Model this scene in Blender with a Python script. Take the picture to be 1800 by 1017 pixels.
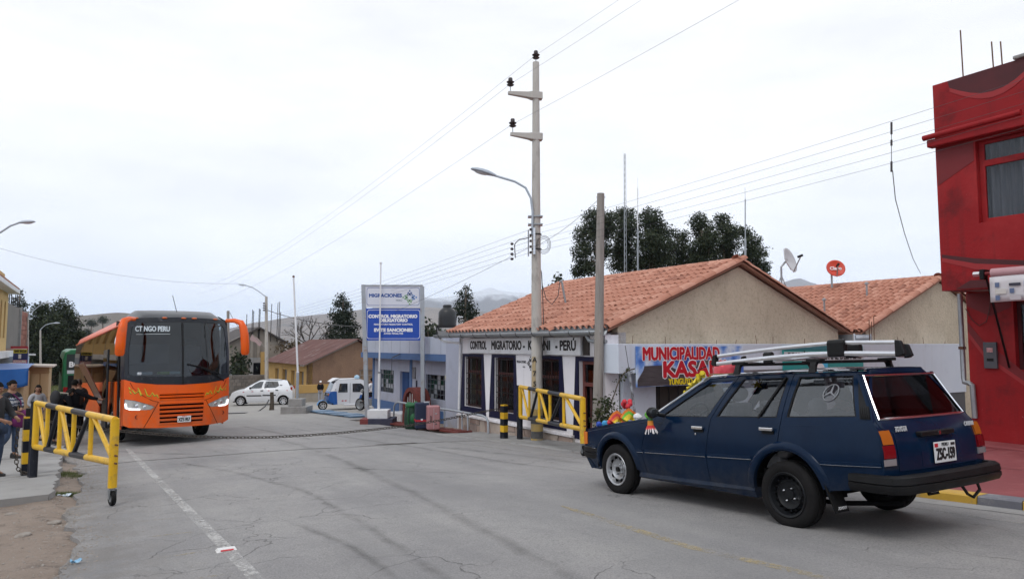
import bpy,bmesh,math,random
from math import sin,cos,tan,pi,radians as RAD,sqrt,atan2,exp
from mathutils import Vector as V,Matrix,noise as mnoise
from mathutils.geometry import delaunay_2d_cdt
for o in list(bpy.data.objects): bpy.data.objects.remove(o)
S = bpy.context.scene
COL = S.collection
random.seed(7)
# ------------------------------------------------------------------ camera
F,CX,CY,HY = 1250.0,900.0,508.5,604.0
CAMZ = 1.55
PIT = math.atan((HY-CY)/F)
cam = bpy.data.cameras.new('camera'); cam.lens = F/1800*36; cam.sensor_width = 36
cam.clip_start = .05; cam.clip_end = 30000
camo = bpy.data.objects.new('camera',cam); COL.objects.link(camo)
camo.location = (0,0,CAMZ); camo.rotation_euler = (pi/2+PIT,0,0)
S.camera = camo
# ------------------------------------------------------------------ sky and sun
SUN_EL,SUN_AZ = RAD(55),RAD(205)          # azimuth measured clockwise from +Y
W = bpy.data.worlds.new('World'); S.world = W; W.use_nodes = True
nt = W.node_tree; nt.nodes.clear()
def N(nt,t,**k):
    n = nt.nodes.new(t)
    for a,b in k.items(): setattr(n,a,b)
    return n
sk = N(nt,'ShaderNodeTexSky',sky_type='NISHITA'); sk.sun_disc = False
sk.sun_elevation = SUN_EL; sk.sun_rotation = SUN_AZ; sk.altitude = 3800
tc = N(nt,'ShaderNodeTexCoord'); sep = N(nt,'ShaderNodeSeparateXYZ'); nt.links.new(tc.outputs['Generated'],sep.inputs[0])
rmp = N(nt,'ShaderNodeValToRGB'); nt.links.new(sep.outputs['Z'],rmp.inputs[0])
cr = rmp.color_ramp
cr.elements[0].position = 0.0; cr.elements[0].color = (1.08,1.12,1.20,1)
cr.elements[1].position = 1.0; cr.elements[1].color = (.86,.88,.91,1)
for p,c in ((.05,(1.04,1.08,1.15,1)),(.11,(1.00,1.03,1.09,1)),(.2,(.99,1.01,1.05,1)),(.35,(1.01,1.02,1.05,1)),(.6,(.94,.96,.99,1))):
    e = cr.elements.new(p); e.color = c
mp = N(nt,'ShaderNodeMapping'); mp.inputs['Scale'].default_value = (1.3,1.3,5.0)
nt.links.new(tc.outputs['Generated'],mp.inputs[0])
nz = N(nt,'ShaderNodeTexNoise'); nz.inputs['Scale'].default_value = 1.7; nz.inputs['Detail'].default_value = 6; nz.inputs['Roughness'].default_value = .55
nt.links.new(mp.outputs[0],nz.inputs['Vector'])
mr = N(nt,'ShaderNodeMapRange'); mr.inputs['From Min'].default_value = .3; mr.inputs['From Max'].default_value = .7
mr.inputs['To Min'].default_value = 9.3; mr.inputs['To Max'].default_value = 10.5
nt.links.new(nz.outputs['Fac'],mr.inputs['Value'])
mul = N(nt,'ShaderNodeVectorMath',operation='SCALE'); nt.links.new(rmp.outputs[0],mul.inputs[0]); nt.links.new(mr.outputs[0],mul.inputs['Scale'])
mr2 = N(nt,'ShaderNodeMapRange'); mr2.inputs['From Min'].default_value = .3; mr2.inputs['From Max'].default_value = .7
mr2.inputs['To Min'].default_value = .86; mr2.inputs['To Max'].default_value = 1.0
nt.links.new(nz.outputs['Fac'],mr2.inputs['Value'])
mx = N(nt,'ShaderNodeMix',data_type='RGBA'); nt.links.new(mr2.outputs[0],mx.inputs[0])
nt.links.new(sk.outputs[0],mx.inputs[6]); nt.links.new(mul.outputs[0],mx.inputs[7])
bg = N(nt,'ShaderNodeBackground'); bg.inputs[1].default_value = .1
nt.links.new(mx.outputs[2],bg.inputs[0])
wo = N(nt,'ShaderNodeOutputWorld'); nt.links.new(bg.outputs[0],wo.inputs[0])
sl = bpy.data.lights.new('sun','SUN'); sl.energy = .85; sl.angle = RAD(24); sl.color = (1,.97,.93)
so = bpy.data.objects.new('sun',sl); COL.objects.link(so)
so.rotation_euler = V((sin(SUN_AZ)*cos(SUN_EL),cos(SUN_AZ)*cos(SUN_EL),sin(SUN_EL))).to_track_quat('Z','Y').to_euler()
S.cycles.volume_bounces = 3
S.view_settings.view_transform = 'Standard'; S.view_settings.look = 'None'
S.view_settings.exposure = 0.22; S.view_settings.gamma = 1
S.view_settings.use_curve_mapping = False
# ------------------------------------------------------------------ geometry of the place
A = RAD(30.5)                    # the road runs 30.5 deg left of the view axis
UX,UY = -sin(A),cos(A)         # along the road, away
NX,NY = cos(A),sin(A)          # across, to the right
RZ = A-pi/2                      # local x = towards the viewer along the road, local y = across to the right
def G(s,t):
    ss = min(max(s,-60),100)
    z = -.06*ss+.0003*ss*ss
    k = (t-4.5)/4.5
    if abs(k) < 1: z += .10*(1-k*k)**1.0*(1 if s < 22 else max(0,1-(s-22)/10))
    return z
def ST(s,t,z=None,dz=0):
    return V((UX*s+NX*t,UY*s+NY*t,(G(s,t) if z is None else z)+dz))
def st_of(p): return (UX*p[0]+UY*p[1],NX*p[0]+NY*p[1])
def Gxy(x,y): return G(*st_of((x,y)))
def ray(px,py):
    b = -(py-CY)/F
    return V(((px-CX)/F,cos(PIT)-b*sin(PIT),sin(PIT)+b*cos(PIT)))
O3 = V((0,0,CAMZ))
def at(px,py,d):               # point of a pixel at the horizontal distance d in front of the camera
    r = ray(px,py); return O3+r*(d/r.y)
def on_ground(px,py,dz=0):
    r = ray(px,py); lo,hi = .5,400.
    for _ in range(60):
        m = (lo+hi)/2; p = O3+r*m
        if p.z > Gxy(p.x,p.y)+dz: lo = m
        else: hi = m
    return O3+r*lo
def on_t(px,py,t):
    r = ray(px,py); k = t/(NX*r.x+NY*r.y); return O3+r*k
def on_s(px,py,s):
    r = ray(px,py); k = s/(UX*r.x+UY*r.y); return O3+r*k
def stz(p):
    s,t = st_of(p); return s,t,p.z
# ------------------------------------------------------------------ mesh builder
class MB:
    def __init__(self): self.v = []; self.f = []; self.m = []; self.mi = 0
    def add(self,vs,fs):
        b = len(self.v); self.v += [tuple(x) for x in vs]
        for f in fs: self.f.append(tuple(b+i for i in f)); self.m.append(self.mi)
        return self
    def box(self,c,s,rz=0,rx=0,ry=0):
        x,y,z = s[0]/2,s[1]/2,s[2]/2
        vs = [V((a*x,b*y,d*z)) for a in (-1,1) for b in (-1,1) for d in (-1,1)]
        if rz or rx or ry:
            R = Matrix.Rotation(rz,3,'Z') @ Matrix.Rotation(ry,3,'Y') @ Matrix.Rotation(rx,3,'X')
            vs = [R @ v for v in vs]
        vs = [v+V(c) for v in vs]
        return self.add(vs,[(0,1,3,2),(4,6,7,5),(0,4,5,1),(2,3,7,6),(0,2,6,4),(1,5,7,3)])
    def b2(self,a,b):          # box from two corners
        return self.box([(a[i]+b[i])/2 for i in range(3)],[abs(b[i]-a[i]) for i in range(3)])
    def beam(self,p,q,w,h,up=(0,0,1)):
        p,q = V(p),V(q); d = (q-p).normalized(); u = V(up)
        if abs(d.dot(u)) > .97: u = V((0,1,0))
        x = d.cross(u).normalized()*w/2; y = x.cross(d).normalized()*h/2
        vs = [e+a*x+b*y for e in (p,q) for a,b in ((-1,-1),(1,-1),(1,1),(-1,1))]
        return self.add(vs,[(3,2,1,0),(4,5,6,7),(0,1,5,4),(1,2,6,5),(2,3,7,6),(3,0,4,7)])
    def tube(self,pts,r,n=8,cap=True,closed=False):
        pts = [V(p) for p in pts]; rs = r if isinstance(r,(list,tuple)) else [r]*len(pts)
        vs = []; L = len(pts); px = None
        for i,p in enumerate(pts):
            if closed: d = pts[(i+1) % L]-pts[i-1]
            else: d = (pts[min(i+1,L-1)]-pts[max(i-1,0)])
            d = d.normalized() if d.length > 1e-9 else V((0,0,1))
            if px is None:
                u = V((0,0,1)) if abs(d.z) < .9 else V((1,0,0)); px = d.cross(u).normalized()
            else:
                px = (px-d*px.dot(d)); px = px.normalized() if px.length > 1e-9 else V((1,0,0))
            py = d.cross(px)
            vs += [p+(px*cos(2*pi*k/n)+py*sin(2*pi*k/n))*rs[i] for k in range(n)]
        fs = []
        for i in range(L if closed else L-1):
            a,b = i*n,((i+1) % L)*n
            fs += [(a+k,a+(k+1) % n,b+(k+1) % n,b+k) for k in range(n)]
        if cap and not closed: fs += [tuple(range(n-1,-1,-1)),tuple((L-1)*n+k for k in range(n))]
        return self.add(vs,fs)
    def lathe(self,prof,n=16,c=(0,0,0),axis='Z',cap=True):
        vs = []
        for r,z in prof:
            for k in range(n):
                a = 2*pi*k/n; p = (r*cos(a),r*sin(a),z)
                if axis == 'Y': p = (r*cos(a),z,-r*sin(a))
                if axis == 'X': p = (z,r*cos(a),r*sin(a))
                vs.append((p[0]+c[0],p[1]+c[1],p[2]+c[2]))
        fs = []
        for i in range(len(prof)-1):
            fs += [(i*n+k,i*n+(k+1) % n,(i+1)*n+(k+1) % n,(i+1)*n+k) for k in range(n)]
        if cap:
            if prof[0][0] > 1e-6: fs.append(tuple(range(n-1,-1,-1)))
            if prof[-1][0] > 1e-6: fs.append(tuple((len(prof)-1)*n+k for k in range(n)))
        return self.add(vs,fs)
    def prism(self,poly,fn,d0,d1):    # fn(a, b, depth) -> point
        n = len(poly)
        vs = [fn(a,b,d0) for a,b in poly]+[fn(a,b,d1) for a,b in poly]
        return self.add(vs,[tuple(range(n-1,-1,-1)),tuple(range(n,2*n))]+[(i,(i+1) % n,n+(i+1) % n,n+i) for i in range(n)])
    def poly(self,pts): return self.add(pts,[tuple(range(len(pts)))])
    def loft(self,rings,closed=True,cap=True):
        n = len(rings[0]); vs = [p for r in rings for p in r]; fs = []
        for i in range(len(rings)-1):
            for k in range(n if closed else n-1):
                fs.append((i*n+k,i*n+(k+1) % n,(i+1)*n+(k+1) % n,(i+1)*n+k))
        if cap and closed: fs += [tuple(range(n-1,-1,-1)),tuple((len(rings)-1)*n+k for k in range(n))]
        return self.add(vs,fs)
    def ball(self,c,r,n=10,m=7,rot=None):
        if not isinstance(r,(list,tuple)): r = (r,r,r)
        vs = []
        for i in range(m+1):
            th = pi*i/m
            for k in range(n):
                a = 2*pi*k/n; p = V((r[0]*sin(th)*cos(a),r[1]*sin(th)*sin(a),-r[2]*cos(th)))
                if rot is not None: p = rot @ p
                vs.append(p+V(c))
        fs = [(i*n+k,i*n+(k+1) % n,(i+1)*n+(k+1) % n,(i+1)*n+k) for i in range(m) for k in range(n)]
        return self.add(vs,fs)
    def grid(self,fn,nu,nv):
        vs = [fn(i/nu,j/nv) for j in range(nv+1) for i in range(nu+1)]
        return self.add(vs,[(j*(nu+1)+i,j*(nu+1)+i+1,(j+1)*(nu+1)+i+1,(j+1)*(nu+1)+i) for j in range(nv) for i in range(nu)])
    def mesh(self,name,mats,smooth=None,merge=True):
        me = bpy.data.meshes.new(name); me.from_pydata(self.v,[],self.f)
        if not isinstance(mats,(list,tuple)): mats = [mats]
        for m in mats: me.materials.append(m)
        if len(mats) > 1: me.polygons.foreach_set('material_index',self.m)
        bm = bmesh.new(); bm.from_mesh(me)
        if merge: bmesh.ops.remove_doubles(bm,verts=bm.verts,dist=1e-5)
        bmesh.ops.recalc_face_normals(bm,faces=bm.faces)
        bm.to_mesh(me); bm.free()
        if smooth is not None:
            me.shade_smooth(); me.set_sharp_from_angle(angle=RAD(smooth))
        me.update(); return me
    def ob(self,name,mats,parent=None,smooth=None,bevel=None,merge=True,**k):
        o = bpy.data.objects.new(name,self.mesh(name,mats,smooth,merge)); COL.objects.link(o)
        if parent is not None: o.parent = parent
        if bevel:
            b = o.modifiers.new('bevel','BEVEL'); b.width = bevel; b.segments = 2; b.limit_method = 'ANGLE'; b.angle_limit = RAD(35)
        for a,b in k.items(): o[a] = b
        return o
def tag(o,label,cat,group=None,kind=None):
    o['label'] = label; o['category'] = cat
    if group: o['group'] = group
    if kind: o['kind'] = kind
    return o
def struct(o): o['kind'] = 'structure'; return o
def thing(name,label,cat,loc=(0,0,0),rz=0,group=None,rot=None):
    o = bpy.data.objects.new(name,None); COL.objects.link(o); o.empty_display_size = .2
    o.location = loc; o.rotation_euler = rot if rot else (0,0,rz)
    return tag(o,label,cat,group)
def inst(name,me,parent,loc=(0,0,0),rot=(0,0,0),scale=(1,1,1)):
    o = bpy.data.objects.new(name,me); COL.objects.link(o)
    if parent is not None: o.parent = parent
    o.location = loc; o.rotation_euler = rot; o.scale = scale
    return o
def copy_tree(o,parent=None):
    c = o.copy(); COL.objects.link(c); c.parent = parent
    for ch in list(o.children): copy_tree(ch,c)
    return c
DG = None
def text(body,size,mat,parent,loc,rot,name='lettering',depth=.002,bold=0,sx=1,align='CENTER',maxw=None,shear=0):
    # bold = stroke gain in metres, made by overlaying shifted copies of the glyphs
    cu = bpy.data.curves.new('lettering','FONT'); cu.body = body; cu.size = size; cu.align_x = align; cu.align_y = 'CENTER'
    cu.extrude = depth; cu.resolution_u = 3; cu.shear = shear
    t = bpy.data.objects.new('lettering',cu); COL.objects.link(t)
    dg = bpy.context.evaluated_depsgraph_get(); me = bpy.data.meshes.new_from_object(t.evaluated_get(dg))
    bpy.data.objects.remove(t); bpy.data.curves.remove(cu)
    if maxw:
        w = max(v.co.x for v in me.vertices)-min(v.co.x for v in me.vertices); sx = (maxw-2*bold)/w
    cx = (max(v.co.x for v in me.vertices)+min(v.co.x for v in me.vertices))/2 if align == 'CENTER' else 0
    V0 = [V(((v.co.x-cx)*sx,v.co.y,v.co.z)) for v in me.vertices]; F0 = [tuple(p.vertices) for p in me.polygons]; bpy.data.meshes.remove(me)
    vs = []; fs = []
    offs = [(0,0)]+([(bold*cos(a),bold*sin(a)) for a in [2*pi*k/8 for k in range(8)]] if bold else [])
    for k,(dx,dy) in enumerate(offs):
        b = len(vs); vs += [v+V((dx,dy,-.00025*k)) for v in V0]; fs += [tuple(b+i for i in f) for f in F0]
    m2 = bpy.data.meshes.new(name); m2.from_pydata(vs,[],fs); m2.materials.append(mat)
    o = bpy.data.objects.new(name,m2); COL.objects.link(o); o.parent = parent; o.location = loc; o.rotation_euler = rot
    return o
# ------------------------------------------------------------------ materials
MATS = {}
def mat(name,c,rough=.7,metal=0,c2=None,scale=4.,amt=1.,bump=0,bscale=None,detail=5,spec=None,stretch=None,coat=0,alpha=None,emit=None,trans=0,stain=None):
    if name in MATS: return MATS[name]
    m = bpy.data.materials.new(name); m.use_nodes = True; t = m.node_tree; b = t.nodes['Principled BSDF']
    c = tuple(c)+(1,) if len(c) == 3 else c
    b.inputs['Base Color'].default_value = c; b.inputs['Roughness'].default_value = rough; b.inputs['Metallic'].default_value = metal
    if spec is not None: b.inputs['Specular IOR Level'].default_value = spec
    if coat: b.inputs['Coat Weight'].default_value = coat; b.inputs['Coat Roughness'].default_value = .06
    if trans: b.inputs['Transmission Weight'].default_value = trans
    if emit: b.inputs['Emission Color'].default_value = tuple(emit[0])+(1,); b.inputs['Emission Strength'].default_value = emit[1]
    vec = None
    if c2 is not None or bump or stain:
        tc = N(t,'ShaderNodeTexCoord'); vec = tc.outputs['Object']
        if stretch:
            mp = N(t,'ShaderNodeMapping'); mp.inputs['Scale'].default_value = stretch; t.links.new(vec,mp.inputs[0]); vec = mp.outputs[0]
    col = None
    if c2 is not None:
        n = N(t,'ShaderNodeTexNoise'); n.inputs['Scale'].default_value = scale; n.inputs['Detail'].default_value = detail; n.inputs['Roughness'].default_value = .62
        t.links.new(vec,n.inputs['Vector'])
        r = N(t,'ShaderNodeMapRange'); r.inputs['From Min'].default_value = .5-.22/amt; r.inputs['From Max'].default_value = .5+.22/amt
        t.links.new(n.outputs['Fac'],r.inputs['Value'])
        x = N(t,'ShaderNodeMix',data_type='RGBA'); t.links.new(r.outputs[0],x.inputs[0])
        x.inputs[6].default_value = c; x.inputs[7].default_value = tuple(c2)+(1,)
        col = x.outputs[2]
    if stain:      # (colour, noise scale, coverage 0..1, strength)
        n = N(t,'ShaderNodeTexNoise'); n.inputs['Scale'].default_value = stain[1]; n.inputs['Detail'].default_value = 7; n.inputs['Roughness'].default_value = .7
        t.links.new(vec,n.inputs['Vector'])
        r = N(t,'ShaderNodeMapRange'); r.inputs['From Min'].default_value = .62-.25*stain[2]; r.inputs['From Max'].default_value = .74-.2*stain[2]
        r.inputs['To Max'].default_value = stain[3]
        t.links.new(n.outputs['Fac'],r.inputs['Value'])
        x = N(t,'ShaderNodeMix',data_type='RGBA'); t.links.new(r.outputs[0],x.inputs[0])
        if col is not None: t.links.new(col,x.inputs[6])
        else: x.inputs[6].default_value = c
        x.inputs[7].default_value = tuple(stain[0])+(1,); col = x.outputs[2]
    if col is not None: t.links.new(col,b.inputs['Base Color'])
    if bump:
        n = N(t,'ShaderNodeTexNoise'); n.inputs['Scale'].default_value = bscale or scale*4; n.inputs['Detail'].default_value = 6; n.inputs['Roughness'].default_value = .65
        t.links.new(vec,n.inputs['Vector'])
        bp = N(t,'ShaderNodeBump'); bp.inputs['Strength'].default_value = min(1,bump); bp.inputs['Distance'].default_value = .02 if bump <= 1 else .02*bump
        t.links.new(n.outputs['Fac'],bp.inputs['Height']); t.links.new(bp.outputs[0],b.inputs['Normal'])
    if alpha is not None: b.inputs['Alpha'].default_value = alpha
    MATS[name] = m; return m
def glassmat(name,tint=(.02,.025,.03),rough=.02,mixv=.6,spec=.5):
    # thin pane: part mirror, part clear view to what stands behind
    if name in MATS: return MATS[name]
    m = bpy.data.materials.new(name); m.use_nodes = True; t = m.node_tree; t.nodes.clear()
    o = N(t,'ShaderNodeOutputMaterial'); tr = N(t,'ShaderNodeBsdfTransparent'); tr.inputs[0].default_value = tuple(tint)+(1,)
    gl = N(t,'ShaderNodeBsdfGlossy'); gl.inputs['Roughness'].default_value = rough; gl.inputs[0].default_value = (.9,.95,1,1)
    fr = N(t,'ShaderNodeLayerWeight'); fr.inputs[0].default_value = .5
    pw = N(t,'ShaderNodeMath',operation='POWER'); pw.inputs[1].default_value = 4.0; t.links.new(fr.outputs['Facing'],pw.inputs[0])
    mm = N(t,'ShaderNodeMath',operation='MULTIPLY_ADD'); mm.inputs[1].default_value = .9; mm.inputs[2].default_value = mixv+.05
    mm.use_clamp = True
    t.links.new(pw.outputs[0],mm.inputs[0])
    x = N(t,'ShaderNodeMixShader'); t.links.new(mm.outputs[0],x.inputs[0]); t.links.new(tr.outputs[0],x.inputs[1]); t.links.new(gl.outputs[0],x.inputs[2])
    t.links.new(x.outputs[0],o.inputs[0]); MATS[name] = m; return m
M_black = mat('black_rubber',(.006,.006,.007),.75,c2=(.012,.012,.012),scale=20,spec=.2)
M_bplast = mat('black_plastic',(.006,.006,.007),.45,spec=.25)
M_chrome = mat('chrome',(.75,.76,.78),.14,1)
M_alu = mat('aluminium',(.72,.73,.75),.28,1,c2=(.62,.63,.66),scale=8)
M_galv = mat('galvanised_steel',(.38,.40,.42),.45,.7,c2=(.28,.30,.32),scale=6)
M_white = mat('white_paint',(.74,.75,.77),.55,c2=(.66,.67,.70),scale=3,stain=((.42,.41,.39),3,.25,.5))
M_dark = mat('dark_interior',(.006,.006,.007),.95,spec=.1)
M_yellow = mat('yellow_paint',(.78,.47,.015),.38,c2=(.66,.38,.012),scale=5,stain=((.28,.19,.05),6,.3,.7))
M_bstripe = mat('black_paint',(.008,.010,.018),.35,c2=(.014,.017,.026),scale=7,spec=.3,stain=((.12,.115,.11),9,.25,.5))
M_rust = mat('rusty_iron',(.16,.07,.035),.85,.2,c2=(.09,.045,.03),scale=14)
M_conc = mat('concrete',(.34,.335,.33),.85,c2=(.26,.255,.25),scale=3,bump=.4,bscale=40,stain=((.16,.15,.14),2.2,.3,.6))
# ------------------------------------------------------------------ ground, road, pavements
def nz2(x,y,sc=1.,z=0.): return mnoise.noise(V((x*sc,y*sc,z)))
def fbm(x,y,sc,z=0.,o=4): return mnoise.fractal(V((x*sc,y*sc,z)),1.0,2.0,o)
def asphalt_mat():
    m = bpy.data.materials.new('worn_asphalt'); m.use_nodes = True; t = m.node_tree; b = t.nodes['Principled BSDF']
    tc = N(t,'ShaderNodeTexCoord'); P = tc.outputs['Object']
    def noise(sc,det=6,ro=.6,vec=P):
        n = N(t,'ShaderNodeTexNoise'); n.inputs['Scale'].default_value = sc; n.inputs['Detail'].default_value = det; n.inputs['Roughness'].default_value = ro
        t.links.new(vec,n.inputs['Vector']); return n.outputs['Fac']
    def rng(x,a,b_,c=0,d=1):
        r = N(t,'ShaderNodeMapRange'); r.inputs[1].default_value = a; r.inputs[2].default_value = b_; r.inputs[3].default_value = c; r.inputs[4].default_value = d
        t.links.new(x,r.inputs[0]); return r.outputs[0]
    def mixc(f,a,c):
        x = N(t,'ShaderNodeMix',data_type='RGBA')
        if hasattr(f,'links'): t.links.new(f,x.inputs[0])
        else: x.inputs[0].default_value = f
        for i,q in ((6,a),(7,c)):
            if hasattr(q,'links'): t.links.new(q,x.inputs[i])
            else: x.inputs[i].default_value = tuple(q)+(1,)
        return x.outputs[2]
    def mth(op,a,c):
        x = N(t,'ShaderNodeMath',operation=op); x.use_clamp = op in ('MULTIPLY',)
        for i,q in ((0,a),(1,c)):
            if hasattr(q,'links'): t.links.new(q,x.inputs[i])
            else: x.inputs[i].default_value = q
        return x.outputs[0]
    base = mixc(rng(noise(.45,5),.33,.67),(.29,.28,.284),(.38,.366,.356))
    base = mixc(rng(noise(2.6,7,.7),.45,.75,0,.45),base,(.21,.208,.212))
    base = mixc(rng(noise(60,4,.75),.42,.68,0,.65),base,(.13,.13,.134))      # aggregate
    base = mixc(rng(noise(75,3,.7),.56,.72,0,.7),base,(.46,.45,.44))
    base = mixc(rng(noise(14,6,.75),.52,.75,0,.4),base,(.19,.187,.185))
    base = mixc(rng(noise(7,7,.8),.64,.70,0,.55),base,(.075,.073,.072))
    # stretched wear along the lanes (object x = along the road)
    mp = N(t,'ShaderNodeMapping'); mp.inputs['Scale'].default_value = (.07,.9,1); t.links.new(P,mp.inputs[0])
    base = mixc(rng(noise(1.0,5,.6,mp.outputs[0]),.45,.68,0,.55),base,(.19,.188,.192))
    mp2 = N(t,'ShaderNodeMapping'); mp2.inputs['Scale'].default_value = (.1,2.2,1); mp2.inputs['Location'].default_value = (3,9,0); t.links.new(P,mp2.inputs[0])
    base = mixc(rng(noise(1.0,6,.6,mp2.outputs[0]),.55,.76,0,.45),base,(.31,.30,.295))
    # fine cracks
    wn = N(t,'ShaderNodeTexNoise'); wn.inputs['Scale'].default_value = 1.3; wn.inputs['Detail'].default_value = 5; t.links.new(P,wn.inputs['Vector'])
    ad = N(t,'ShaderNodeVectorMath',operation='MULTIPLY_ADD'); ad.inputs[1].default_value = (.9,.9,.9); t.links.new(wn.outputs['Color'],ad.inputs[0]); t.links.new(P,ad.inputs[2])
    vo = N(t,'ShaderNodeTexVoronoi',feature='DISTANCE_TO_EDGE'); vo.inputs['Scale'].default_value = 1.05; t.links.new(ad.outputs[0],vo.inputs['Vector'])
    crack = mth('MULTIPLY',rng(vo.outputs['Distance'],.002,.007,1,0),rng(noise(.6,5),.5,.6))
    base = mixc(mth('MULTIPLY',crack,.55),base,(.08,.077,.075))
    # dust towards the open yard
    sx = N(t,'ShaderNodeSeparateXYZ'); t.links.new(P,sx.inputs[0])
    dust = mth('MULTIPLY',rng(sx.outputs[0],-22,-38),rng(noise(.3,6),.3,.55,.35,1))
    base = mixc(dust,base,(.33,.315,.295))
    edge = mth('MULTIPLY',rng(sx.outputs[1],.9,-.2),rng(noise(3,6),.4,.6,0,.6))
    base = mixc(edge,base,(.17,.15,.13))
    t.links.new(base,b.inputs['Base Color'])
    t.links.new(rng(noise(.8,4),.3,.7,.62,.85),b.inputs['Roughness']); b.inputs['Specular IOR Level'].default_value = .4
    h = mth('ADD',mth('MULTIPLY',noise(95,4,.7),.7),mth('MULTIPLY',noise(9,4),.5))
    h = mth('SUBTRACT',h,mth('MULTIPLY',crack,.8))
    bp = N(t,'ShaderNodeBump'); bp.inputs['Strength'].default_value = .9; bp.inputs['Distance'].default_value = .02
    t.links.new(h,bp.inputs['Height']); t.links.new(bp.outputs[0],b.inputs['Normal'])
    return m
M_asph = asphalt_mat()
M_dirt = mat('trampled_dirt',(.20,.155,.125),.95,c2=(.29,.235,.195),scale=1.6,bump=1,bscale=22,detail=9,stain=((.12,.095,.08),3.5,.35,.8))
M_slab = mat('footpath_concrete',(.33,.325,.32),.88,c2=(.26,.255,.25),scale=.9,bump=.4,bscale=60,detail=8,stain=((.17,.165,.16),1.1,.4,.7))
RW = lambda s,t,z: (-s,t,z)   # coordinates inside an object turned by RZ at the world origin
def flat(mb,name,m,parent=None,**k):
    o = mb.ob(name,m,parent,**k)
    if parent is None: o.rotation_euler = (0,0,RZ)
    return o
def frange(a,b,d):
    n = max(1,int(round((b-a)/d))); return [a+(b-a)*i/n for i in range(n+1)]
# ground sheet
sl_ = frange(-60,-4,4)+frange(-3.8,26,.2)+frange(27,100,2)+[130,180,260,400,700,1200,2200,4000,8000]
tl_ = [-8000,-4000,-2000,-1000,-500,-250,-120,-60]+frange(-40,-8,4)+frange(-7.6,1.2,.2)+frange(2,40,2)+[60,120,250,500,1000,2000,4000,8000]
def edgeL(s): return -.12+.16*fbm(s,3,.8)+.10*nz2(s,7,2.5)-(.25 if s > 17 else 0)*min(1,(s-17)/3 if s > 17 else 0)-.02*max(0,s-24)
def ground_z(s,t):
    z = G(s,t)
    if t > -12 and t < 1.5 and s < 26:
        k = min(1,max(0,(edgeL(s)+.02-t)/.25))
        z += -.035*(1-k)+k*(.035*fbm(s,t,1.3)+.012*fbm(s,t,6.,3)+.012)
    else: z -= .04
    return z
mb = MB(); ns,nt_ = len(sl_),len(tl_)
mb.add([RW(s,t,ground_z(s,t)) for s in sl_ for t in tl_],[(i*nt_+j,i*nt_+j+1,(i+1)*nt_+j+1,(i+1)*nt_+j) for i in range(ns-1) for j in range(nt_-1)])
struct(flat(mb,'ground',M_dirt,smooth=60))
# road
sr_ = frange(-20,-2,2)+frange(-1.8,26,.1)+frange(26.5,66,.5)
def edgeR(s):
    if s < 27: return 8.62
    return 8.62+(min(1,(s-27)/3))*6.5
NT = 22
rows = []
for s in sr_:
    a,b_ = edgeL(s),edgeR(s)
    if s > 34: a -= (s-34)*.35
    rows.append([RW(s,a-.02,G(s,a)-.07)]+[RW(s,a+(b_-a)*j/NT,G(s,a+(b_-a)*j/NT)+(.016 if j == 0 else .025)) for j in range(NT+1)]+[RW(s,b_+.02,G(s,b_)-.06)])
mb = MB(); mb.loft(rows,closed=False)
ROAD = struct(flat(mb,'road',M_asph,smooth=50))
ROAD.rotation_euler = (0,0,RZ)
def paintmat(name,c,cover,rough=.6):
    m = bpy.data.materials.new(name); m.use_nodes = True; t = m.node_tree; b = t.nodes['Principled BSDF']
    b.inputs['Base Color'].default_value = tuple(c)+(1,); b.inputs['Roughness'].default_value = .75
    tc = N(t,'ShaderNodeTexCoord')
    ns_ = []
    for sc,w in ((2.2,.45),(26,.55)):
        n = N(t,'ShaderNodeTexNoise'); n.inputs['Scale'].default_value = sc; n.inputs['Detail'].default_value = 7; n.inputs['Roughness'].default_value = .7
        t.links.new(tc.outputs['Object'],n.inputs['Vector'])
        x = N(t,'ShaderNodeMath',operation='MULTIPLY'); x.inputs[1].default_value = w; t.links.new(n.outputs['Fac'],x.inputs[0]); ns_.append(x)
    a = N(t,'ShaderNodeMath',operation='ADD'); t.links.new(ns_[0].outputs[0],a.inputs[0]); t.links.new(ns_[1].outputs[0],a.inputs[1])
    r = N(t,'ShaderNodeMapRange'); r.inputs[1].default_value = .62-.3*cover; r.inputs[2].default_value = .74-.3*cover; r.inputs[3].default_value = .0; r.inputs[4].default_value = rough
    t.links.new(a.outputs[0],r.inputs[0]); t.links.new(r.outputs[0],b.inputs['Alpha'])
    return m
M_line = paintmat('worn_white_road_paint',(.60,.59,.575),.62,.65)
M_line2 = paintmat('faded_white_road_paint',(.42,.41,.39),.55,.55)
M_yline = paintmat('faded_yellow_road_paint',(.46,.37,.20),.52,.6)
def softmat(name,c,amt):
    m = bpy.data.materials.new(name); m.use_nodes = True; t = m.node_tree; b = t.nodes['Principled BSDF']; b.inputs['Base Color'].default_value = tuple(c)+(1,); b.inputs['Roughness'].default_value = .8
    tc = N(t,'ShaderNodeTexCoord'); n = N(t,'ShaderNodeTexNoise'); n.inputs['Scale'].default_value = 1.6; n.inputs['Detail'].default_value = 8; n.inputs['Roughness'].default_value = .7; t.links.new(tc.outputs['Object'],n.inputs['Vector'])
    r = N(t,'ShaderNodeMapRange'); r.inputs[1].default_value = .35; r.inputs[2].default_value = .68; r.inputs[4].default_value = amt; t.links.new(n.outputs['Fac'],r.inputs[0])
    at_ = N(t,'ShaderNodeAttribute',attribute_name='edge'); x = N(t,'ShaderNodeMath',operation='MULTIPLY'); t.links.new(r.outputs[0],x.inputs[0]); t.links.new(at_.outputs['Fac'],x.inputs[1]); t.links.new(x.outputs[0],b.inputs['Alpha']); return m
M_tyre = softmat('tyre_rubber_mark',(.085,.082,.078),.34)
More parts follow.
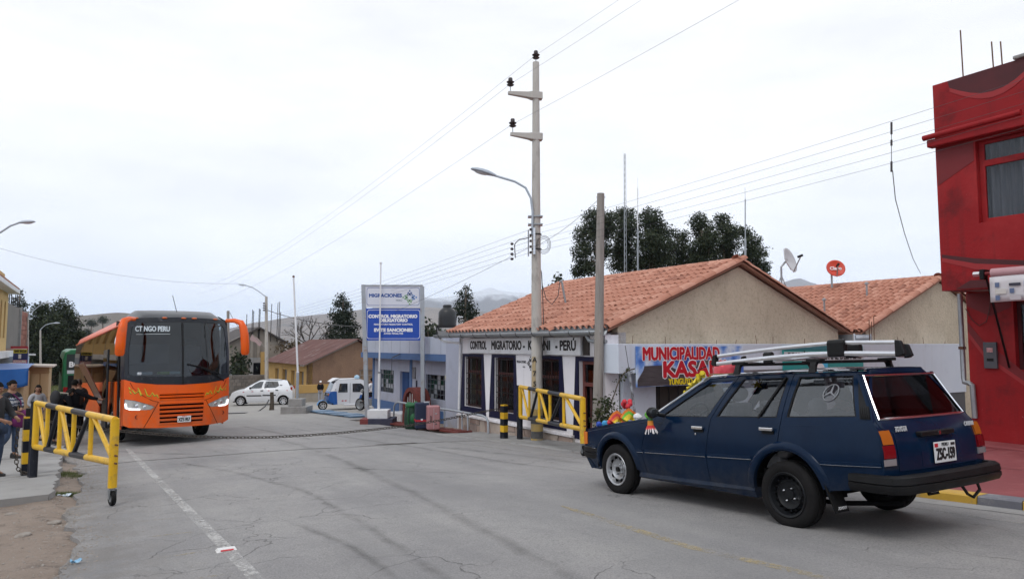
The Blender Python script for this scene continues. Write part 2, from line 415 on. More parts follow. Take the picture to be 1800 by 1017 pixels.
M_crackfill = mat('crack_dirt',(.085,.07,.058),.95,c2=(.05,.043,.04),scale=6)
M_patch = paintmat('spilt_white_lime',(.62,.62,.61),.35,.6)
def strip(name,pts,w,m,dz=.029,jag=0,parent=ROAD,seed=0,ends=True):
    # ribbon on the road through (s, t) points; w = width or list
    fine = []
    for i in range(len(pts)-1):
        L = sqrt((pts[i+1][0]-pts[i][0])**2+(pts[i+1][1]-pts[i][1])**2); k = max(1,int(L/.12))
        fine += [(pts[i][0]+(pts[i+1][0]-pts[i][0])*j/k,pts[i][1]+(pts[i+1][1]-pts[i][1])*j/k,(i+j/k)/(len(pts)-1)) for j in range(k)]
    fine.append((pts[-1][0],pts[-1][1],1))
    L = [];
    for i,(s,t,u) in enumerate(fine):
        a,b_ = fine[max(i-1,0)],fine[min(i+1,len(fine)-1)]
        ds,dt = b_[0]-a[0],b_[1]-a[1]; q = sqrt(ds*ds+dt*dt) or 1; px,pt_ = -dt/q,ds/q
        ww = (w if not isinstance(w,(list,tuple)) else w[0]+(w[1]-w[0])*u)/2
        if ends: ww *= min(1,.25+u*12,.25+(1-u)*12)
        j0 = jag*fbm(i*.12,seed,2.2); j1 = jag*.45*fbm(i*.12,seed+9,5.); j2 = jag*.45*fbm(i*.12,seed+19,5.)
        row = []
        for e in (-(ww+j1),0,ww+j2):
            S_,T_ = s+px*(e+j0),t+pt_*(e+j0); row.append(RW(S_,T_,G(S_,T_)+dz))
        L.append(row)
    mb = MB(); mb.loft(L,closed=False)
    o_ = flat(mb,name,m,parent,merge=False)
    ea = o_.data.attributes.new('edge','FLOAT','POINT'); ea.data.foreach_set('value',[0.,1.,0.]*len(L))
    return o_
strip('edge_line',[(3,1.17),(6.2,1.17),(9.7,1.1),(16.2,.95),(20.5,.84)],.11,M_line)
strip('edge_line',[(-2,7.58),(3.4,7.58),(4.5,7.57),(10.1,7.78),(15.8,7.42),(22.6,7.0),(26,6.8)],.10,M_line2)
strip('centre_line',[(1,4.45),(3.5,4.43),(4.5,4.36),(6.75,4.62)],.11,M_yline)
for a,b_ in (((9.4,.58),(9.22,1.02)),((8.36,.58),(8.25,1.02)),((7.27,.58),(7.22,1.02)),((6.3,.72),(6.22,1.05))):
    strip('yellow_tick',[a,b_],.035,M_yline)
for s_,t_ in ((8.85,.76),(7.75,.8),(6.75,.84)):
    strip('yellow_smear',[(s_+.06,t_-.12),(s_,t_),(s_-.02,t_+.14)],.16,paintmat('faint_yellow_smear',(.42,.35,.2),.2,.35),jag=.05)
strip('road_crack',[(16.84,-.2),(16.73,.94),(16.29,2.24),(16.09,3.71),(15.69,5.11)],.05,M_crackfill,jag=.05,seed=3)
strip('road_crack',[(15.69,5.0),(15.62,6.2),(15.64,7.3),(15.5,8.4)],.05,M_crackfill,jag=.05,seed=5)
strip('road_crack',[(15.9,5.7),(15.75,6.2),(15.72,6.7)],.10,M_crackfill,dz=.031,jag=.05,seed=8)
for k,(pts,w) in enumerate((([(21,4.2),(17,4.3),(13,4.1),(9,3.7),(6,3.3),(3,2.9)],.22),([(15.5,1.6),(13,2.2),(10,2.6),(7,2.5),(3.5,2.2)],.16),
        ([(24,5.6),(20,5.7),(15,6.2),(11,6.3),(9,6.6)],.2),([(20.5,.3),(18.5,1.1),(17,2.0)],.22),([(14.5,6.6),(12,7.1),(10,7.3)],.35),([(26,4.6),(22,4.7),(18.5,4.9)],.25),
        ([(12.5,3.5),(11,4.4),(9.4,5.4)],.1),([(8.2,1.9),(6.3,2.1),(4.2,2.0)],.12))):
    strip('tyre_mark',pts,w,M_tyre,dz=.027+.0006*k,jag=.03,seed=20+k)
strip('lime_stain',[(26.8,6.0),(26.9,6.7),(26.7,7.4)],.7,M_patch,jag=.12,seed=31)
# road stud
tr = thing('road_stud','white and red reflective road stud on the left edge line','road stud',ST(7.12,1.14,dz=.025),RZ)
mb = MB(); mb.loft([[(-.055,-.09,0),(.055,-.09,0),(.055,.09,0),(-.055,.09,0)],[(-.03,-.075,.022),(.03,-.075,.022),(.03,.075,.022),(-.03,.075,.022)]]); mb.ob('stud_body',mat('stud_white',(.7,.7,.7),.4),tr)
mb = MB(); mb.box((.047,0,.0125),(.006,.11,.014),ry=-.85); mb.ob('reflector',mat('stud_red',(.55,.03,.04),.25),tr)
# left footpath slab, in bays with joints
def slab_right(s): return -.45+.14*fbm(s,1,.9)+.06*nz2(s,4,4)-(.35 if s > 22 else 0)-(.012*(s-22) if s > 22 else 0)
fp = bpy.data.objects.new('footpath',None); COL.objects.link(fp); struct(fp); fp.rotation_euler = (0,0,RZ)
bays = [12.1,15.1,18.2,21.3,24.5,28,32,36,41]
for i in range(len(bays)-1):
    s0,s1 = bays[i]+(.012 if i else 0),bays[i+1]-.012
    n = 14; L = []
    for k in range(n+1):
        s = s0+(s1-s0)*k/n; r = slab_right(s); l = -6.5
        def zz(t): return G(s,t)+.1+.006*fbm(s,t,.7)
        if i == 0:
            sA = lambda t: s+(1-k/n)*(.35*fbm(t,2,.7)-.1*t*0)
        else: sA = lambda t: s
        ts = [l,-5,-4,-3.2,-2.6,-2,-1.5,-1.1,r]
        L.append([RW(sA(l),l,zz(l)-.14)]+[RW(sA(t),t,zz(t)) for t in ts]+[RW(sA(r),r+.012,zz(r)-.14)])
    mb = MB(); mb.loft(L,closed=False);
    e0 = [p for p in L[0][1:-1]]; e1 = [p for p in L[-1][1:-1]]
    for e in (e0,e1): mb.loft([e,[(p[0],p[1],p[2]-.14) for p in e]],closed=False)
    mb.ob('slab',M_slab,fp,smooth=40)
# right-hand concrete apron between the road and the control building
ap = bpy.data.objects.new('pavement',None); COL.objects.link(ap); struct(ap); ap.rotation_euler = (0,0,RZ)
sb = [9.6,12.0,14.2,16.2,18.1]
for i in range(len(sb)-1):
    L = []
    for k in range(11):
        s = sb[i]+.01+(sb[i+1]-sb[i]-.02)*k/10; l = 8.5+.1*fbm(s,5,1.)+(.0 if s < 15 else -.25*(s-15)/3)
        L.append([RW(s,l-.03,G(s,l)-.02)]+[RW(s,t,G(s,t)+.05+.004*fbm(s,t,2)) for t in (l,l+.3,9.1,9.4,9.69)])
    mb = MB(); mb.loft(L,closed=False); mb.ob('slab',M_slab,ap,smooth=40)
# gravel and broken edge along the foot of the right apron, dirt strip by the left slab
def scatter(name,n,fn,m,label,cat,sz=(.008,.03),seed=1,parent=None):
    rd = random.Random(seed); mb = MB()
    for _ in range(n):
        s,t,zz = fn(rd); r = rd.uniform(*sz)*(.6+.8*rd.random()); a = rd.random()*6.28
        vs = []
        for q in ((1,0,0),(-.2,.95,0),(-.9,-.4,0),(.1,-.9,.1),(.1,.1,.65)):
            x = q[0]*r*rd.uniform(.7,1.3); y = q[1]*r*rd.uniform(.7,1.3)
            vs.append(RW(s+x*cos(a)-y*sin(a),t+x*sin(a)+y*cos(a),zz+q[2]*r*rd.uniform(.5,1.2)-.2*r))
        mb.add(vs,[(0,1,4),(1,2,4),(2,3,4),(3,0,4)])
    o = flat(mb,name,m,merge=False); return tag(o,label,cat,kind='stuff')
M_stone = mat('small_stones',(.22,.19,.165),.9,c2=(.33,.30,.27),scale=9)
def fn1(rd):
    s = 7+rd.random()**1.0*13; t = edgeL(s)-.02-abs(rd.gauss(0,.7)) if rd.random() < .7 else edgeL(s)+abs(rd.gauss(0,.25))
    z = ground_z(s,t) if t < edgeL(s) else G(s,t)+.025
    return s,t,z
scatter('gravel',5200,fn1,M_stone,'loose grit and small stones on the dirt verge','gravel',(.004,.016),4)
def fn2(rd):
    s = 9+rd.random()*9; t = 8.5+rd.gauss(0,.16); return s,t,G(s,t)+.025
scatter('gravel',900,fn2,M_stone,'loose grit along the foot of the right pavement','gravel',(.006,.02),5)
# lumps of broken asphalt on the verge
for k,(px,py,r) in enumerate(((128,918,.13),(200,935,.05),(135,892,.17),(95,918,.09),(40,945,.1),(20,905,.08))):
    p = on_ground(px,py); s,t = st_of(p); rd = random.Random(k); mb = MB()
    mb.ball((0,0,0),(r,r*.7,r*.28),9,6)
    mb.v = [tuple(V(v)*(1+.28*mnoise.noise(V(v)*14+V((k,0,0))))) for v in mb.v]
    o = mb.ob('stone',M_stone,smooth=30); o.location = (p.x,p.y,ground_z(s,t)+.01); o.rotation_euler = (0,0,rd.random()*6)
    tag(o,['grey stone half buried in the dirt verge near the road edge','small stone beside the yellow paint ticks','flat stone on the dirt below the litter','rounded stone in the middle of the dirt verge','stone at the bottom left of the dirt verge','stone by the left border under the footpath slab'][k],'stone','stones on the dirt verge')
# grass tufts between slab and road
M_grass = mat('grass_blades',(.07,.10,.025),.8,c2=(.13,.15,.05),scale=12)
def grass(pts,label,n,seed):
    rd = random.Random(seed); mb = MB()
    for _ in range(n):
        c = rd.choice(pts); s = c[0]+rd.gauss(0,c[2]); t = c[1]+rd.gauss(0,c[3]); h = rd.uniform(.02,.06); a = rd.random()*6.28; w = .004
        z = ground_z(s,t)-.005; dx,dy = cos(a),sin(a); lx,ly = rd.gauss(0,.02),rd.gauss(0,.02)
        mb.add([RW(s-dy*w,t+dx*w,z),RW(s+dy*w,t-dx*w,z),RW(s+lx,t+ly,z+h)],[(0,1,2)])
    o = flat(mb,'grass',M_grass,merge=False); return tag(o,label,'grass',kind='stuff')
gp = []
for px,py,a,b_ in ((118,832,.16,.13),(135,836,.12,.1),(100,836,.12,.1),(142,866,.10,.1),(155,868,.09,.08),(130,868,.08,.1),(90,872,.06,.2)):
    s,t = st_of(on_ground(px,py)); gp.append((s,t,a,b_))
grass(gp,'short green grass in the gap between footpath and road',3800,3)
# litter
def litter(px,py,sx,sy,m,label,rz,m2=None):
    p = on_ground(px,py); s,t = st_of(p); rd = random.Random(int(px)); mb = MB()
    mb.grid(lambda u,v: ((u-.5)*sx,(v-.5)*sy,.016+.02*fbm(u*3,v*3,1.3,px)+.012*sin(u*7+v*3)),8,6)
    o = mb.ob('wrapper',m,smooth=30); o.location = (p.x,p.y,max(ground_z(s,t),G(s,t)+(.025 if t > edgeL(s) else -.1))+.008); o.rotation_euler = (0,0,rz)
    so_ = o.modifiers.new('thick','SOLIDIFY'); so_.thickness = .0015
    tag(o,label,'litter'); return o
litter(113,871,.20,.12,mat('white_wrapper',(.72,.74,.78),.35,c2=(.5,.62,.74),scale=14),'crumpled white wrapper on the verge below the left gate',.3)
litter(133,995,.09,.05,mat('blue_wrapper',(.10,.36,.62),.35,c2=(.4,.6,.75),scale=20),'small blue wrapper on dirt at the bottom edge',.5)
# ------------------------------------------------------------------ far hills
def ridge(name,pts,d,m,base=-6,depth=.35,seed=0,rough=.02,nx=90):
    xs = [p[0] for p in pts]
    def crest(x):
        for i in range(len(pts)-1):
            if pts[i][0] <= x <= pts[i+1][0]:
                u = (x-pts[i][0])/(pts[i+1][0]-pts[i][0]); u = u*u*(3-2*u)*.5+u*.5; return pts[i][1]+(pts[i+1][1]-pts[i][1])*u
        return pts[-1][1]
    mb = MB(); L = []; K = 14
    for k in range(K+4):
        v = k/K; row = []
        for i in range(nx+1):
            x = xs[0]+(xs[-1]-xs[0])*i/nx; top = at(x,crest(x),d); H = top.z-base
            dd = d*(1-depth*(1-v)) if v <= 1 else d*(1+depth*(v-1)*2)
            hh = H*(v**1.25 if v <= 1 else max(0,1-(v-1)*3))
            nzv = fbm(x*.02+seed,v*2.2,1.4,seed,5)*rough*H*(1-abs(2*v-1)*.4)*min(1,v*3)*(0 if abs(v-1) < 1e-6 else 1)
            p = at(x,HY,dd); row.append((p.x,p.y,base+hh+nzv*8))
        L.append(row)
    mb.loft(L,closed=False)
    return struct(mb.ob(name,m,smooth=70))
M_hill1 = mat('dry_hillside',(.125,.112,.098),.95,c2=(.17,.15,.128),scale=.012,bump=0,stain=((.07,.075,.05),.03,.3,.7))
M_hill2 = mat('far_hillside',(.16,.13,.105),.95,c2=(.24,.19,.15),scale=.0025,stain=((.10,.09,.075),.006,.4,.6))
def snowhill():
    m = mat('snow_dusted_hillside',(.16,.14,.125),.95,c2=(.22,.185,.16),scale=.0016)
    t = m.node_tree; b = t.nodes['Principled BSDF']; old = b.inputs['Base Color'].links[0].from_socket
    tc = N(t,'ShaderNodeTexCoord'); sp = N(t,'ShaderNodeSeparateXYZ'); t.links.new(tc.outputs['Object'],sp.inputs[0])
    n = N(t,'ShaderNodeTexNoise'); n.inputs['Scale'].default_value = .004; n.inputs['Detail'].default_value = 8; t.links.new(tc.outputs['Object'],n.inputs['Vector'])
    ma = N(t,'ShaderNodeMath',operation='MULTIPLY_ADD'); ma.inputs[1].default_value = 260; t.links.new(n.outputs['Fac'],ma.inputs[0]); t.links.new(sp.outputs['Z'],ma.inputs[2])
    r = N(t,'ShaderNodeMapRange'); r.inputs[1].default_value = 470; r.inputs[2].default_value = 540; r.inputs[4].default_value = .85; t.links.new(ma.outputs[0],r.inputs[0])
    x = N(t,'ShaderNodeMix',data_type='RGBA'); t.links.new(r.outputs[0],x.inputs[0]); t.links.new(old,x.inputs[6]); x.inputs[7].default_value = (.8,.82,.86,1)
    t.links.new(x.outputs[2],b.inputs['Base Color']); return m
ridge('hill',[(-250,598),(-80,570),(60,561),(120,556),(205,549),(290,556),(360,575),(440,594)],520,M_hill1,seed=2,base=-4)
ridge('hill',[(330,592),(400,577),(450,566),(520,556),(600,549),(640,543),(700,537),(780,541),(900,552),(1050,575),(1150,590)],2900,M_hill2,seed=5,base=-6)
ridge('mountain',[(500,585),(600,556),(690,531),(760,524),(820,517),(845,510),(862,505),(880,511),(915,514),(950,517),(1020,527),(1150,550),(1280,585)],6000,snowhill(),seed=9,base=-10,rough=.03,nx=140)
ridge('mountain',[(1290,580),(1350,520),(1383,495),(1400,490),(1410,489),(1432,497),(1470,512),(1560,545),(1650,585)],5600,M_hill2,seed=12,base=-10)
# ------------------------------------------------------------------ buildings
class Fr:                      # thing frame aligned with the road: local x = s0-s, y = t-t0, z = z-z0
    def __init__(self,name,label,cat,s0,t0,z0,group=None):
        self.s0,self.t0,self.z0 = s0,t0,z0
        self.o = thing(name,label,cat,ST(s0,t0,z0),RZ,group)
    def p(self,s,t,z): return (self.s0-s,t-self.t0,z-self.z0)
    def bx(self,mb,s0,s1,t0,t1,z0,z1): mb.b2(self.p(s0,t0,z0),self.p(s1,t1,z1)); return mb
def inside(p,poly):
    x,y = p; c = False; n = len(poly)
    for i in range(n):
        x1,y1 = poly[i]; x2,y2 = poly[(i+1) % n]
        if (y1 > y) != (y2 > y) and x < (x2-x1)*(y-y1)/(y2-y1)+x1: c = not c
    return c
def panel(mb,outer,holes,fn,d0,d1,pts=(),back=True,rim=True):
    vs = []; es = []
    for lp in [outer]+list(holes):
        b = len(vs); vs += [V((a,b_)) for a,b_ in lp]; es += [(b+i,b+(i+1) % len(lp)) for i in range(len(lp))]
    vs += [V(p) for p in pts]
    r = delaunay_2d_cdt(vs,es,[],0,1e-6)
    V2,F2 = r[0],r[2]
    ok = []
    for f in F2:
        c = (sum(V2[i].x for i in f)/len(f),sum(V2[i].y for i in f)/len(f))
        if inside(c,outer) and not any(inside(c,h) for h in holes): ok.append(tuple(f))
    mb.add([fn(v.x,v.y,d0) for v in V2],ok)
    if back: mb.add([fn(v.x,v.y,d1) for v in V2],[tuple(reversed(f)) for f in ok])
    if rim:
        for lp in [outer]+list(holes):
            n = len(lp)
            mb.add([fn(a,b_,d0) for a,b_ in lp]+[fn(a,b_,d1) for a,b_ in lp],[(i,(i+1) % n,n+(i+1) % n,n+i) for i in range(n)])
    return mb
def rect(a,b,c,d): return [(a,c),(b,c),(b,d),(a,d)]
M_stucco = mat('brown_stucco',(.57,.50,.385),.95,c2=(.47,.405,.31),scale=.9,bump=1,bscale=14,detail=10,stain=((.22,.18,.13),13,.46,.42),stretch=(1,1,1))
M_wallw = mat('white_wall_paint',(.84,.825,.855),.8,c2=(.77,.755,.79),scale=1.2,bump=.15,bscale=30,stain=((.36,.35,.35),1.6,.22,.5))
M_wallb = mat('bluish_white_wall',(.62,.67,.75),.8,c2=(.56,.61,.70),scale=1.0,bump=.15,bscale=30,stain=((.34,.36,.40),1.3,.25,.5))
M_navy = mat('navy_paint',(.006,.007,.032),.5,c2=(.009,.010,.042),scale=3,spec=.2)
M_dred = mat('dark_red_wood',(.085,.022,.02),.5,c2=(.05,.014,.014),scale=8,stretch=(1,1,6))
M_iron = mat('dark_iron',(.02,.018,.018),.5,.5)
M_pane = glassmat('window_pane',(.70,.72,.74),.03,-.025)
M_letter = mat('black_letter',(.01,.01,.012),.5)
M_tile = mat('clay_tile',(.49,.225,.155),.85,c2=(.38,.165,.11),scale=2.5,bump=.3,bscale=50,stain=((.26,.14,.10),1.2,.3,.4))
M_tileb = mat('clay_tile_pale',(.57,.30,.22),.85,c2=(.46,.215,.15),scale=3,bump=.3,bscale=50)
M_tilec = mat('clay_tile_dark',(.38,.165,.11),.88,c2=(.28,.12,.085),scale=3,bump=.3,bscale=50)
M_roofunder = mat('roof_underlay',(.34,.17,.115),.95)
def tile_mesh(name,m,w=.215,L=.42):
    mb = MB(); prof = []
    for k in range(9):
        u = k/8
        if u < .62: a = u/.62*pi; y,z = .5*w*.66*(1-cos(a))-w*.5,.062*sin(a)
        else: a = (u-.62)/.38*pi; y,z = w*.66-w*.5+(u-.62)/.38*w*.38,-.016*sin(a)
        prof.append((y,z))
    def row(x,k,dz): return [(y*k,x,z*k+dz) for y,z in prof]
    # x across the slope (local x), y up the slope
    mb.loft([row(0,1.0,.022),row(L,.93,.0)],closed=False)
    mb.loft([row(0,1.0,.022),row(0.0,1.0,.006)],closed=False)
    return mb.mesh(name,m,40)
TILE = [tile_mesh('tile',m) for m in (M_tile,M_tileb,M_tilec)]
def ridge_tile(name,m,r=.12,L=.42):
    mb = MB(); mb.loft([[(r*k*cos(a)*1.0,y,r*k*sin(a)*.8) for a in [pi*i/8 for i in range(9)]] for y,k in ((0,1.0),(L,.9))],closed=False)
    mb.loft([[(r*k*cos(a),0,r*k*sin(a)*.8) for a in [pi*i/8 for i in range(9)]] for k in (1.0,.86)],closed=False)
    return mb.mesh(name,m,40)
RTILE = [ridge_tile('ridge_tile',m) for m in (M_tile,M_tileb)]
def tiled_slope(root,origin,across,up,ncol,nrow,near,cp=.215,rp=.335,seed=1,cap=300):
    # origin: local start corner at the eave; across, up: unit vectors
    rd = random.Random(seed); across = V(across); up = V(up); nrm = across.cross(up).normalized()
    Mx = Matrix((across,up,nrm)).transposed(); cells = []
    for i in range(ncol):
        for j in range(nrow):
            p = V(origin)+across*(i+.5)*cp+up*(j*rp)+nrm*(.03+rd.gauss(0,.003))
            cells.append((near(i,j),i,j,p))
    cells.sort(key=lambda c: c[0])
    rest = MB()
    for k,(_,i,j,p) in enumerate(cells):
        R = Mx.to_4x4() @ Matrix.Rotation(rd.gauss(0,.018),4,'Z') @ Matrix.Rotation(rd.gauss(0,.012),4,'X')
        ti = rd.choices((0,1,2),(8,2,.5))[0]
        if rd.random() < .012: R = R @ Matrix.Rotation(rd.uniform(-.2,.2),4,'Z'); p = p-up*rd.uniform(.03,.1)
        if k < cap: inst('tile',TILE[ti],root,p,R.to_euler())
        else:
            rest.mi = ti; me = TILE[ti]
            rest.add([R.to_3x3() @ v.co+p for v in me.vertices],[tuple(q.vertices) for q in me.polygons])
    if rest.v: rest.ob('tiles',[M_tile,M_tileb,M_tilec],root,smooth=40,merge=False,kind='stuff')
def gable_building(fr,s_far,zw,zb,ridge_z,wid,eave_ov=.35,verge=.12,seed=1,both=True):
    o = fr.o; s0,t0 = fr.s0,fr.t0; tr_ = t0+wid/2; sl = (ridge_z-zw)/(wid/2+eave_ov); ez = zw
    # gable walls
    gp = [(t0,zb),(t0+wid,zb),(t0+wid,zw+.05),(tr_,ridge_z-.12),(t0,zw+.05)]
    mb = MB(); mb.prism(gp,lambda a,b,d: fr.p(d,a,b),s0,s0+.22); mb.ob('gable_wall',M_stucco,o)
    mb = MB(); mb.prism(gp,lambda a,b,d: fr.p(d,a,b),s_far-.22,s_far); mb.ob('gable_wall',M_stucco,o)
    # roof decks
    for sg in (-1,1):
        te = tr_+sg*(wid/2+eave_ov)
        mb = MB(); pts = [(te,ez),(tr_,ridge_z),(tr_,ridge_z-.05),(te,ez-.045)]
        mb.prism(pts,lambda a,b,d: fr.p(d,a,b),s0-verge,s_far+verge); mb.ob('roof_deck',M_roofunder,o)
    L = sqrt((wid/2+eave_ov)**2+(ridge_z-ez)**2); up = V((0,wid/2+eave_ov,ridge_z-ez))/L
    n = int((s_far-s0+2*verge)/.215); nr = int(L/.335)
    tiled_slope(o,fr.p(s_far+verge,t0-eave_ov-.04,ez+.0),(1,0,0),up,n,nr,lambda i,j: (n-i)+j*.8,cp=(s_far-s0+2*verge)/n,rp=(L+.02)/nr,seed=seed)
    if both:
        up2 = V((0,-(wid/2+eave_ov),ridge_z-ez))/L
        rest = MB(); rd = random.Random(seed+5); across = V((-1,0,0)); nrm = across.cross(up2).normalized(); Mx = Matrix((across,up2,nrm)).transposed()
        for i in range(n):
            for j in range(nr):
                p = V(fr.p(s0-verge,t0+wid+eave_ov+.04,ez))+across*(i+.5)*.215+up2*(j*(L+.02)/nr)+nrm*.03; rest.mi = rd.choice((0,0,1,2)); me = TILE[0]
                rest.add([Mx @ v.co+p for v in me.vertices],[tuple(q.vertices) for q in me.polygons])
        rest.ob('tiles',[M_tile,M_tileb,M_tilec],o,smooth=40,merge=False,kind='stuff')
    rd = random.Random(seed+3)
    for k in range(int((s_far-s0+2*verge)/.38)):       # ridge tiles
        s = s_far+verge-.38*k
        inst('ridge_tile',rd.choice(RTILE),o,V(fr.p(s,tr_,ridge_z+.02)),(0,0,-pi/2))
    for sg in (-1,1):                                  # verge tiles down the near gable edge
        upv = V((0,-sg*(wid/2+eave_ov),ridge_z-ez)).normalized()
        ax = upv.cross(V((0,0,1))).normalized(); nrm = ax.cross(upv)
        Mx = Matrix((ax,upv,nrm)).transposed()
        for k in range(int(L/.38)+1):
            p = V(fr.p(s0-verge+.07,tr_+sg*(wid/2+eave_ov),ez+.025))+upv*(.38*k)
            inst('verge_tile',rd.choice(RTILE),o,p,(Mx.to_4x4() @ Matrix.Rotation(rd.gauss(0,.02),4,'Z')).to_euler(),(1.05,1,1))
def gutter(fr,s0,s1,t,z,r=.085,nb=9,m=None):
    m = m or M_galv; o = fr.o; mb = MB(); L = []
    for s in frange(s0,s1,(s1-s0)/3):
        L.append([fr.p(s,t-r*cos(a),z-r*sin(a)*1.1) for a in [pi*i/8 for i in range(9)]])
    mb.loft(L,closed=False)
    fr.bx(mb,s0,s1,t+r,t+r+.02,z-.02,z+.12)
    g = mb.ob('gutter',m,o,smooth=50)
    sm = g.modifiers.new('thick','SOLIDIFY'); sm.thickness = .008
    for k in range(nb):
        s = s0+(s1-s0)*(k+.5)/nb; mb = MB()
        mb.tube([fr.p(s,t-(r+.006)*cos(a),z-(r+.006)*sin(a)*1.1) for a in [pi*i/8 for i in range(9)]],.012,5); mb.ob('bracket',M_iron,o)
# --- control building
cb = Fr('control_building','white border control building with navy window surrounds and red tile roof','building',12.0,9.7,-1.3)
o = cb.o; s_far = 19.62
gable_building(cb,s_far,1.86,-1.3,3.53,7.5,seed=3)
wins = [((19.39,18.07),(19.53,17.91),(19.28,18.17)),((17.57,16.27),(17.72,16.15),(17.44,16.36)),((15.35,14.10),(15.50,13.93),(15.22,14.22))]
wz0,wz1,nz0,nz1 = -.30,1.18,-.49,1.26
holes = [rect(w[2][1],w[2][0],wz0,wz1) for w in wins]+[rect(12.37,13.43,-.62,1.16)]
fnf = lambda a,b,d: cb.p(a,d,b)
mb = MB(); panel(mb,rect(12.0,s_far,-1.25,1.80),holes,fnf,9.70,9.92); mb.ob('front_wall',M_wallw,o)
mb = MB(); cb.bx(mb,12.25,s_far-.25,17.0,17.2,-1.2,1.8); mb.ob('back_wall',M_stucco,o)
mb = MB(); cb.bx(mb,12.25,s_far-.25,9.95,17.0,-.8,-.62); mb.ob('inner_floor',M_dark,o)
mb = MB(); cb.bx(mb,12.25,s_far-.25,11.6,11.7,-.62,1.8); mb.ob('inner_wall',mat('dim_inner_wall',(.12,.12,.13),.9),o)
# soffit and white corner post
mb = MB(); cb.bx(mb,11.97,12.22,9.33,9.69,-.9,1.74); mb.ob('corner_post',M_wallw,o)
mb = MB(); cb.bx(mb,12.24,s_far,9.36,9.69,1.74,1.78); mb.ob('soffit',M_wallw,o)
for k,(tp,bt,ow) in enumerate(wins):
    mb = MB(); panel(mb,[(bt[1],nz0),(bt[0],nz0),(tp[0],nz1),(tp[1],nz1)],[rect(ow[1]+.002,ow[0]-.002,wz0+.002,wz1-.002)],fnf,9.682,9.705); mb.ob('window_surround',M_navy,o)
    wn = MB(); a,b_ = ow[1]+.01,ow[0]-.01
    panel(wn,rect(a,b_,wz0+.01,wz1-.01),[rect(a+.06,b_-.06,wz0+.07,.70),rect(a+.06,b_-.06,.77,wz1-.07)],fnf,9.80,9.86)
    wo_ = wn.ob('window',M_dred,o,bevel=.006)
    mb = MB(); cb.bx(mb,(a+b_)/2-.025,(a+b_)/2+.025,9.802,9.85,wz0+.07,.70); cb.bx(mb,(a+b_)/2-.02,(a+b_)/2+.02,9.802,9.85,.77,wz1-.07); mb.ob('mullion',M_dred,wo_)
    for z0_,z1_ in ((wz0+.06,.71),(.76,wz1-.06)):
        mb = MB(); cb.bx(mb,a+.05,b_-.05,9.828,9.832,z0_,z1_); mb.ob('pane',M_pane,wo_)
    mb = MB(); n = 9
    for i in range(n):
        s = a+.04+(b_-a-.08)*i/(n-1); mb.tube([cb.p(s,9.74,wz0+.02),cb.p(s,9.74,wz1-.02)],.009,5)
        if i < n-1:
            sm_ = s+(b_-a-.08)/(n-1)/2
            for z_ in (wz0+.3,wz0+.75): mb.tube([cb.p(sm_+.035*cos(q),9.74,z_+.09*sin(q)) for q in [2*pi*i2/8 for i2 in range(8)]],.006,4,closed=True)
    for z_ in (wz0+.06,wz0+.52,wz0+.98,wz1-.05): mb.beam(cb.p(a+.02,9.74,z_),cb.p(b_-.02,9.74,z_),.012,.02)
    mb.ob('grille',M_iron,o)
mb = MB(); panel(mb,[(12.12,-.62),(13.66,-.62),(13.54,nz1),(12.28,nz1)],[rect(12.372,13.428,-.62,1.158)],fnf,9.682,9.705); mb.ob('door_surround',M_navy,o)
dr = MB(); panel(dr,rect(12.38,13.42,-.61,1.15),[rect(12.45,13.35,-.55,.58),rect(12.45,13.35,.67,1.08)],fnf,9.80,9.87); dro = dr.ob('door_frame',mat('red_brown_door_wood',(.17,.045,.035),.45,c2=(.11,.03,.025),scale=6),o,bevel=.006)
mb = MB(); cb.bx(mb,12.45,13.35,9.83,9.835,.67,1.08); mb.ob('transom_pane',M_pane,dro)
mb = MB(); mb.box(cb.p(13.22,10.25,.0),(.05,.8,1.1),rz=.1); mb.ob('door_leaf',M_dred,dro)
# name board
mb = MB(); cb.bx(mb,13.23,18.9,9.60,9.665,1.285,1.705); nb = mb.ob('name_board',M_white,o,bevel=.008)
xm = cb.p((13.23+18.9)/2,9.597,1.50)
for body,sc,w in (('CONTROL',18.22,1.02),('MIGRATORIO',16.62,1.62),('-',15.69,.1),('KASANI',14.98,1.02),('-',14.20,.1),('PERÚ',13.73,.66)):
    text(body,.32,M_letter,nb,cb.p(sc,9.597,1.50),(pi/2,0,0),maxw=w,bold=.013,depth=.002)
mb = MB(); cb.bx(mb,13.0,13.21,9.66,9.695,1.29,1.72); mb.ob('dark_panel',mat('dark_board',(.03,.022,.018),.6),o)
def emblem(parent,c,size,cols,rot,along=(1,0,0),up=(0,0,1),out=(0,-1,0),name='emblem'):
    c,a_,u_,n_ = V(c),V(along),V(up),V(out)
    for k,(ang,m) in enumerate(zip((0,-pi/2,pi,pi/2),cols)):
        mb = MB()
        def q(x,y):
            X = x*cos(ang)-y*sin(ang); Y = x*sin(ang)+y*cos(ang); return c+(a_*X+u_*Y)*size
        for pl in ([(-.17,.14),(-.1,.36),(0,.17),(.1,.36),(.17,.14)],[(-.07,.12),(0,.27),(.07,.12)]):
            for i in range(len(pl)-1):
                mb.beam(q(*pl[i]),q(*pl[i+1]),.05*size,.006,up=n_)
        h = q(0,.45); ring = [h+(a_*cos(t_)+u_*sin(t_))*.055*size for t_ in [2*pi*i/10 for i in range(10)]]
        mb.add([p_-n_*.003 for p_ in ring]+[p_+n_*.003 for p_ in ring],[tuple(range(9,-1,-1)),tuple(range(10,20))]+[(i,(i+1) % 10,10+(i+1) % 10,10+i) for i in range(10)])
        mb.ob(name,m,parent)
emblem(o,cb.p(15.52,9.693,1.05),.36,[M_letter]*4,0)
text('MIGRACIONES',.09,M_letter,o,cb.p(15.98,9.697,1.08),(pi/2,0,0),maxw=.46,bold=.002)
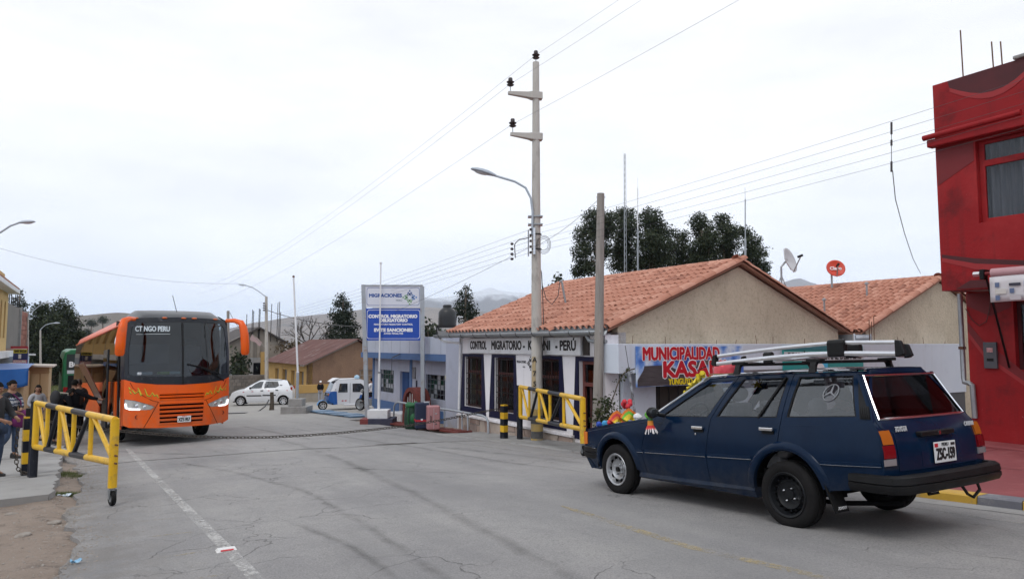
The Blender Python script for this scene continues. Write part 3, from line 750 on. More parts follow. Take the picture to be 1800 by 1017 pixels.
text('PERÚ',.05,M_letter,o,cb.p(15.85,9.697,.95),(pi/2,0,0),maxw=.11)
gutter(cb,11.9,20.4,9.24,1.83,nb=11)
mb = MB(); mb.tube([cb.p(12.55,9.27,1.73),cb.p(12.5,9.3,1.63),cb.p(12.4,9.34,1.6),cb.p(11.9,9.3,1.6)],.04,8); mb.ob('outlet_pipe',M_galv,o,smooth=40)
mb = MB(); mb.tube([cb.p(20.2,9.27,1.73),cb.p(20.1,9.4,1.62),cb.p(19.55,9.62,1.58),cb.p(19.5,9.66,1.5),cb.p(19.58,9.66,-1.0)],.04,8); mb.ob('downpipe',M_white,o,smooth=40)
# stone clad plinth: irregular slabs
M_st = [mat('plinth_stone_%d' % i,c,.8,c2=tuple(x*.75 for x in c),scale=5,bump=.3) for i,c in enumerate(((.42,.32,.27),(.36,.26,.22),(.48,.40,.34),(.33,.26,.23)))]
mb = MB(); cb.bx(mb,13.60,s_far,9.655,9.70,-1.25,-.60); mb.ob('plinth_mortar',mat('mortar',(.40,.37,.34),.9),o)
mb = MB(); cb.bx(mb,13.60,s_far+.02,9.60,9.70,-.60,-.555); mb.ob('plinth_cap',M_wallw,o)
rd = random.Random(5); s = s_far; off = 0
while s > 13.7:
    w = rd.uniform(.22,.5); s1 = max(13.62,s-w); no = rd.uniform(-.12,.12); gnd = G(s,9.7)-.12
    zs = [-.61,gnd]
    if gnd < -.95 and rd.random() < .6: zs = [-.61,rd.uniform(-.88,-.72),gnd]
    for j in range(len(zs)-1):
        f0,f1 = j/(len(zs)-1),(j+1)/(len(zs)-1); g_ = .012
        poly = [(s-g_+off*f0,zs[j]-g_),(s1+g_+no*f0,zs[j]-g_),(s1+g_+no*f1,zs[j+1]+g_),(s-g_+off*f1,zs[j+1]+g_)]
        mb = MB(); mb.prism(poly,lambda a,b,d: cb.p(min(max(a,13.61),s_far),d,b),9.632+rd.uniform(-.008,.008),9.66); mb.ob('stone',rd.choice(M_st),o,bevel=.006)
    off = no; s = s1
# --- second tiled building behind the low white front
gb = Fr('tiled_building','brown stuccoed gable building with red tile roof behind the blue car','building',12.0,18.4,-1.2)
gable_building(gb,19.6,1.86,-1.2,3.53,7.5,seed=8)
mb = MB(); gb.bx(mb,12.25,19.4,18.42,18.62,-1.1,1.8); mb.ob('side_wall',M_stucco,gb.o)
for s,t,h in ((13.9,19.3,.5),(13.4,20.7,.45),(15.8,19.6,.4)):
    zr = 1.86+(t-18.4+.35)*(1.67/4.1); mb = MB(); mb.tube([gb.p(s,t,zr),gb.p(s,t,zr+h)],.028,8); mb.lathe([(.06,0),(.06,.05),(.0,.09)],8,gb.p(s,t,zr+h)); mb.ob('vent_pipe',M_galv,gb.o)
# infill and valley gutter between the two gables
vg = Fr('valley_wall','short stucco wall and metal gutter box between two gables','wall',12.0,17.2,-1.2)
mb = MB(); vg.bx(mb,12.06,12.2,17.21,18.39,-1.15,1.58); mb.ob('wall',M_stucco,vg.o)
mb = MB(); vg.bx(mb,11.72,12.3,17.42,18.2,1.60,1.80); mb.ob('gutter_box',M_galv,vg.o,bevel=.01)
mb = MB(); vg.bx(mb,11.69,11.718,17.5,18.1,1.70,1.78); vg.bx(mb,11.69,11.718,17.40,17.47,1.58,1.82); vg.bx(mb,11.69,11.718,18.15,18.22,1.58,1.82); mb.ob('gutter_strap',M_alu,vg.o)
# --- low white shop front under the gables
sf = Fr('shop_front','low white shop front with flat roof running under the brown gables','building',11.5,9.3,-.9)
o = sf.o
mb = MB(); sf.bx(mb,11.5,11.98,9.3,17.0,.94,1.55); mb.ob('fascia',M_wallb,o,bevel=.01)
mb = MB(); sf.bx(mb,11.5,11.97,17.0,22.45,.13,1.552); mb.ob('fascia',M_wallb,o,bevel=.01)
mb = MB(); sf.bx(mb,11.52,11.95,17.02,22.4,-.9,.128); mb.ob('base_wall',mat('dark_grey_base',(.085,.085,.09),.8),o)
fs = lambda a,b,d: sf.p(d,a,b)
mb = MB(); panel(mb,rect(9.72,17.0,-.9,.938),[rect(10.62,13.2,-.75,.72),rect(13.9,16.4,-.2,.72)],fs,11.86,11.97); mb.ob('recess_wall',M_wallb,o)
mb = MB(); sf.bx(mb,11.9,11.96,10.7,13.1,-.74,.71); sh = mb.ob('opening_shade',mat('dark_opening',(.025,.022,.02),.6,c2=(.04,.035,.03),scale=6),o)  # flat dark sheet painted as the shade inside the open shop doorway
for k in range(9):
    mb = MB(); mb.tube([sf.p(11.89,10.75+.28*k,-.7),sf.p(11.89,10.75+.28*k,.7)],.012,6); mb.ob('bar',M_iron,o)
mb = MB(); sf.bx(mb,11.875,11.95,13.9,16.4,-.2,.72); mb.ob('window',M_dark,o)
rd = random.Random(17)
for k in range(16):
    t = 9.6+12.6*(k+rd.random()*.8)/16; h = rd.uniform(.05,.2); mb = MB(); mb.tube([sf.p(11.8,t,1.55),sf.p(11.8,t+rd.gauss(0,.02),1.55+h)],.007,4); mb.ob('rebar',M_rust,o)
# posts of rebar in valley
for t in (17.95,18.05,18.16):
    mb = MB(); mb.tube([sf.p(11.6,t,1.55),sf.p(11.6,t+.02,2.25+random.uniform(-.15,.15))],.01,5); mb.ob('rebar',M_rust,o)
# banners
def skyprint():
    m = bpy.data.materials.new('banner_sky_print'); m.use_nodes = True; t = m.node_tree; b = t.nodes['Principled BSDF']; b.inputs['Roughness'].default_value = .45
    tc = N(t,'ShaderNodeTexCoord'); n = N(t,'ShaderNodeTexNoise'); n.inputs['Scale'].default_value = 1.9; n.inputs['Detail'].default_value = 5; t.links.new(tc.outputs['Object'],n.inputs['Vector'])
    r = N(t,'ShaderNodeValToRGB'); t.links.new(n.outputs['Fac'],r.inputs[0]); e = r.color_ramp.elements
    e[0].position = .40; e[0].color = (.03,.09,.42,1); e[1].position = .62; e[1].color = (.62,.70,.82,1); x = e.new(.5); x.color = (.13,.28,.66,1)
    t.links.new(r.outputs[0],b.inputs['Base Color']); return m
M_redl = mat('red_print',(.50,.012,.025),.4); M_whl = mat('white_print',(.80,.80,.82),.45); M_yel = mat('yellow_print',(.72,.55,.02),.4)
bn = Fr('banner','printed sky-blue banner with red lettering MUNICIPALIDAD KASANI on the shop front','banner',11.47,11.3,.6)
mb = MB(); mb.b2(bn.p(11.48,9.74,.66),bn.p(11.45,12.92,1.50)); b0 = mb.ob('sheet',skyprint(),bn.o)
mb = MB(); panel(mb,[(9.76,.67),(11.5,.67),(11.3,.83),(10.9,.98),(10.6,1.1),(9.95,1.09),(9.92,1.0),(9.76,.8)],[],lambda a,b,d: bn.p(d,a,b),11.445,11.449); mb.ob('thatch_print',mat('dark_thatch_print',(.035,.03,.035),.5,c2=(.09,.08,.085),scale=3,stretch=(1,1,14)),bn.o)
mb = MB(); arc = [(11.75+.62*cos(a),.78+.42*sin(a)) for a in [pi*i/14 for i in range(15)]]+[(11.75+.5*cos(a),.78+.31*sin(a)) for a in [pi-pi*i/14 for i in range(15)]]
panel(mb,arc,[],lambda a,b,d: bn.p(d,a,b),11.441,11.447); mb.ob('arch_print',mat('dark_stone_print',(.045,.04,.045),.6,c2=(.14,.13,.13),scale=14),bn.o)
def facetext(body,size,w,t,z,dpt,m,out=None,ob=.02,bold=.01):
    # reads from -t to +t as seen from the road: local +y direction, facing local +x
    R = (pi/2,0,pi/2)
    if out: text(body,size,out,bn.o,bn.p(dpt+.004,t,z),R,maxw=w+2*ob,bold=bold+ob,depth=.001)
    text(body,size,m,bn.o,bn.p(dpt,t,z),R,maxw=w,bold=bold,depth=.001)
facetext('MUNICIPALIDAD',.37,2.25,11.02,1.33,11.435,M_redl,M_whl,.016,.016)
facetext('KASANI',.46,1.9,11.4,.99,11.43,M_redl,M_whl,.022,.024)
facetext('YUNGUYO',.18,.70,10.95,.74,11.435,M_yel,None,0,.007)
pn = Fr('police_sign','teal police sign board on the white wall behind the roof rack','sign',11.47,15.8,.8)
mb = MB(); mb.b2(pn.p(11.485,14.3,.72),pn.p(11.45,17.42,1.50)); mb.ob('board',mat('teal_board',(.01,.27,.26),.4),pn.o)
mb = MB(); mb.b2(pn.p(11.449,14.32,1.14),pn.p(11.444,17.4,1.36)); mb.ob('lettering_band',mat('pale_band',(.55,.57,.6),.5),pn.o)
mb = MB(); mb.b2(pn.p(11.449,14.32,1.40),pn.p(11.444,17.4,1.49)); mb.ob('stripe',mat('dark_teal',(.02,.16,.2),.4),pn.o)
R = (pi/2,0,pi/2)
text('POLICÍA NACIONAL DEL PERÚ',.24,M_letter,pn.o,pn.p(11.44,15.9,1.24),R,maxw=2.9,bold=.009,depth=.001)
mb = MB(); mb.b2(pn.p(11.449,15.35,.72),pn.p(11.443,15.95,1.12)); mb.ob('crest_panel',mat('sky_blue_print',(.05,.45,.75),.4),pn.o)
mb = MB(); panel(mb,[(15.65+.16*cos(a),.95+.12*sin(a)) for a in [2*pi*i/14 for i in range(14)]],[],lambda a,b,d: pn.p(d,a,b),11.438,11.443); mb.ob('crest',M_whl,pn.o)
# --- red building on the right
def redmat(): return mat('red_wall_paint',(.31,.010,.013),.6,c2=(.24,.008,.011),scale=.8,bump=.35,bscale=18,spec=.25,stain=((.09,.008,.010),1.1,.4,.7))
M_red = redmat(); M_redd = mat('dark_red_mural_paint',(.045,.005,.008),.65,c2=(.09,.007,.010),scale=1.2); M_redm = mat('mid_red_mural_paint',(.13,.007,.010),.65,c2=(.18,.008,.012),scale=1.5); M_redb = mat('bright_red_mural_paint',(.34,.018,.022),.6,c2=(.28,.012,.015),scale=1.5)
rb = Fr('red_building','two storey dark red painted building with overhanging upper floor','building',7.1,14.0,-.45); o = rb.o
ft = lambda a,b,d: rb.p(a,d,b)
SE = -7.0
mb = MB(); panel(mb,rect(SE,7.1,-.4,2.5),[rect(4.6,6.32,1.10,2.3),rect(1.2,3.2,-.2,2.1),rect(-3.5,-.5,.6,2.2)],ft,14.0,14.25); mb.ob('lower_wall',M_red,o)
mb = MB(); rb.bx(mb,6.85,7.095,14.25,21,-.4,2.5); mb.ob('side_wall',M_red,o)
mb = MB(); panel(mb,rect(SE,7.1,2.5,6.30),[rect(4.75,6.42,3.64,5.08),rect(1.5,3.4,3.64,5.08),rect(-3,-1,3.64,5.08)],ft,13.2,13.45); mb.ob('upper_wall',M_red,o)
mb = MB(); rb.bx(mb,6.87,7.09,13.45,21,2.5,6.28); mb.ob('upper_side_wall',M_red,o)
mb = MB(); rb.bx(mb,SE,6.86,13.46,21,2.5,2.6); rb.bx(mb,SE,6.86,13.46,21,5.3,5.42); rb.bx(mb,SE,6.86,20.8,21,-.4,6.2); rb.bx(mb,SE,6.86,15.6,15.7,-.4,5.3); mb.ob('inner_slabs',mat('inner_plaster',(.28,.25,.24),.9),o)
mb = MB(); rb.bx(mb,SE,7.16,13.02,13.198,5.12,5.26); mb.ob('ledge',M_red,o,bevel=.02)
mb = MB(); mb.tube([rb.p(7.2,13.0,5.30),rb.p(5.6,13.0,5.34)],.05,10); mb.ob('pipe',M_red,o,smooth=40)
# mural swooshes, painted on the wall (flat print)
def fold(name,pts,d,m):
    mb = MB(); panel(mb,pts,[],ft,d,d+.004); mb.ob(name,m,o)
sw = [(6.85-.02,6.295)]+[(6.8-1.75*u,6.16-.30*sin(pi*min(1,u*1.15))+.28*u*u*u) for u in [i/10 for i in range(11)]]+[(5.0,6.295)]
fold('mural_fold',sw,13.192,M_redd)
fold('mural_fold',[(6.8-1.75*u,6.16-.30*sin(pi*min(1,u*1.15))+.28*u*u*u) for u in [i/10 for i in range(11)]]+[(6.8-1.75*u,6.09-.33*sin(pi*min(1,u*1.15))+.26*u*u*u) for u in [1-i/10 for i in range(11)]],13.192,M_redb)
fold('mural_fold',[(7.08,5.10),(6.45,5.10),(6.45,4.75),(7.08,4.42)],13.193,M_redm)
fold('mural_fold',[(7.07,3.10),(6.5,2.94),(5.6,2.82),(4.5,2.86),(4.5,2.92),(5.6,2.90),(6.5,3.03),(7.07,3.16)],13.193,M_redd)
fold('mural_fold',[(7.07,3.10),(6.5,2.94),(5.6,2.82),(5.6,2.70),(6.5,2.84),(7.07,3.03)],13.1935,M_redb)
fold('mural_fold',[(6.85,2.52),(6.6,2.66),(6.35,2.64),(6.25,2.52)],13.192,M_redd)
fold('mural_fold',[(7.09,1.78),(6.85,1.42),(6.6,1.20),(6.2,.90),(5.6,.62),(4.8,.5),(4.8,.78),(5.6,.86),(6.2,1.06),(6.6,1.42),(6.85,1.62),(7.09,1.95)],13.992,M_redm)
fold('mural_fold',[(7.09,1.78),(6.85,1.42),(6.6,1.20),(6.2,.90),(5.6,.62),(4.8,.5),(4.8,.44),(5.6,.55),(6.2,.82),(6.6,1.12),(6.85,1.33),(7.09,1.68)],13.9925,M_redb)
fold('mural_fold',[(7.09,2.48),(6.35,2.48),(6.35,2.2),(6.7,2.05),(7.09,2.25)],13.992,M_redm)
# upper windows
M_curt = mat('grey_curtain',(.34,.33,.34),.85,c2=(.20,.195,.21),scale=4,stretch=(6,6,.3))  # vertical dark streaks paint fold shade into the cloth colour
for (a,b_) in ((4.75,6.42),(1.5,3.4),(-3,-1)):
    z0_,z1_ = 3.64,5.08; m_ = b_-.82
    wn = MB(); panel(wn,rect(a,b_,z0_,z1_),[rect(m_+.05,b_-.09,z0_+.08,4.63),rect(a+.07,m_-.05,z0_+.08,4.63),rect(m_-.30,b_-.09,4.74,z1_-.06),rect(a+.07,m_-.41,4.74,z1_-.06)],ft,13.30,13.36)
    w_ = wn.ob('window_frame',M_red,o,bevel=.008)
    mb = MB(); rb.bx(mb,a+.05,b_-.05,13.328,13.332,z0_+.05,z1_-.05); mb.ob('pane',M_pane,w_)
    mb = MB(); mb.grid(lambda u,v: rb.p(b_-.02-u*(b_-a-.04),13.42+.045*sin(u*62)+.02*sin(u*27),z0_+v*(z1_-z0_)),120,2); mb.ob('curtain',M_curt,w_,smooth=60)
for (a,b_,z0_,z1_) in ((4.6,6.32,1.10,2.3),(-3.5,-.5,.6,2.2)):
    wn = MB(); panel(wn,rect(a,b_,z0_,z1_),[rect(a+.06,(a+b_)/2-.03,z0_+.06,z1_-.06),rect((a+b_)/2+.03,b_-.06,z0_+.06,z1_-.06)],ft,14.12,14.18); w_ = wn.ob('window_frame',M_redd,o)
    mb = MB(); rb.bx(mb,a+.05,b_-.05,14.148,14.152,z0_+.05,z1_-.05); mb.ob('pane',M_pane,w_)
    mb = MB(); mb.grid(lambda u,v: rb.p(b_-u*(b_-a),14.3+.02*sin(u*50),z0_+v*(z1_-z0_)*.8),60,2); mb.ob('curtain',M_curt,w_)
mb = MB(); rb.bx(mb,1.2,3.2,14.15,14.2,-.2,2.1); mb.ob('door',M_redd,o)
mb = MB(); rb.bx(mb,6.60,6.82,13.94,13.99,1.11,1.58); mx_ = mb.ob('meter_box',mat('dark_grey_box',(.05,.055,.07),.5,c2=(.08,.08,.09),scale=12),o,bevel=.006)
mb = MB(); rb.bx(mb,6.66,6.76,13.936,13.939,1.40,1.48); mb.ob('sticker',mat('faded_red_sticker',(.35,.06,.06),.5,c2=(.5,.4,.4),scale=30),mx_)
mb = MB(); rb.bx(mb,6.655,6.765,13.936,13.939,1.24,1.29); mb.ob('slot',M_bplast,mx_)
mb = MB(); mb.tube([rb.p(7.08+.02,13.97,2.2),rb.p(7.0,13.96,2.0),rb.p(6.88,13.96,1.88),rb.p(6.75,13.96,1.95),rb.p(6.68,13.96,2.2),rb.p(6.66,13.96,2.45)],.008,5); mb.ob('cable',M_dred,o)
for k,(s,h) in enumerate(((6.62,.9),(6.12,.5),(5.98,.45))):
    mb = MB(); mb.tube([rb.p(s,13.32,6.2),rb.p(s+.01,13.32,6.3+h)],.012,5); mb.ob('rebar',M_rust,o)
mb = MB(); rb.bx(mb,5.45,5.75,13.15,13.4,6.305,6.37); mb.ob('coping_stone',M_conc,o,bevel=.02)
# downpipe at the corner, with elbow into the red wall
dp = MB(); dp.tube([rb.p(7.24,14.06,2.49),rb.p(7.24,14.06,.92),rb.p(7.22,14.04,.84),rb.p(7.1,14.0,.82),rb.p(7.04,13.95,.80),rb.p(7.02,13.95,.2)],.045,10); dp.ob('downpipe',M_galv,o,smooth=40)
mb = MB(); rb.bx(mb,7.20,7.28,14.0,14.12,1.45,1.50); mb.ob('pipe_clip',M_rust,o)
# awning
aw = Fr('rolled_awning','rolled pale pink awning with printed white valance on the red building','awning',5.9,12.7,2.2)
mb = MB(); mb.tube([aw.p(5.98,12.62,2.70),aw.p(-1.0,12.62,2.70)],.075,12); mb.ob('roll',mat('faded_pink_canvas',(.50,.30,.32),.8,c2=(.42,.24,.26),scale=4),aw.o,smooth=40)
mb = MB(); mb.tube([aw.p(6.08,12.62,2.70),aw.p(5.9,12.62,2.70)],.03,8); mb.ob('roller_end',M_redm,aw.o)
mb = MB(); mb.box(aw.p(6.13,12.66,2.69),(.07,.14,.17)); mb.box(aw.p(6.13,12.9,2.75),(.06,.5,.05)); mb.ob('bracket',M_bplast,aw.o,bevel=.01)
mb = MB(); mb.tube([aw.p(6.16,12.62,2.70),aw.p(6.26,12.62,2.70)],.045,6); mb.ob('hex_bolt',M_alu,aw.o)
mb = MB(); mb.grid(lambda u,v: aw.p(6.0-6.9*u,12.57+.012*sin(u*40)*(1-v),2.22+.41*v+.01*sin(u*23)),60,4); vl = mb.ob('valance',mat('white_vinyl',(.66,.64,.66),.6,c2=(.58,.56,.58),scale=3),aw.o,smooth=60)
vl.modifiers.new('thick','SOLIDIFY').thickness = .004
rd = random.Random(11); cc = [mat('print_%d' % i,c,.5) for i,c in enumerate(((.05,.22,.55),(.03,.30,.36),(.03,.03,.05),(.45,.42,.44),(.55,.53,.5),(.10,.14,.25)))]
for i in range(9):
    for j in range(3):
        s = 5.92-.21*i; z = 2.52-.105*j; mb = MB(); k = rd.random()
        if k < .35: aw.bx(mb,s-.165,s,12.55,12.553,z-.05,z-.005); mm = cc[rd.choice((0,1,2))]
        elif k < .55: aw.bx(mb,s-.07,s-.005,12.55,12.553,z-.06,z+.015); mm = cc[rd.choice((0,1,5))]
        else: aw.bx(mb,s-.165,s,12.55,12.553,z-.065,z+.015); mm = cc[rd.choice((3,4))]
        mb.ob('printed_patch',mm,vl)
mb = MB(); mb.beam(aw.p(6.10,12.7,2.6),aw.p(6.42,13.97,1.14),.03,.03); mb.ob('strut',M_bplast,aw.o)
# red forecourt with painted kerb
M_redp = mat('red_painted_concrete',(.27,.06,.065),.7,c2=(.20,.04,.045),scale=1.1,bump=.25,bscale=40,stain=((.36,.13,.13),2.0,.35,.6))
fc = bpy.data.objects.new('forecourt',None); COL.objects.link(fc); struct(fc); fc.rotation_euler = (0,0,RZ)
bs = [9.2,6.4,3.4,.4,-2.6,-5.6,-9]
for i in range(len(bs)-1):
    s1,s0 = bs[i]-.01,bs[i+1]+.01
    for (t0,t1) in ((8.60,11.0),(11.02,13.35)):
        mb = MB(); L = []
        for k in range(9):
            s = s0+(s1-s0)*k/8; L.append([RW(s,t,G(min(s,6.4),t0 if t0 > 9 else 9)+.125+.004*fbm(s,t,1)) for t in (t0,(t0+t1)/2,t1)])
        mb.loft(L,closed=False); e = [L[-1],L[0]]
        for l in e: mb.loft([l,[(p[0],p[1],p[2]-.3) for p in l]],closed=False)
        mb.ob('slab',M_redp,fc,smooth=40)
mb = MB(); mb.b2((-7.1,13.36,-.6),(9,13.995,-.19)); mb.ob('step',M_redp,fc,bevel=.02)
M_kg = mat('kerb_grey_paint',(.14,.14,.17),.7,c2=(.2,.2,.22),scale=5,stain=((.3,.29,.28),5,.4,.7)); M_ky = mat('kerb_yellow_paint',(.62,.38,.05),.6,c2=(.5,.3,.05),scale=5,stain=((.3,.27,.22),5,.3,.6))
edges = [9.2,7.9,6.7,5.5,4.22,3.80-.02,2.6,1.4,.2,-1,-2.2,-3.4,-4.6]
for i in range(len(edges)-1):
    a,b_ = edges[i],edges[i+1]; mb = MB(); L = []
    for s in frange(b_+.006,a-.006,.3): L.append([RW(s,8.33,G(s,8.4)-.03),RW(s,8.345,G(s,8.4)+.115),RW(s,8.365,G(s,8.4)+.13),RW(s,8.585,G(s,8.4)+.13),RW(s,8.59,G(s,8.4)-.05)])
    mb.loft(L,closed=False); mb.add([L[0][j] for j in range(5)],[(0,1,2,3,4)]); mb.add([L[-1][j] for j in range(5)],[(0,1,2,3,4)])
    mb.ob('kerb_stone',M_ky if i % 2 else M_kg,fc)
L = []; gt = MB()
for s in frange(-6,9,.3): L.append([RW(s,8.05+.05*fbm(s,3,1.5),G(s,8.1)+.03),RW(s,8.2,G(s,8.2)+.034),RW(s,8.34,G(s,8.33)+.036)])
gt.loft(L,closed=False); gt.ob('gutter_strip',M_slab,fc)
# ------------------------------------------------------------------ poles, gates, signs, luggage
M_cpole = mat('weathered_concrete_pole',(.50,.475,.44),.85,c2=(.42,.395,.365),scale=2,bump=.3,bscale=30,stain=((.2,.185,.17),3.5,.35,.7),stretch=(1,1,.35))
M_wood = mat('grey_weathered_wood',(.34,.315,.29),.9,c2=(.22,.20,.185),scale=3,bump=.5,bscale=12,stretch=(6,6,.5))
M_insul = mat('brown_porcelain',(.035,.025,.025),.25)
M_lampb = mat('lamp_grey',(.42,.47,.53),.4,c2=(.35,.40,.46),scale=5)
M_glow = mat('lamp_diffuser',(.55,.56,.58),.3)
WIRE = mat('wire',(.06,.06,.064),.6)
def insulator(root,base,h=.30,r=.095,tip=True):
    b = V(base); mb = MB(); mb.tube([b-V((0,0,.12)),b+V((0,0,.12))],.013,6); mb.ob('pin',M_galv,root)
    mb = MB(); mb.lathe([(.03,.08),(r*.75,.10),(r,.12),(r*.5,.15),(r*.95,.18),(r*1.05,.195),(r*.55,.225),(r*.6,.27),(r*.45,.30),(0,.31)],14,b); mb.ob('insulator',M_insul,root,smooth=40)
def lamp_head(root,base,direction,L=.62,w=.15,name='lamp_head',m=M_lampb):
    b = V(base); d = V(direction).normalized(); sd = d.cross(V((0,0,1))).normalized(); up = sd.cross(d); L_ = []
    for u,k,h in ((0,.25,.045),(.12,.5,.06),(.3,.8,.085),(.55,1,.09),(.8,.85,.07),(.95,.5,.045),(1,.2,.02)):
        c = b+d*L*u; L_.append([c+sd*w*k*cos(a)+up*(h*sin(a) if sin(a) > 0 else h*.35*sin(a)) for a in [2*pi*i/14 for i in range(14)]])
    mb = MB(); mb.loft(L_); h_ = mb.ob(name,m,root,smooth=50)
    mb = MB(); c = b+d*L*.58-up*.03; mb.ball(c,(L*.27,w*.72,.03),12,6,rot=Matrix((d,sd,up)).transposed()); mb.ob('diffuser',M_glow,h_,smooth=50)
    return h_
# --- tall concrete power pole with street lamp
pp = on_ground(944,773,.05); PS,PT = st_of(pp)
pole = thing('power_pole','tall tapering concrete power pole with street lamp and two crossarms','pole',pp)
d_ = pp.y
def L3(px,py,d=d_,o_=pole): return at(px,py,d)-V(o_.location)
topz = L3(942,110).z
n = 12; rb_,rt_ = .145,.082
mb = MB(); mb.tube([(0.0,0,-.3),(0,0,1.2),(-.01,0,topz*.5),(L3(942,110).x,0,topz)],[rb_,rb_-.006,(rb_+rt_)/2,rt_],18); mb.ob('shaft',M_cpole,pole,smooth=40)
M_pyel = mat('faded_yellow_band',(.50,.33,.08),.8,c2=(.38,.30,.16),scale=6,stain=((.3,.28,.25),4,.45,.8))
M_pblk = mat('faded_black_band',(.06,.06,.06),.8,c2=(.16,.155,.15),scale=6)
for y0,y1,m_ in ((769.5,772.5,M_pyel),(757,769.4,M_pblk),(744,756.8,M_pyel),(729,743.8,M_pblk),(718,728.8,M_pyel)):
    z0,z1 = L3(944,y1).z,L3(944,y0).z; mb = MB(); mb.lathe([(rb_+.003,z0),(rb_+.003,z1)],18,cap=False); mb.ob('painted_band',m_,pole,smooth=60)
for y,ch in ((632,'A'),(656,'7'),(674,'5')):
    z = L3(944,y).z; text(ch,.17,M_letter,pole,(-.06,-rb_-.001,z),(pi/2,0,-.35),bold=.003)
mb = MB(); z0,z1 = L3(944,690).z,L3(944,626).z
mb.loft([[((rb_+.001)*sin(a),-(rb_+.001)*cos(a),z) for a in [-.95+.12*i for i in range(7)]] for z in (z0,z1)],closed=False); mb.ob('number_panel',mat('worn_yellow_panel',(.42,.29,.10),.8,c2=(.36,.33,.29),scale=7),pole)
# crossarms
for k,(xe,ye,yp) in enumerate(((893,163,169),(897,235,241))):
    pe = L3(xe,ye,d_-.1); pr = L3(942,yp,d_); mb = MB()
    dv = V((pe.x-pr.x,pe.y-pr.y,0)); L_ = dv.length; dv.normalize(); sd = V((-dv.y,dv.x,0))
    mb.loft([[V((pr.x,pr.y,pr.z))+dv*a+sd*b+V((0,0,c)) for b,c in ((-w,-h0),(w,-h0),(w,h1),(-w,h1))] for a,w,h0,h1 in ((-.16,.09,.085,.09),(.10,.11,.085,.09),(.2,.075,.06,.085),(L_,.045,.02-(pe.z-pr.z)*.5,.03+(pe.z-pr.z)))]); mb.ob('crossarm',M_cpole,pole,bevel=.01)
    insulator(pole,pr+dv*(L_-.06)+V((0,0,(pe.z-pr.z)+.08)))
insulator(pole,(L3(942,110).x,0,topz))
# lamp arm
q = [L3(935,415),L3(936,375),L3(933,350),L3(924,332),L3(905,321),L3(868,310)]
mb = MB(); mb.tube([V((p.x,p.y-.12,p.z)) for p in q],.028,8); mb.ob('lamp_arm',M_lampb,pole,smooth=50)
e = q[-1]; lamp_head(pole,(e.x+.05,e.y-.12,e.z-.02),(-1,-.1,.27),L=.64)
for y in (381,395):
    z = L3(944,y).z; mb = MB(); mb.box((-.03,-.0,z),(.36,.27,.03)); mb.ob('clamp',M_galv,pole)
bt = MB(); z0,z1 = L3(940,448).z,L3(940,402).z; bt.box((-.06,-.15,(z0+z1)/2),(.05,.03,z1-z0)); bt.ob('bracket_bar',M_alu,pole)
zs_ = [L3(934,y).z for y in (405,415,425,435,445)]
SP = []
for z in zs_:
    mb = MB(); mb.lathe([(.02,-.03),(.035,-.02),(.022,0),(.035,.02),(.02,.03)],10,(-.15,-.16,z)); mb.ob('spool_insulator',M_insul,pole,smooth=40); SP.append(V((-.15,-.16,z))+pp)
for y in (412,438):
    z = L3(948,y).z; mb = MB(); mb.lathe([(.125,-.015),(.125,.015)],16,(0,0,z),cap=False); mb.ob('steel_band',M_iron,pole)
mb = MB(); mb.tube([L3(928.5,452)-V((0,.2,0)),L3(928.5,406)-V((0,.2,0))],.018,6); mb.ob('spacer_rod',M_galv,pole)
mb = MB()
for r in (.16,.21,.25): mb.tube([V((.17+r*.7*cos(a),-.12,L3(955,431).z+r*sin(a)*.9)) for a in [2*pi*i/18 for i in range(18)]],.006,4,closed=True)
mb.ob('cable_coil',WIRE,pole)
mb = MB(); mb.tube([L3(944,450),L3(952,480),L3(954,520),L3(956,590),L3(951,650)],.012,5); mb.ob('earth_cable',WIRE,pole)
# --- old wooden pole
wp = on_t(1050,735,9.15); wp.z = G(*st_of(wp))+.05
wpo = thing('wooden_pole','leaning grey weathered wooden pole in front of the control building door','pole',wp); dw = wp.y
tp = at(1056,340,dw)-wp
mb = MB(); mb.tube([V((-.02,0,-.2)),tp*.35,tp*.7,tp],[.115,.10,.09,.078],12); mb.ob('shaft',M_wood,wpo,smooth=40)
mb = MB(); mb.tube([tp*.985+V((-.09,0,0)),tp*.985+V((.1,0,.0))],.012,6); mb.ob('bolt',M_galv,wpo)
WTOP = wp+tp*.985
LI2 = thing('line_insulator','four small insulators and a looped cable left of the power pole','insulator',at(905,440,d_-.3)); b2 = V(LI2.location)
for y in (428.5,437.5,446.5,455): mb = MB(); mb.lathe([(.02,-.03),(.04,-.015),(.04,.015),(.02,.03)],8,at(900,y,d_-.3)-b2); mb.ob('insulator',M_insul,LI2)
mb = MB(); mb.tube([at(x,y,d_-.3)-b2 for x,y in ((906,453),(905,440),(904.5,430),(907,426),(913,421),(922,419.5),(934,416))],.012,5); mb.ob('looped_cable',WIRE,LI2)
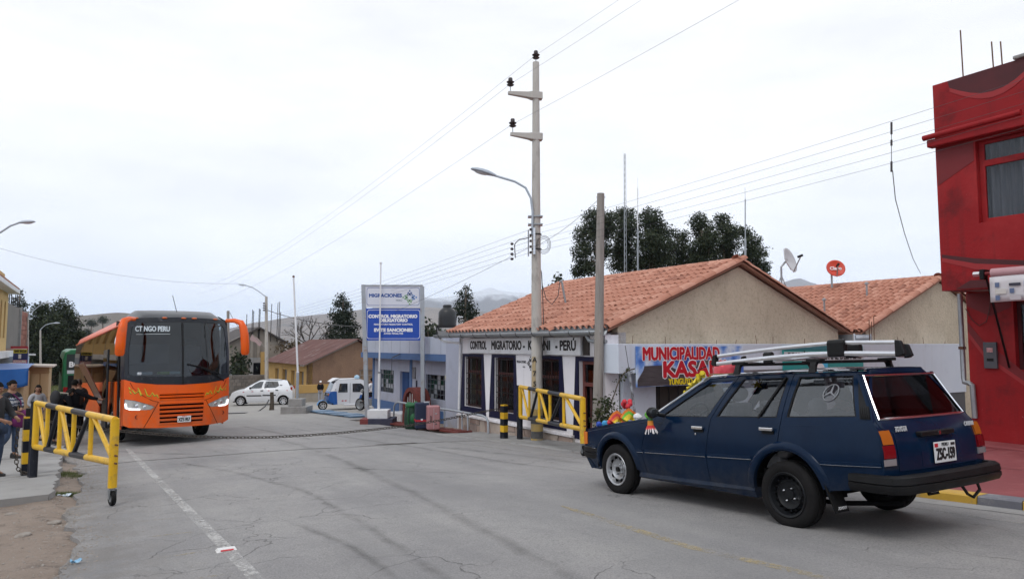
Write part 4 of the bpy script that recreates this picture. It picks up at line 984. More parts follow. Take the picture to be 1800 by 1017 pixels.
# --- striped chain posts
def striped_post(px,py,hpx,label,dz,w=.145,tilt=0):
    p = on_ground(px,py,dz); po = thing('chain_post',label,'post',p,RZ+.2,'yellow and black striped chain posts'); h = hpx*p.y/F; n = 5
    for k in range(n):
        mb = MB(); mb.box((tilt*(k+.5)/n,0,h*(k+.5)/n),(w,w,h/n)); mb.ob('painted_stripe',M_yellow if k % 2 else M_bstripe,po,bevel=.006)
    mb = MB(); mb.box((tilt,0,h+.015),(w*.9,w*.9,.03)); mb.ob('post_cap',M_yellow,po)
    mb = MB(); mb.tube([(tilt-.02,0,h*.82),(tilt-.16,0,h*.82)],.02,6); mb.ob('chain_eye',M_rust,po); return p,h
pL,hL = striped_post(45,834,97,'yellow and black striped chain post on the left footpath behind the gate',.1)
pR,hR = striped_post(886,770,56,'yellow and black striped chain post beside the concrete power pole',.05)
mb = MB(); mb.tube([(0,0,hL),(0,0,hL+.16)],.045,10); o_ = mb.ob('padlock_stub',M_iron,None); o_.location = (0,0,.015)
o_.parent = [x for x in bpy.data.objects if x.name.startswith('chain_post')][0]
# --- chains: each link real geometry
def link_mesh(L=.085,W=.05,r=.0085):
    mb = MB(); P = []
    for i in range(6): a = -pi/2+pi*i/5; P.append((L/2-W/2+W/2*cos(a),W/2*sin(a),0))
    for i in range(6): a = pi/2+pi*i/5; P.append((-L/2+W/2+W/2*cos(a),W/2*sin(a),0))
    mb.tube(P,r,5,closed=True); return mb.mesh('link',mat('chain_steel',(.05,.048,.045),.5,.6,c2=(.09,.07,.055),scale=20),50)
LINK = link_mesh()
def chain(label,pts,pitch=.068):
    root = thing('chain',label,'chain',pts[0]); fine = []
    P = [V(p) for p in pts]; d = 0; out = []
    seg = []
    for i in range(len(P)-1):
        L_ = (P[i+1]-P[i]).length; n = max(1,int(L_/.01))
        seg += [P[i].lerp(P[i+1],k/n) for k in range(n)]
    seg.append(P[-1]); acc = 0; k = 0; last = seg[0]; cen = []
    for q in seg[1:]:
        acc += (q-last).length
        if acc >= pitch: cen.append((last+q)/2); acc = 0
        last = q
    rest = MB()
    for k,c in enumerate(cen):
        dr = (cen[min(k+1,len(cen)-1)]-cen[max(k-1,0)]).normalized(); R = dr.to_track_quat('X','Z').to_matrix().to_4x4() @ Matrix.Rotation((pi/2 if k % 2 else 0)+.5,4,'X')
        inst('link',LINK,root,c-P[0],R.to_euler())
    return root
aL = pL+V((.02,.0,hL*.82)); aR = pR+V((-.05,-.05,hR*.82))
def depthline(px):
    # the chain hangs in the vertical plane between the two posts
    u0,u1 = (aL.x/aL.y),(aR.x/aR.y); r = ray(px,600); m_ = r.x/r.y
    # intersect x = m*y with the segment aL-aR
    t = (aL.x-m_*aL.y)/((aL.x-m_*aL.y)-(aR.x-m_*aR.y)); return aL.y+(aR.y-aL.y)*t
cp = [aL]
for px,py in ((60,734),(90,741),(140,750),(200,756),(260,761),(330,766),(400,768.5),(470,768),(540,764.5),(600,760),(660,754),(715,748),(780,737),(840,725),(868,719.5)): cp.append(at(px,py,depthline(px)))
cp.append(aR)
chain('long sagging steel chain stretched across the road between striped posts',cp)
c0 = pL+V((-.12,-.06,hL*.82)); chain('spare length of chain hanging down the left striped post',[c0+V((.05,0,0)),c0+V((-.02,0,-.02)),c0+V((-.03,0,-.3)),c0+V((-.01,0,-.6)),c0+V((.06,-.03,-.72)),c0+V((.2,-.06,-.765)),c0+V((.36,-.03,-.765))])
# --- truss gates
def gate(label,hinge,free,H,Hf):
    hinge,free = V(hinge),V(free); dv = V((free.x-hinge.x,free.y-hinge.y,0)); L_ = dv.length; a = atan2(dv.y,dv.x)
    root = thing('barrier_gate',label,'gate',hinge,a,'yellow and black truss barrier gates'); fz = free.z-hinge.z; r = .047
    # local: x along the gate; hinge post black below, yellow frame
    def top(u): return H+(fz+Hf-H)*u
    def bot(u): return H-.74+(fz+Hf-.56-(H-.74))*u
    mb = MB(); mb.tube([(-.10,0,-.15),(-.10,0,H+.03)],.055,12); mb.ob('hinge_post',M_bstripe,root,smooth=40)
    mb = MB(); mb.tube([(0.06,0,bot(0)),(.06,0,top(0))],r+.005,12); mb.ob('frame_upright',M_yellow,root,smooth=40)
    mb = MB(); mb.tube([(.03,0,-.12),(.03,0,bot(0)+.02)],.065,12); mb.ob('hinge_sleeve',M_bstripe,root,smooth=40)
    mb = MB(); mb.tube([(L_,0,fz+.235),(L_,0,top(1)+.02)],r+.01,12); mb.ob('end_post',M_yellow,root,smooth=40)
    cuts = [0,.19,.34,.54,.72,1]
    for k in range(5):
        u0,u1 = cuts[k],cuts[k+1]; m_ = M_bstripe if k in (1,3) else M_yellow
        for fn_ in (top,bot):
            mb = MB(); mb.tube([(L_*u0+.04*(k == 0),0,fn_(u0)),(L_*u1,0,fn_(u1))],r,12,cap=(k in (0,4))); mb.ob('rail_section',m_,root,smooth=40)
    def mem(u0,z0,u1,z1,m_,rr=.033): mb = MB(); mb.tube([(L_*u0,0,z0),(L_*u1,0,z1)],rr,10); mb.ob('brace',m_,root,smooth=40)
    mem(.19,bot(.19),.19,top(.19),M_yellow); mem(.04,top(.04),.18,bot(.18),M_yellow)
    mem(.21,bot(.21),.345,top(.345),M_bstripe); mem(.37,top(.37),.37,bot(.37),M_yellow); mem(.38,top(.38),.52,bot(.52),M_yellow); mem(.55,bot(.55),.55,top(.55),M_yellow)
    mem(.56,bot(.56),.73,top(.73),M_bstripe); mem(.755,top(.755),.755,bot(.755),M_yellow); mem(.77,top(.77),.98,bot(.98)+.08,M_yellow)
    # castor
    mb = MB(); mb.tube([(L_,0,fz+.24),(L_,0,fz+.20)],.04,10); mb.loft([[(L_-.05,-.045,fz+.215),(L_+.06,-.045,fz+.215),(L_+.03,-.045,fz+.09),(L_-.01,-.045,fz+.09)],[(L_-.05,-.038,fz+.215),(L_+.06,-.038,fz+.215),(L_+.03,-.038,fz+.09),(L_-.01,-.038,fz+.09)]]); mb.loft([[(L_-.05,.045,fz+.215),(L_+.06,.045,fz+.215),(L_+.03,.045,fz+.09),(L_-.01,.045,fz+.09)],[(L_-.05,.038,fz+.215),(L_+.06,.038,fz+.215),(L_+.03,.038,fz+.09),(L_-.01,.038,fz+.09)]]); ck = mb.ob('castor_fork',M_galv,root)
    w = MB(); w.lathe([(.05,-.026),(.09,-.026),(.098,-.015),(.098,.015),(.09,.026),(.05,.026)],24,(L_+.012,0,fz+.10),axis='Y'); cw = w.ob('castor_wheel',M_black,root,smooth=40)
    w = MB(); w.lathe([(.012,-.032),(.05,-.028),(.05,.028),(.012,.032)],16,(L_+.012,0,fz+.10),axis='Y'); w.ob('castor_hub',M_galv,cw,smooth=40)
    for z in (.50,.36,.26):
        mb = MB(); mb.tube([(L_+.05,-.0,fz+z+.30),(L_+.13,-.0,fz+z+.30)],.012,6); mb.ob('latch_pin',M_rust,root)
    return root
gh,gf = on_ground(57,838,.1),on_ground(196,888,.025)
gate('yellow and black truss gate on a castor wheel at the left road edge',gh,gf,127*gh.y/F,146*gf.y/F)
gh2,gf2 = on_ground(914,771,.05),on_ground(1025,801,.05)
gate('yellow and black truss gate standing open before the control building',gh2,gf2,90*gh2.y/F,98*gf2.y/F)
# --- migration sign on two posts
SD = 25.4
sgn = at(690,745,SD); sgn.z = Gxy(sgn.x,sgn.y); SG = thing('sign_board','large two part blue and white migration sign on two grey posts','sign',sgn)
def Q(px,py,dd=0): return at(px,py,SD+dd)-sgn
M_grey = mat('grey_post_paint',(.36,.39,.43),.5,c2=(.30,.33,.37),scale=4,stain=((.28,.15,.06),4,.2,.8))
for x0,x1,y0,y1 in ((637,646,500,735),(740,744,503,742)):
    a,b = Q(x0+2,y0),Q(x1,y1); mb = MB(); mb.beam(b-V((0,0,.3)),a,.14,.14,up=(0,1,0)); mb.ob('post',M_grey,SG,bevel=.008)
c0_,c1_ = Q(642,503),Q(741,540); wb = MB(); wb.b2((c0_.x,-.05,c1_.z),(c1_.x,.05,c0_.z)); wbo = wb.ob('white_panel',mat('sign_white',(.62,.64,.72),.35),SG)
mb = MB(); mb.b2((c0_.x-.03,-.07,c0_.z),(c1_.x+.03,.07,c0_.z+.05)); mb.ob('top_rail',M_grey,SG)
d0_,d1_ = Q(643,542),Q(741,598); bb = MB(); bb.b2((d0_.x,-.05,d1_.z),(d1_.x,.05,d0_.z)); bbo = bb.ob('blue_panel',mat('sign_blue',(.006,.055,.36),.35,c2=(.008,.065,.40),scale=2),SG)
M_sblue = mat('sign_print_blue',(.02,.08,.30),.4); M_sgreen = mat('sign_print_green',(.12,.33,.12),.4); M_sgrey = mat('sign_print_grey',(.30,.34,.40),.4); M_slg = mat('sign_print_lightgreen',(.22,.42,.18),.4)
def rrect(parent,x0,x1,z0,z1,y,r,m,th=.014,name='border_line'):
    P = []
    for cx,cz,a0 in ((x1-r,z1-r,0),(x0+r,z1-r,pi/2),(x0+r,z0+r,pi),(x1-r,z0+r,3*pi/2)): P += [(cx+r*cos(a0+pi/2*i/5),cz+r*sin(a0+pi/2*i/5)) for i in range(6)]
    I_ = [((x0+x1)/2+(a-(x0+x1)/2)*(1-2*th/(x1-x0)),(z0+z1)/2+(b-(z0+z1)/2)*(1-2*th/(z1-z0))) for a,b in P]
    mb = MB(); panel(mb,P,[I_],lambda a,b,d: (a,d,b),y-.002,y,back=False); mb.ob(name,m,parent)
rrect(wbo,c0_.x+.07,c1_.x-.07,c1_.z+.07,c0_.z-.05,-.051,.08,M_sblue,.012)
rrect(bbo,d0_.x+.06,d1_.x-.06,d1_.z+.06,d0_.z-.05,-.051,.08,M_whl,.013)
RX_ = (pi/2,0,0)
def stext(body,px,py,wpx,m,par,size=.2,bold=.002): p = Q(px,py); text(body,size,m,par,(p.x,-.053,p.z),RX_,maxw=wpx*SD/F,bold=bold,depth=.001)
stext('MIGRACIONES',678,519.5,58,M_sblue,wbo,.17,.009); stext('PERÚ',702,528,11,M_sgrey,wbo,.09,.003)
p = Q(720.5,522.5); emblem(wbo,(p.x,-.053,p.z),.52,[M_sblue,mat('sign_print_midblue',(.03,.18,.50),.4),M_slg,M_sgreen],0)
stext('CONTROL MIGRATORIO',691,556,86,M_whl,bbo,.155,.011); stext('OBLIGATORIO',692,563,50,M_whl,bbo,.155,.011); stext('MANDATORY MIGRATORY CONTROL',692,570,68,M_whl,bbo,.085,.003)
stext('EVITE SANCIONES',692,580,68,M_whl,bbo,.155,.011); stext('AVOID PENALTIES',692,586,34,M_whl,bbo,.085,.003)
# --- flagpoles
fb = on_ground(662,746.5); fb += V((0,.35,0)); fb.z = Gxy(fb.x,fb.y)
f2 = thing('flagpole','slim white flagpole on a white block and red plinth before the sign','flagpole',fb); k_ = fb.y/F
M_plr = mat('plinth_red',(.16,.03,.03),.7,c2=(.22,.05,.045),scale=5); M_pln = mat('plinth_navy',(.02,.025,.055),.7,c2=(.05,.05,.08),scale=5)
mb = MB(); mb.b2((-28*k_,-.45,-.1),(-14*k_,.5,.23)); mb.ob('plinth',M_plr,f2,bevel=.01)
mb = MB(); mb.b2((-14*k_+.002,-.452,-.1),(28*k_,.5,.232)); mb.ob('plinth',M_pln,f2,bevel=.01)
mb = MB(); mb.b2((-17*k_,-.3,.23),(18*k_,.35,.52)); mb.ob('block',M_white,f2,bevel=.01)
mb = MB(); a = V((0,0,.52)); t_ = at(669.5,462,fb.y)-fb; mb.tube([a,a.lerp(t_,.25)],[.05,.05],10); mb.tube([a.lerp(t_,.25),t_],[.030,.024],10); mb.ob('shaft',M_white,f2,smooth=40)
mb = MB(); c = a.lerp(t_,.25); mb.lathe([(.06,-.03),(.06,.03)],10,c); mb.ob('collar',M_galv,f2)
mb = MB(); mb.ball(t_,.05,8,6); mb.ob('finial',M_white,f2)
fb1 = on_ground(517,727.5); fb1 += V((0,.4,0)); fb1.z = Gxy(fb1.x,fb1.y); k_ = fb1.y/F
f1 = thing('flagpole','grey steel flagpole on a stepped concrete base near the white hatchback','flagpole',fb1)
mb = MB(); mb.b2((-22*k_,-.55,-.1),(22*k_,.55,.36)); mb.ob('lower_step',M_conc,f1,bevel=.015)
mb = MB(); mb.b2((-12*k_,-.3,.36),(12*k_,.3,.70)); mb.ob('upper_step',M_conc,f1,bevel=.015)
mb = MB(); t_ = at(516,486,fb1.y)-fb1; mb.tube([(0,0,.7),(0,0,1.9)],.065,10); mb.ob('lower_tube',M_grey,f1,smooth=40)
mb = MB(); mb.tube([(0,0,1.9),(0,0,2.0),t_],[.065,.045,.04],10); mb.ob('shaft',M_white,f1,smooth=40)
mb = MB(); mb.ball(t_,.06,8,6); mb.ob('finial',M_rust,f1)
# wooden stump with a hose or cable
ws = on_ground(478,721); wo2 = thing('wooden_stump','short split wooden post standing beside the white hatchback','post',ws)
mb = MB(); mb.tube([(-.02,0,-.1),(.0,0,.45),(-.03,0,.93)],[.13,.10,.09],9); mb.tube([(-.12,0,-.05),(-.04,.02,.35)],[.05,.03],6); mb.ob('trunk',mat('dark_old_wood',(.055,.045,.035),.9,c2=(.10,.08,.06),scale=6,stretch=(4,4,.6)),wo2,smooth=30)
hs = MB(); hs.tube([at(473,702,ws.y),at(466,714,ws.y-.3),at(455,722,ws.y-.6),at(445,725.5,ws.y-.9)]+[ST(*st_of(on_ground(x,y)),dz=.045) for x,y in ((430,727),(415,727.5),(400,728))],.03,6); tag(hs.ob('cable',WIRE,smooth=40),'black cable drooping from the wooden stump onto the yard','cable')
# --- luggage
def suitcase(label,px,py,wpx,hpx,depth,m,rz,extra):
    p = on_ground(px,py,.025); k_ = p.y/F; w,h = wpx*k_,hpx*k_
    root = thing('suitcase',label,'suitcase',p,rz); mb = MB(); mb.box((0,0,.05+(h-.05)/2),(w,depth,h-.05)); sh = mb.ob('shell',m,root,bevel=.035)
    for x in (-w*.4,w*.4):
        for y in (-depth*.35,depth*.35):
            mb = MB(); mb.lathe([(.028,-.012),(.028,.012)],10,(x,y,.028),axis='Y'); mb.ob('castor',M_black,root)
    extra(root,sh,w,h,depth); return root
M_pink = mat('rose_pink_shell',(.50,.25,.26),.35,.25,c2=(.44,.21,.22),scale=4)
def ex_pink(root,sh,w,h,d):
    for x in (-w*.36,w*.36):
        for y in (-d*.36,d*.36):
            for z in (.09,h-.05): mb = MB(); mb.box((x,y,z),(w*.2,d*.2,.07)); mb.ob('corner_guard',mat('pink_corner',(.56,.31,.31),.3,.5),sh,bevel=.02)
    mb = MB(); mb.box((0,-d/2-.002,h*.5),(.012,.01,h*.8)); mb.ob('zip_frame',M_alu,sh)
    mb = MB(); mb.tube([(-.09,-d/2,h*.42),(-.09,-d/2-.05,h*.45),(-.09,-d/2-.05,h*.58),(-.09,-d/2,h*.61)],.013,6); mb.ob('handle',M_bplast,sh)
    for z in (h*.3,h*.7): mb = MB(); mb.box((.06,-d/2-.006,z),(.05,.012,.04)); mb.ob('latch',M_chrome,sh)
    mb = MB(); mb.tube([(-w*.25,d*.4,h),(-w*.25,d*.4,h+.12)],.01,6); mb.ob('pull_handle',M_alu,sh)
suitcase('upright rose pink hard shell suitcase nearest the railing',761,757,22,44,.34,M_pink,.25,ex_pink)
def ex_navy(root,sh,w,h,d):
    mb = MB(); mb.box((0,0,h*.36),(w+.012,d+.012,.06)); mb.ob('strap',mat('red_strap',(.45,.02,.035),.6),sh)
    mb = MB(); mb.box((w*.36,-d*.1,h+.01),(.16,.1,.04)); mb.ob('handle',mat('pale_grey_handle',(.5,.52,.56),.4),sh,bevel=.01)
    mb = MB(); mb.box((-w*.05,-d/2-.004,h*.4),(.06,.008,.045)); mb.ob('buckle',M_whl,sh)
suitcase('tall navy blue suitcase with a red strap between backpack and pink case',741,755,23,47,.4,mat('navy_cloth',(.012,.02,.05),.8,c2=(.02,.03,.07),scale=30),.25,ex_navy)
bp_ = on_ground(724,753.5,.025); k_ = bp_.y/F; bk = thing('backpack','green hiking backpack propped against the navy suitcase','backpack',bp_,.2)
M_gcloth = mat('green_nylon',(.02,.15,.05),.6,c2=(.01,.08,.03),scale=8,bump=.6,bscale=9)
mb = MB(); L_ = []
for z,w,d in ((0,.19,.14),(.08,.24,.18),(.3,.25,.19),(.5,.22,.17),(.66,.20,.15),(.74,.15,.12)): L_.append([(w*cos(a)*(1+.05*sin(3*a+z*9)),d*sin(a),z) for a in [2*pi*i/16 for i in range(16)]])
mb.loft(L_); mb.ob('sack',mat('dark_green_nylon',(.012,.055,.03),.7,c2=(.008,.03,.02),scale=8,bump=.5,bscale=10),bk,smooth=60)
mb = MB(); mb.ball((.02,-.02,.72),(.24,.18,.11),14,8); mb.v = [tuple(V(v)*(1+.1*mnoise.noise(V(v)*9))) for v in mb.v]; mb.ob('lid',M_gcloth,bk,smooth=50)
mb = MB(); mb.ball((.05,-.16,.34),(.13,.07,.16),12,8); mb.ob('pocket',M_gcloth,bk,smooth=50)
for x in (-.12,.14): mb = MB(); mb.tube([(x,-.16,.66),(x*1.1,-.22,.45),(x,-.17,.15)],.018,6); mb.ob('strap',M_gcloth,bk)
# --- ramp rail, red grating, red brick arch gate, white slab
rl = Fr('handrail','bent grey steel handrail running along the sunken ramp','railing',20,9.35,-1.0)
def rp(px,py,t=9.45): s,tt,z = stz(on_t(px,py,t)); return rl.p(s,tt,z)
def rg(px,t=9.45): s,tt,z = stz(on_t(px,700,t)); return rl.p(s,tt,G(s,tt)-.1)
for pts in ([(692,742),(692.5,714),(695,708.5),(700,706),(740,713),(800,721.5),(848,730),(855,734),(858,741),(858.5,761)],):
    mb = MB(); mb.tube([rp(*q) for q in pts],.032,8); mb.ob('top_rail',M_grey,rl.o,smooth=50)
for px,y0,y1 in ((720,711,748),(781,719,754),(812,724,758),(822,726,758)):
    mb = MB(); mb.tube([rp(px,y0),rp(px+.5,y1)],.028,8); mb.ob('post',M_grey,rl.o,smooth=50)
M_redox = mat('red_oxide_steel',(.13,.022,.018),.7,c2=(.18,.04,.03),scale=6)
gr = Fr('ramp_grating','red painted steel ramp grating at the foot of the handrail','grating',20,9.2,-1.0)
for k,t in enumerate((8.95,9.12,9.29)):
    mb = MB(); mb.b2(gr.p(23.6,t,G(23.6,9)+.03),gr.p(23.6,t+.02,G(23.6,9)+.05)); mb.v = []; mb.f = []; mb.m = []
    mb.loft([[gr.p(s,t,G(s,9)+.03),gr.p(s,t+.12,G(s,9)+.03),gr.p(s,t+.12,G(s,9)+.075),gr.p(s,t,G(s,9)+.075)] for s in (24.2,21.5,18.2)]); mb.ob('bar',M_redox,gr.o)
for k in range(10):
    s = 18.3+.6*k; mb = MB(); mb.b2(gr.p(s,8.96,G(s,9)+.045),gr.p(s+.06,9.45,G(s,9)+.085)); mb.ob('cross_bar',M_redox,gr.o)
ar = on_t(725,742,10.0); sA,tA,zA = stz(ar)
ag = Fr('arched_niche','small red brick arch with white iron gate beside the ramp','arch',sA,10.0,G(sA,10))
def ap_(px,py): s,t,z = stz(on_t(px,py,10.0)); return ag.p(s,t,z)
P0,P1,P2 = ap_(707,738),ap_(737,738),ap_(712,679)
w_ = P1[0]-P0[0]; h_ = P2[2]-P0[2]
M_brickred = mat('rough_red_brick',(.17,.035,.028),.9,c2=(.11,.025,.02),scale=9,bump=.8,bscale=30)
arc = [(P0[0]+.02+w_*.45*(1-cos(a)),P0[2]+h_*.52+h_*.48*sin(a)) for a in [pi*i/14*.98 for i in range(15)]]
mb = MB(); mb.prism([(P0[0],P0[2]-.2)]+arc+[(P1[0],P0[2]-.2)],lambda a,b,d: (a,d,b),.12,.5); mb.ob('vault',M_brickred,ag.o,smooth=40)
mb = MB(); ins = [(P0[0]+(a-P0[0])*.72+w_*.10,P0[2]+(b-P0[2])*.88) for a,b in arc]
panel(mb,[(P0[0],P0[2]-.2)]+arc+[(P1[0],P0[2]-.2)],[[(ins[0][0],P0[2]+.02)]+ins+[(ins[-1][0],P0[2]+.02)]],lambda a,b,d: (a,d,b),.0,.118); mb.ob('arch_face',M_brickred,ag.o)
gt_ = MB()
for k in range(6): x = ins[0][0]+(ins[-1][0]-ins[0][0])*k/5; zt = P0[2]+h_*.5+.4*h_*sin(pi*k/5)*.85; gt_.tube([(x,.06,P0[2]),(x,.06,zt)],.012,5)
for z in (P0[2]+.1,P0[2]+h_*.3,P0[2]+h_*.5): gt_.beam((ins[0][0],.06,z),(ins[-1][0],.06,z),.02,.02)
gt_.ob('iron_gate',M_white,ag.o)
wsl = on_ground(703,740); mb = MB(); mb.box((0,0,.14),(1.1,.8,.3)); o_ = mb.ob('concrete_block',M_white,bevel=.02); o_.location = wsl+V((.1,.5,0)); o_.rotation_euler = (0,0,RZ); tag(o_,'low white concrete block behind the green backpack','block')
# --- blue steel covers on the drain
dg_ = Fr('drain_cover','blue steel plates laid over the drain beside the flagpole','drain cover',31,9.2,G(31,9.2))
M_bplate = mat('blue_steel_plate',(.10,.20,.33),.5,c2=(.16,.24,.34),scale=4,stain=((.2,.2,.2),3,.4,.5))
for k in range(7):
    s = 28.3+.92*k; t = 9.1-.03*k
    mb = MB(); mb.loft([[dg_.p(a,b,G(a,b)+.05+.02*(k % 2)) for a,b in ((s,t),(s+.86,t),(s+.86,t+.85),(s,t+.85))],[dg_.p(a,b,G(a,b)+.10+.02*(k % 2)) for a,b in ((s,t),(s+.86,t),(s+.86,t+.85),(s,t+.85))]]); mb.ob('plate',M_bplate,dg_.o)
# --- guy wire guard by the shop front
gw0 = on_s(1105,645,11.3); gw1 = on_s(1117,735,11.3); g_ = thing('guy_wire','stay wire with grey tube guard in front of the white shop front','guy wire',(gw1.x,gw1.y,Gxy(gw1.x,gw1.y)))
b0 = V(g_.location); mb = MB(); dv = (gw1-gw0).normalized(); mb.tube([gw0-b0,gw1+dv*.25-b0],.028,8); mb.ob('tube_guard',mat('spotted_grey_tube',(.42,.46,.52),.5,c2=(.10,.10,.11),scale=7,amt=2.5),g_,smooth=40)
mb = MB(); mb.tube([at(1099,607,gw0.y)-b0,gw0-b0],.007,5); mb.ob('wire',WIRE,g_)
# ------------------------------------------------------------------ blue estate car in front
M_car = mat('dark_blue_car_paint',(.0020,.0105,.031),.16,0,c2=(.0028,.0140,.040),scale=2.2,spec=.15)
M_seal = mat('rubber_seal',(.006,.006,.007),.6,spec=.2)
M_cglass = glassmat('car_glass',(.70,.73,.75),.015,.02)
M_cglass_r = glassmat('car_rear_glass',(.36,.37,.38),.02,.06)
M_steel = mat('silver_steel_wheel',(.50,.51,.53),.35,.8,c2=(.36,.37,.39),scale=9,stain=((.12,.10,.08),12,.35,.6))
M_bsteel = mat('black_steel_wheel',(.006,.007,.009),.45,0,spec=.25)
M_tyre2 = mat('tyre_sidewall',(.007,.007,.008),.8,c2=(.014,.013,.013),scale=10,bump=.2,bscale=60,spec=.2)
M_seat = mat('grey_seat_cloth',(.26,.27,.29),.9,c2=(.20,.21,.23),scale=20)
def tyre_mesh(R_,r_,w,groove=True):
    mb = MB(); h = w/2
    prof = [(r_,-h*.86),(r_+.02,-h*.98),((R_+r_)/2,-h*1.06),(R_-.035,-h*.98),(R_-.012,-h*.86),(R_,-h*.62)]
    if groove:
        for y in (-.5,-.17,.17,.5): prof += [(R_,(y-.045)*w),(R_-.01,(y-.035)*w),(R_-.01,(y+.035)*w),(R_,(y+.045)*w)] if abs(y) < .4 else []
    prof += [(R_,h*.62),(R_-.012,h*.86),(R_-.035,h*.98),((R_+r_)/2,h*1.06),(r_+.02,h*.98),(r_,h*.86),(r_-.005,0),(r_,-h*.86)]
    mb.lathe(prof,36,axis='Y',cap=False); return mb
def steel_wheel(root,loc,R_=.305,r_=.185,w=.17,side=1,m_rim=None,nh=12,hole=.018,cap=None,nuts=4,name='wheel',m_t=None):
    we = tyre_mesh(R_,r_,w).ob('tyre',m_t or M_tyre2,None,smooth=45)
    wh = bpy.data.objects.new(name,None); COL.objects.link(wh); wh.parent = root; wh.location = loc
    if side < 0: wh.rotation_euler = (0,0,pi)
    we.parent = wh
    y = w/2
    mb = MB(); mb.lathe([(r_+.012,y*.98),(r_+.006,y*1.05),(r_-.012,y*.95),(r_-.022,y*.55),(r_-.035,y*.30),(r_-.05,y*.42),(r_*.66,y*.62),(r_*.60,y*.50),(r_*.52,y*.40),(.05,y*.40),(.045,y*.55),(.0,y*.58)],36,axis='Y',cap=False)
    mb.lathe([(r_+.012,-y*.98),(r_-.03,-y*.9),(r_-.03,y*.3)],36,axis='Y',cap=False)
    rim = mb.ob('rim',m_rim,wh,smooth=40)
    for k in range(nh):
        a = 2*pi*k/nh; mb = MB(); rr = r_*.77; c = V((rr*cos(a),y*.515,rr*sin(a)))
        mb.ball(c,(hole,.012,hole),8,5); mb.ob('vent_hole',M_dark,rim)
    for k in range(nuts):
        a = 2*pi*k/nuts+.5; mb = MB(); mb.lathe([(.012,0),(.012,.018),(.006,.026),(0,.026)],6,(.065*cos(a),y*.40,.065*sin(a)),axis='Y'); mb.ob('wheel_nut',M_chrome if m_rim is M_bsteel else M_galv,rim)
    if cap: mb = MB(); mb.lathe([(.03,0),(.03,.03),(0,.034)],12,(0,y*.42,0),axis='Y'); mb.ob('hub',cap,rim,smooth=40)
    return wh
def lerp_pts(pts,x):
    if x >= pts[0][0]: return pts[0][1]
    for i in range(len(pts)-1):
        if pts[i][0] >= x >= pts[i+1][0]:
            u = (pts[i][0]-x)/(pts[i][0]-pts[i+1][0]); return pts[i][1]+(pts[i+1][1]-pts[i][1])*u
    return pts[-1][1]
CAR = thing('estate_car','dark blue older estate car with aluminium roof rack seen from behind','car',(2.666,8.277,-.232),rot=(0,.0556,2.1048)); CAR.scale = (1.02,)*3
o = CAR
beltL = [(2.0,.735),(1.4,.82),(.66,.925),(-.32,.95),(-1.18,.975),(-2.15,1.0)]
def belt(x): return lerp_pts(beltL,x)
def CYw(x,z):
    y = .805-.05*max(0,(z-.60)/.38)**2-.10*max(0,(.55-z)/.4)**2
    if x > 1.2: y -= .075*((x-1.2)/.8)**2
    if x < -1.5: y -= .035*((x+1.5)/.7)**2
    zb = belt(x)
    if z > zb and x < .75: y = min(y,.765-(.03*((x+1.5)/.7)**2 if x < -1.5 else 0))-(z-zb)*.37
    return y
def arcpts(cx,cz,r,a0,a1,n): return [(cx+r*cos(a0+(a1-a0)*i/n),cz+r*sin(a0+(a1-a0)*i/n)) for i in range(n+1)]
def cgrid(poly,h=.09):
    xs = [p[0] for p in poly]; zs = [p[1] for p in poly]; out = []
    x = min(xs)+h/2
    while x < max(xs):
        z = min(zs)+h/2
        while z < max(zs):
            if inside((x,z),poly): out.append((x,z))
            z += h
        x += h
    return out
def away(pts,loops,d):
    res = []
    for p in pts:
        ok = True
        for lp in loops:
            for i in range(len(lp)):
                a,b = V(lp[i]),V(lp[(i+1) % len(lp)]); ab = b-a; t = max(0,min(1,(V(p)-a).dot(ab)/max(1e-9,ab.length_squared)))
                if (V(p)-a-ab*t).length < d: ok = False; break
            if not ok: break
        if ok: res.append(p)
    return res
def dens(poly,h=.07):
    out = []
    for i in range(len(poly)):
        a,b = poly[i],poly[(i+1) % len(poly)]; L = sqrt((a[0]-b[0])**2+(a[1]-b[1])**2); n = max(1,int(L/h))
        out += [(a[0]+(b[0]-a[0])*k/n,a[1]+(b[1]-a[1])*k/n) for k in range(n)]
    return out
def side_panel(name,poly,holes,m,parent,sg,dp=.03,off=0.,h=.09):
    poly = dens(poly); holes = [dens(q) for q in holes]
    pts = away([p for p in cgrid(poly,h) if not any(inside(p,q) for q in holes)],[poly]+holes,h*.4)
    mb = MB(); panel(mb,poly,holes,lambda a,b,d: (a,sg*(CYw(a,b)-d),b),off,off+dp,pts,back=False)
    return mb.ob(name,m,parent,smooth=35)
FA,RA = (1.265,.29),(-1.22,.30)
fa = arcpts(FA[0],FA[1],.385,pi*.0,pi*1.0,18); ra = arcpts(RA[0],RA[1],.405,0,pi,18)
fend = [(.735,.28),(.785,.58),(.665,.925),(1.0,.885),(1.4,.825),(1.75,.775),(1.955,.735),(1.985,.70),(1.985,.52),(1.95,.38),(1.86,.25)]+[(1.70,.25)]+[p for p in fa if p[1] > .27]+[(.86,.28)]
fdoor = [(.727,.28),(.777,.58),(.657,.925),(.60,.955),(-.015,1.365),(-.42,1.392),(-.288,.955),(-.232,.60),(-.245,.31)]
fwin = [(.47,.955),(-.235,.965),(-.385,1.345),(-.055,1.325)]
rsplit = -1.135
radoor = [p for p in ra if p[0] > rsplit]
rdoor = [(-.253,.31),(-.24,.60),(-.296,.955),(-.428,1.392),(-1.105,1.402),(-1.172,.975),(-1.140,.75)]+list(reversed(radoor))+[(-.80,.315)]
rwin = [(-.355,.972),(-1.118,.99),(-1.068,1.36),(-.50,1.352)]
raq = [p for p in ra if p[0] <= rsplit]
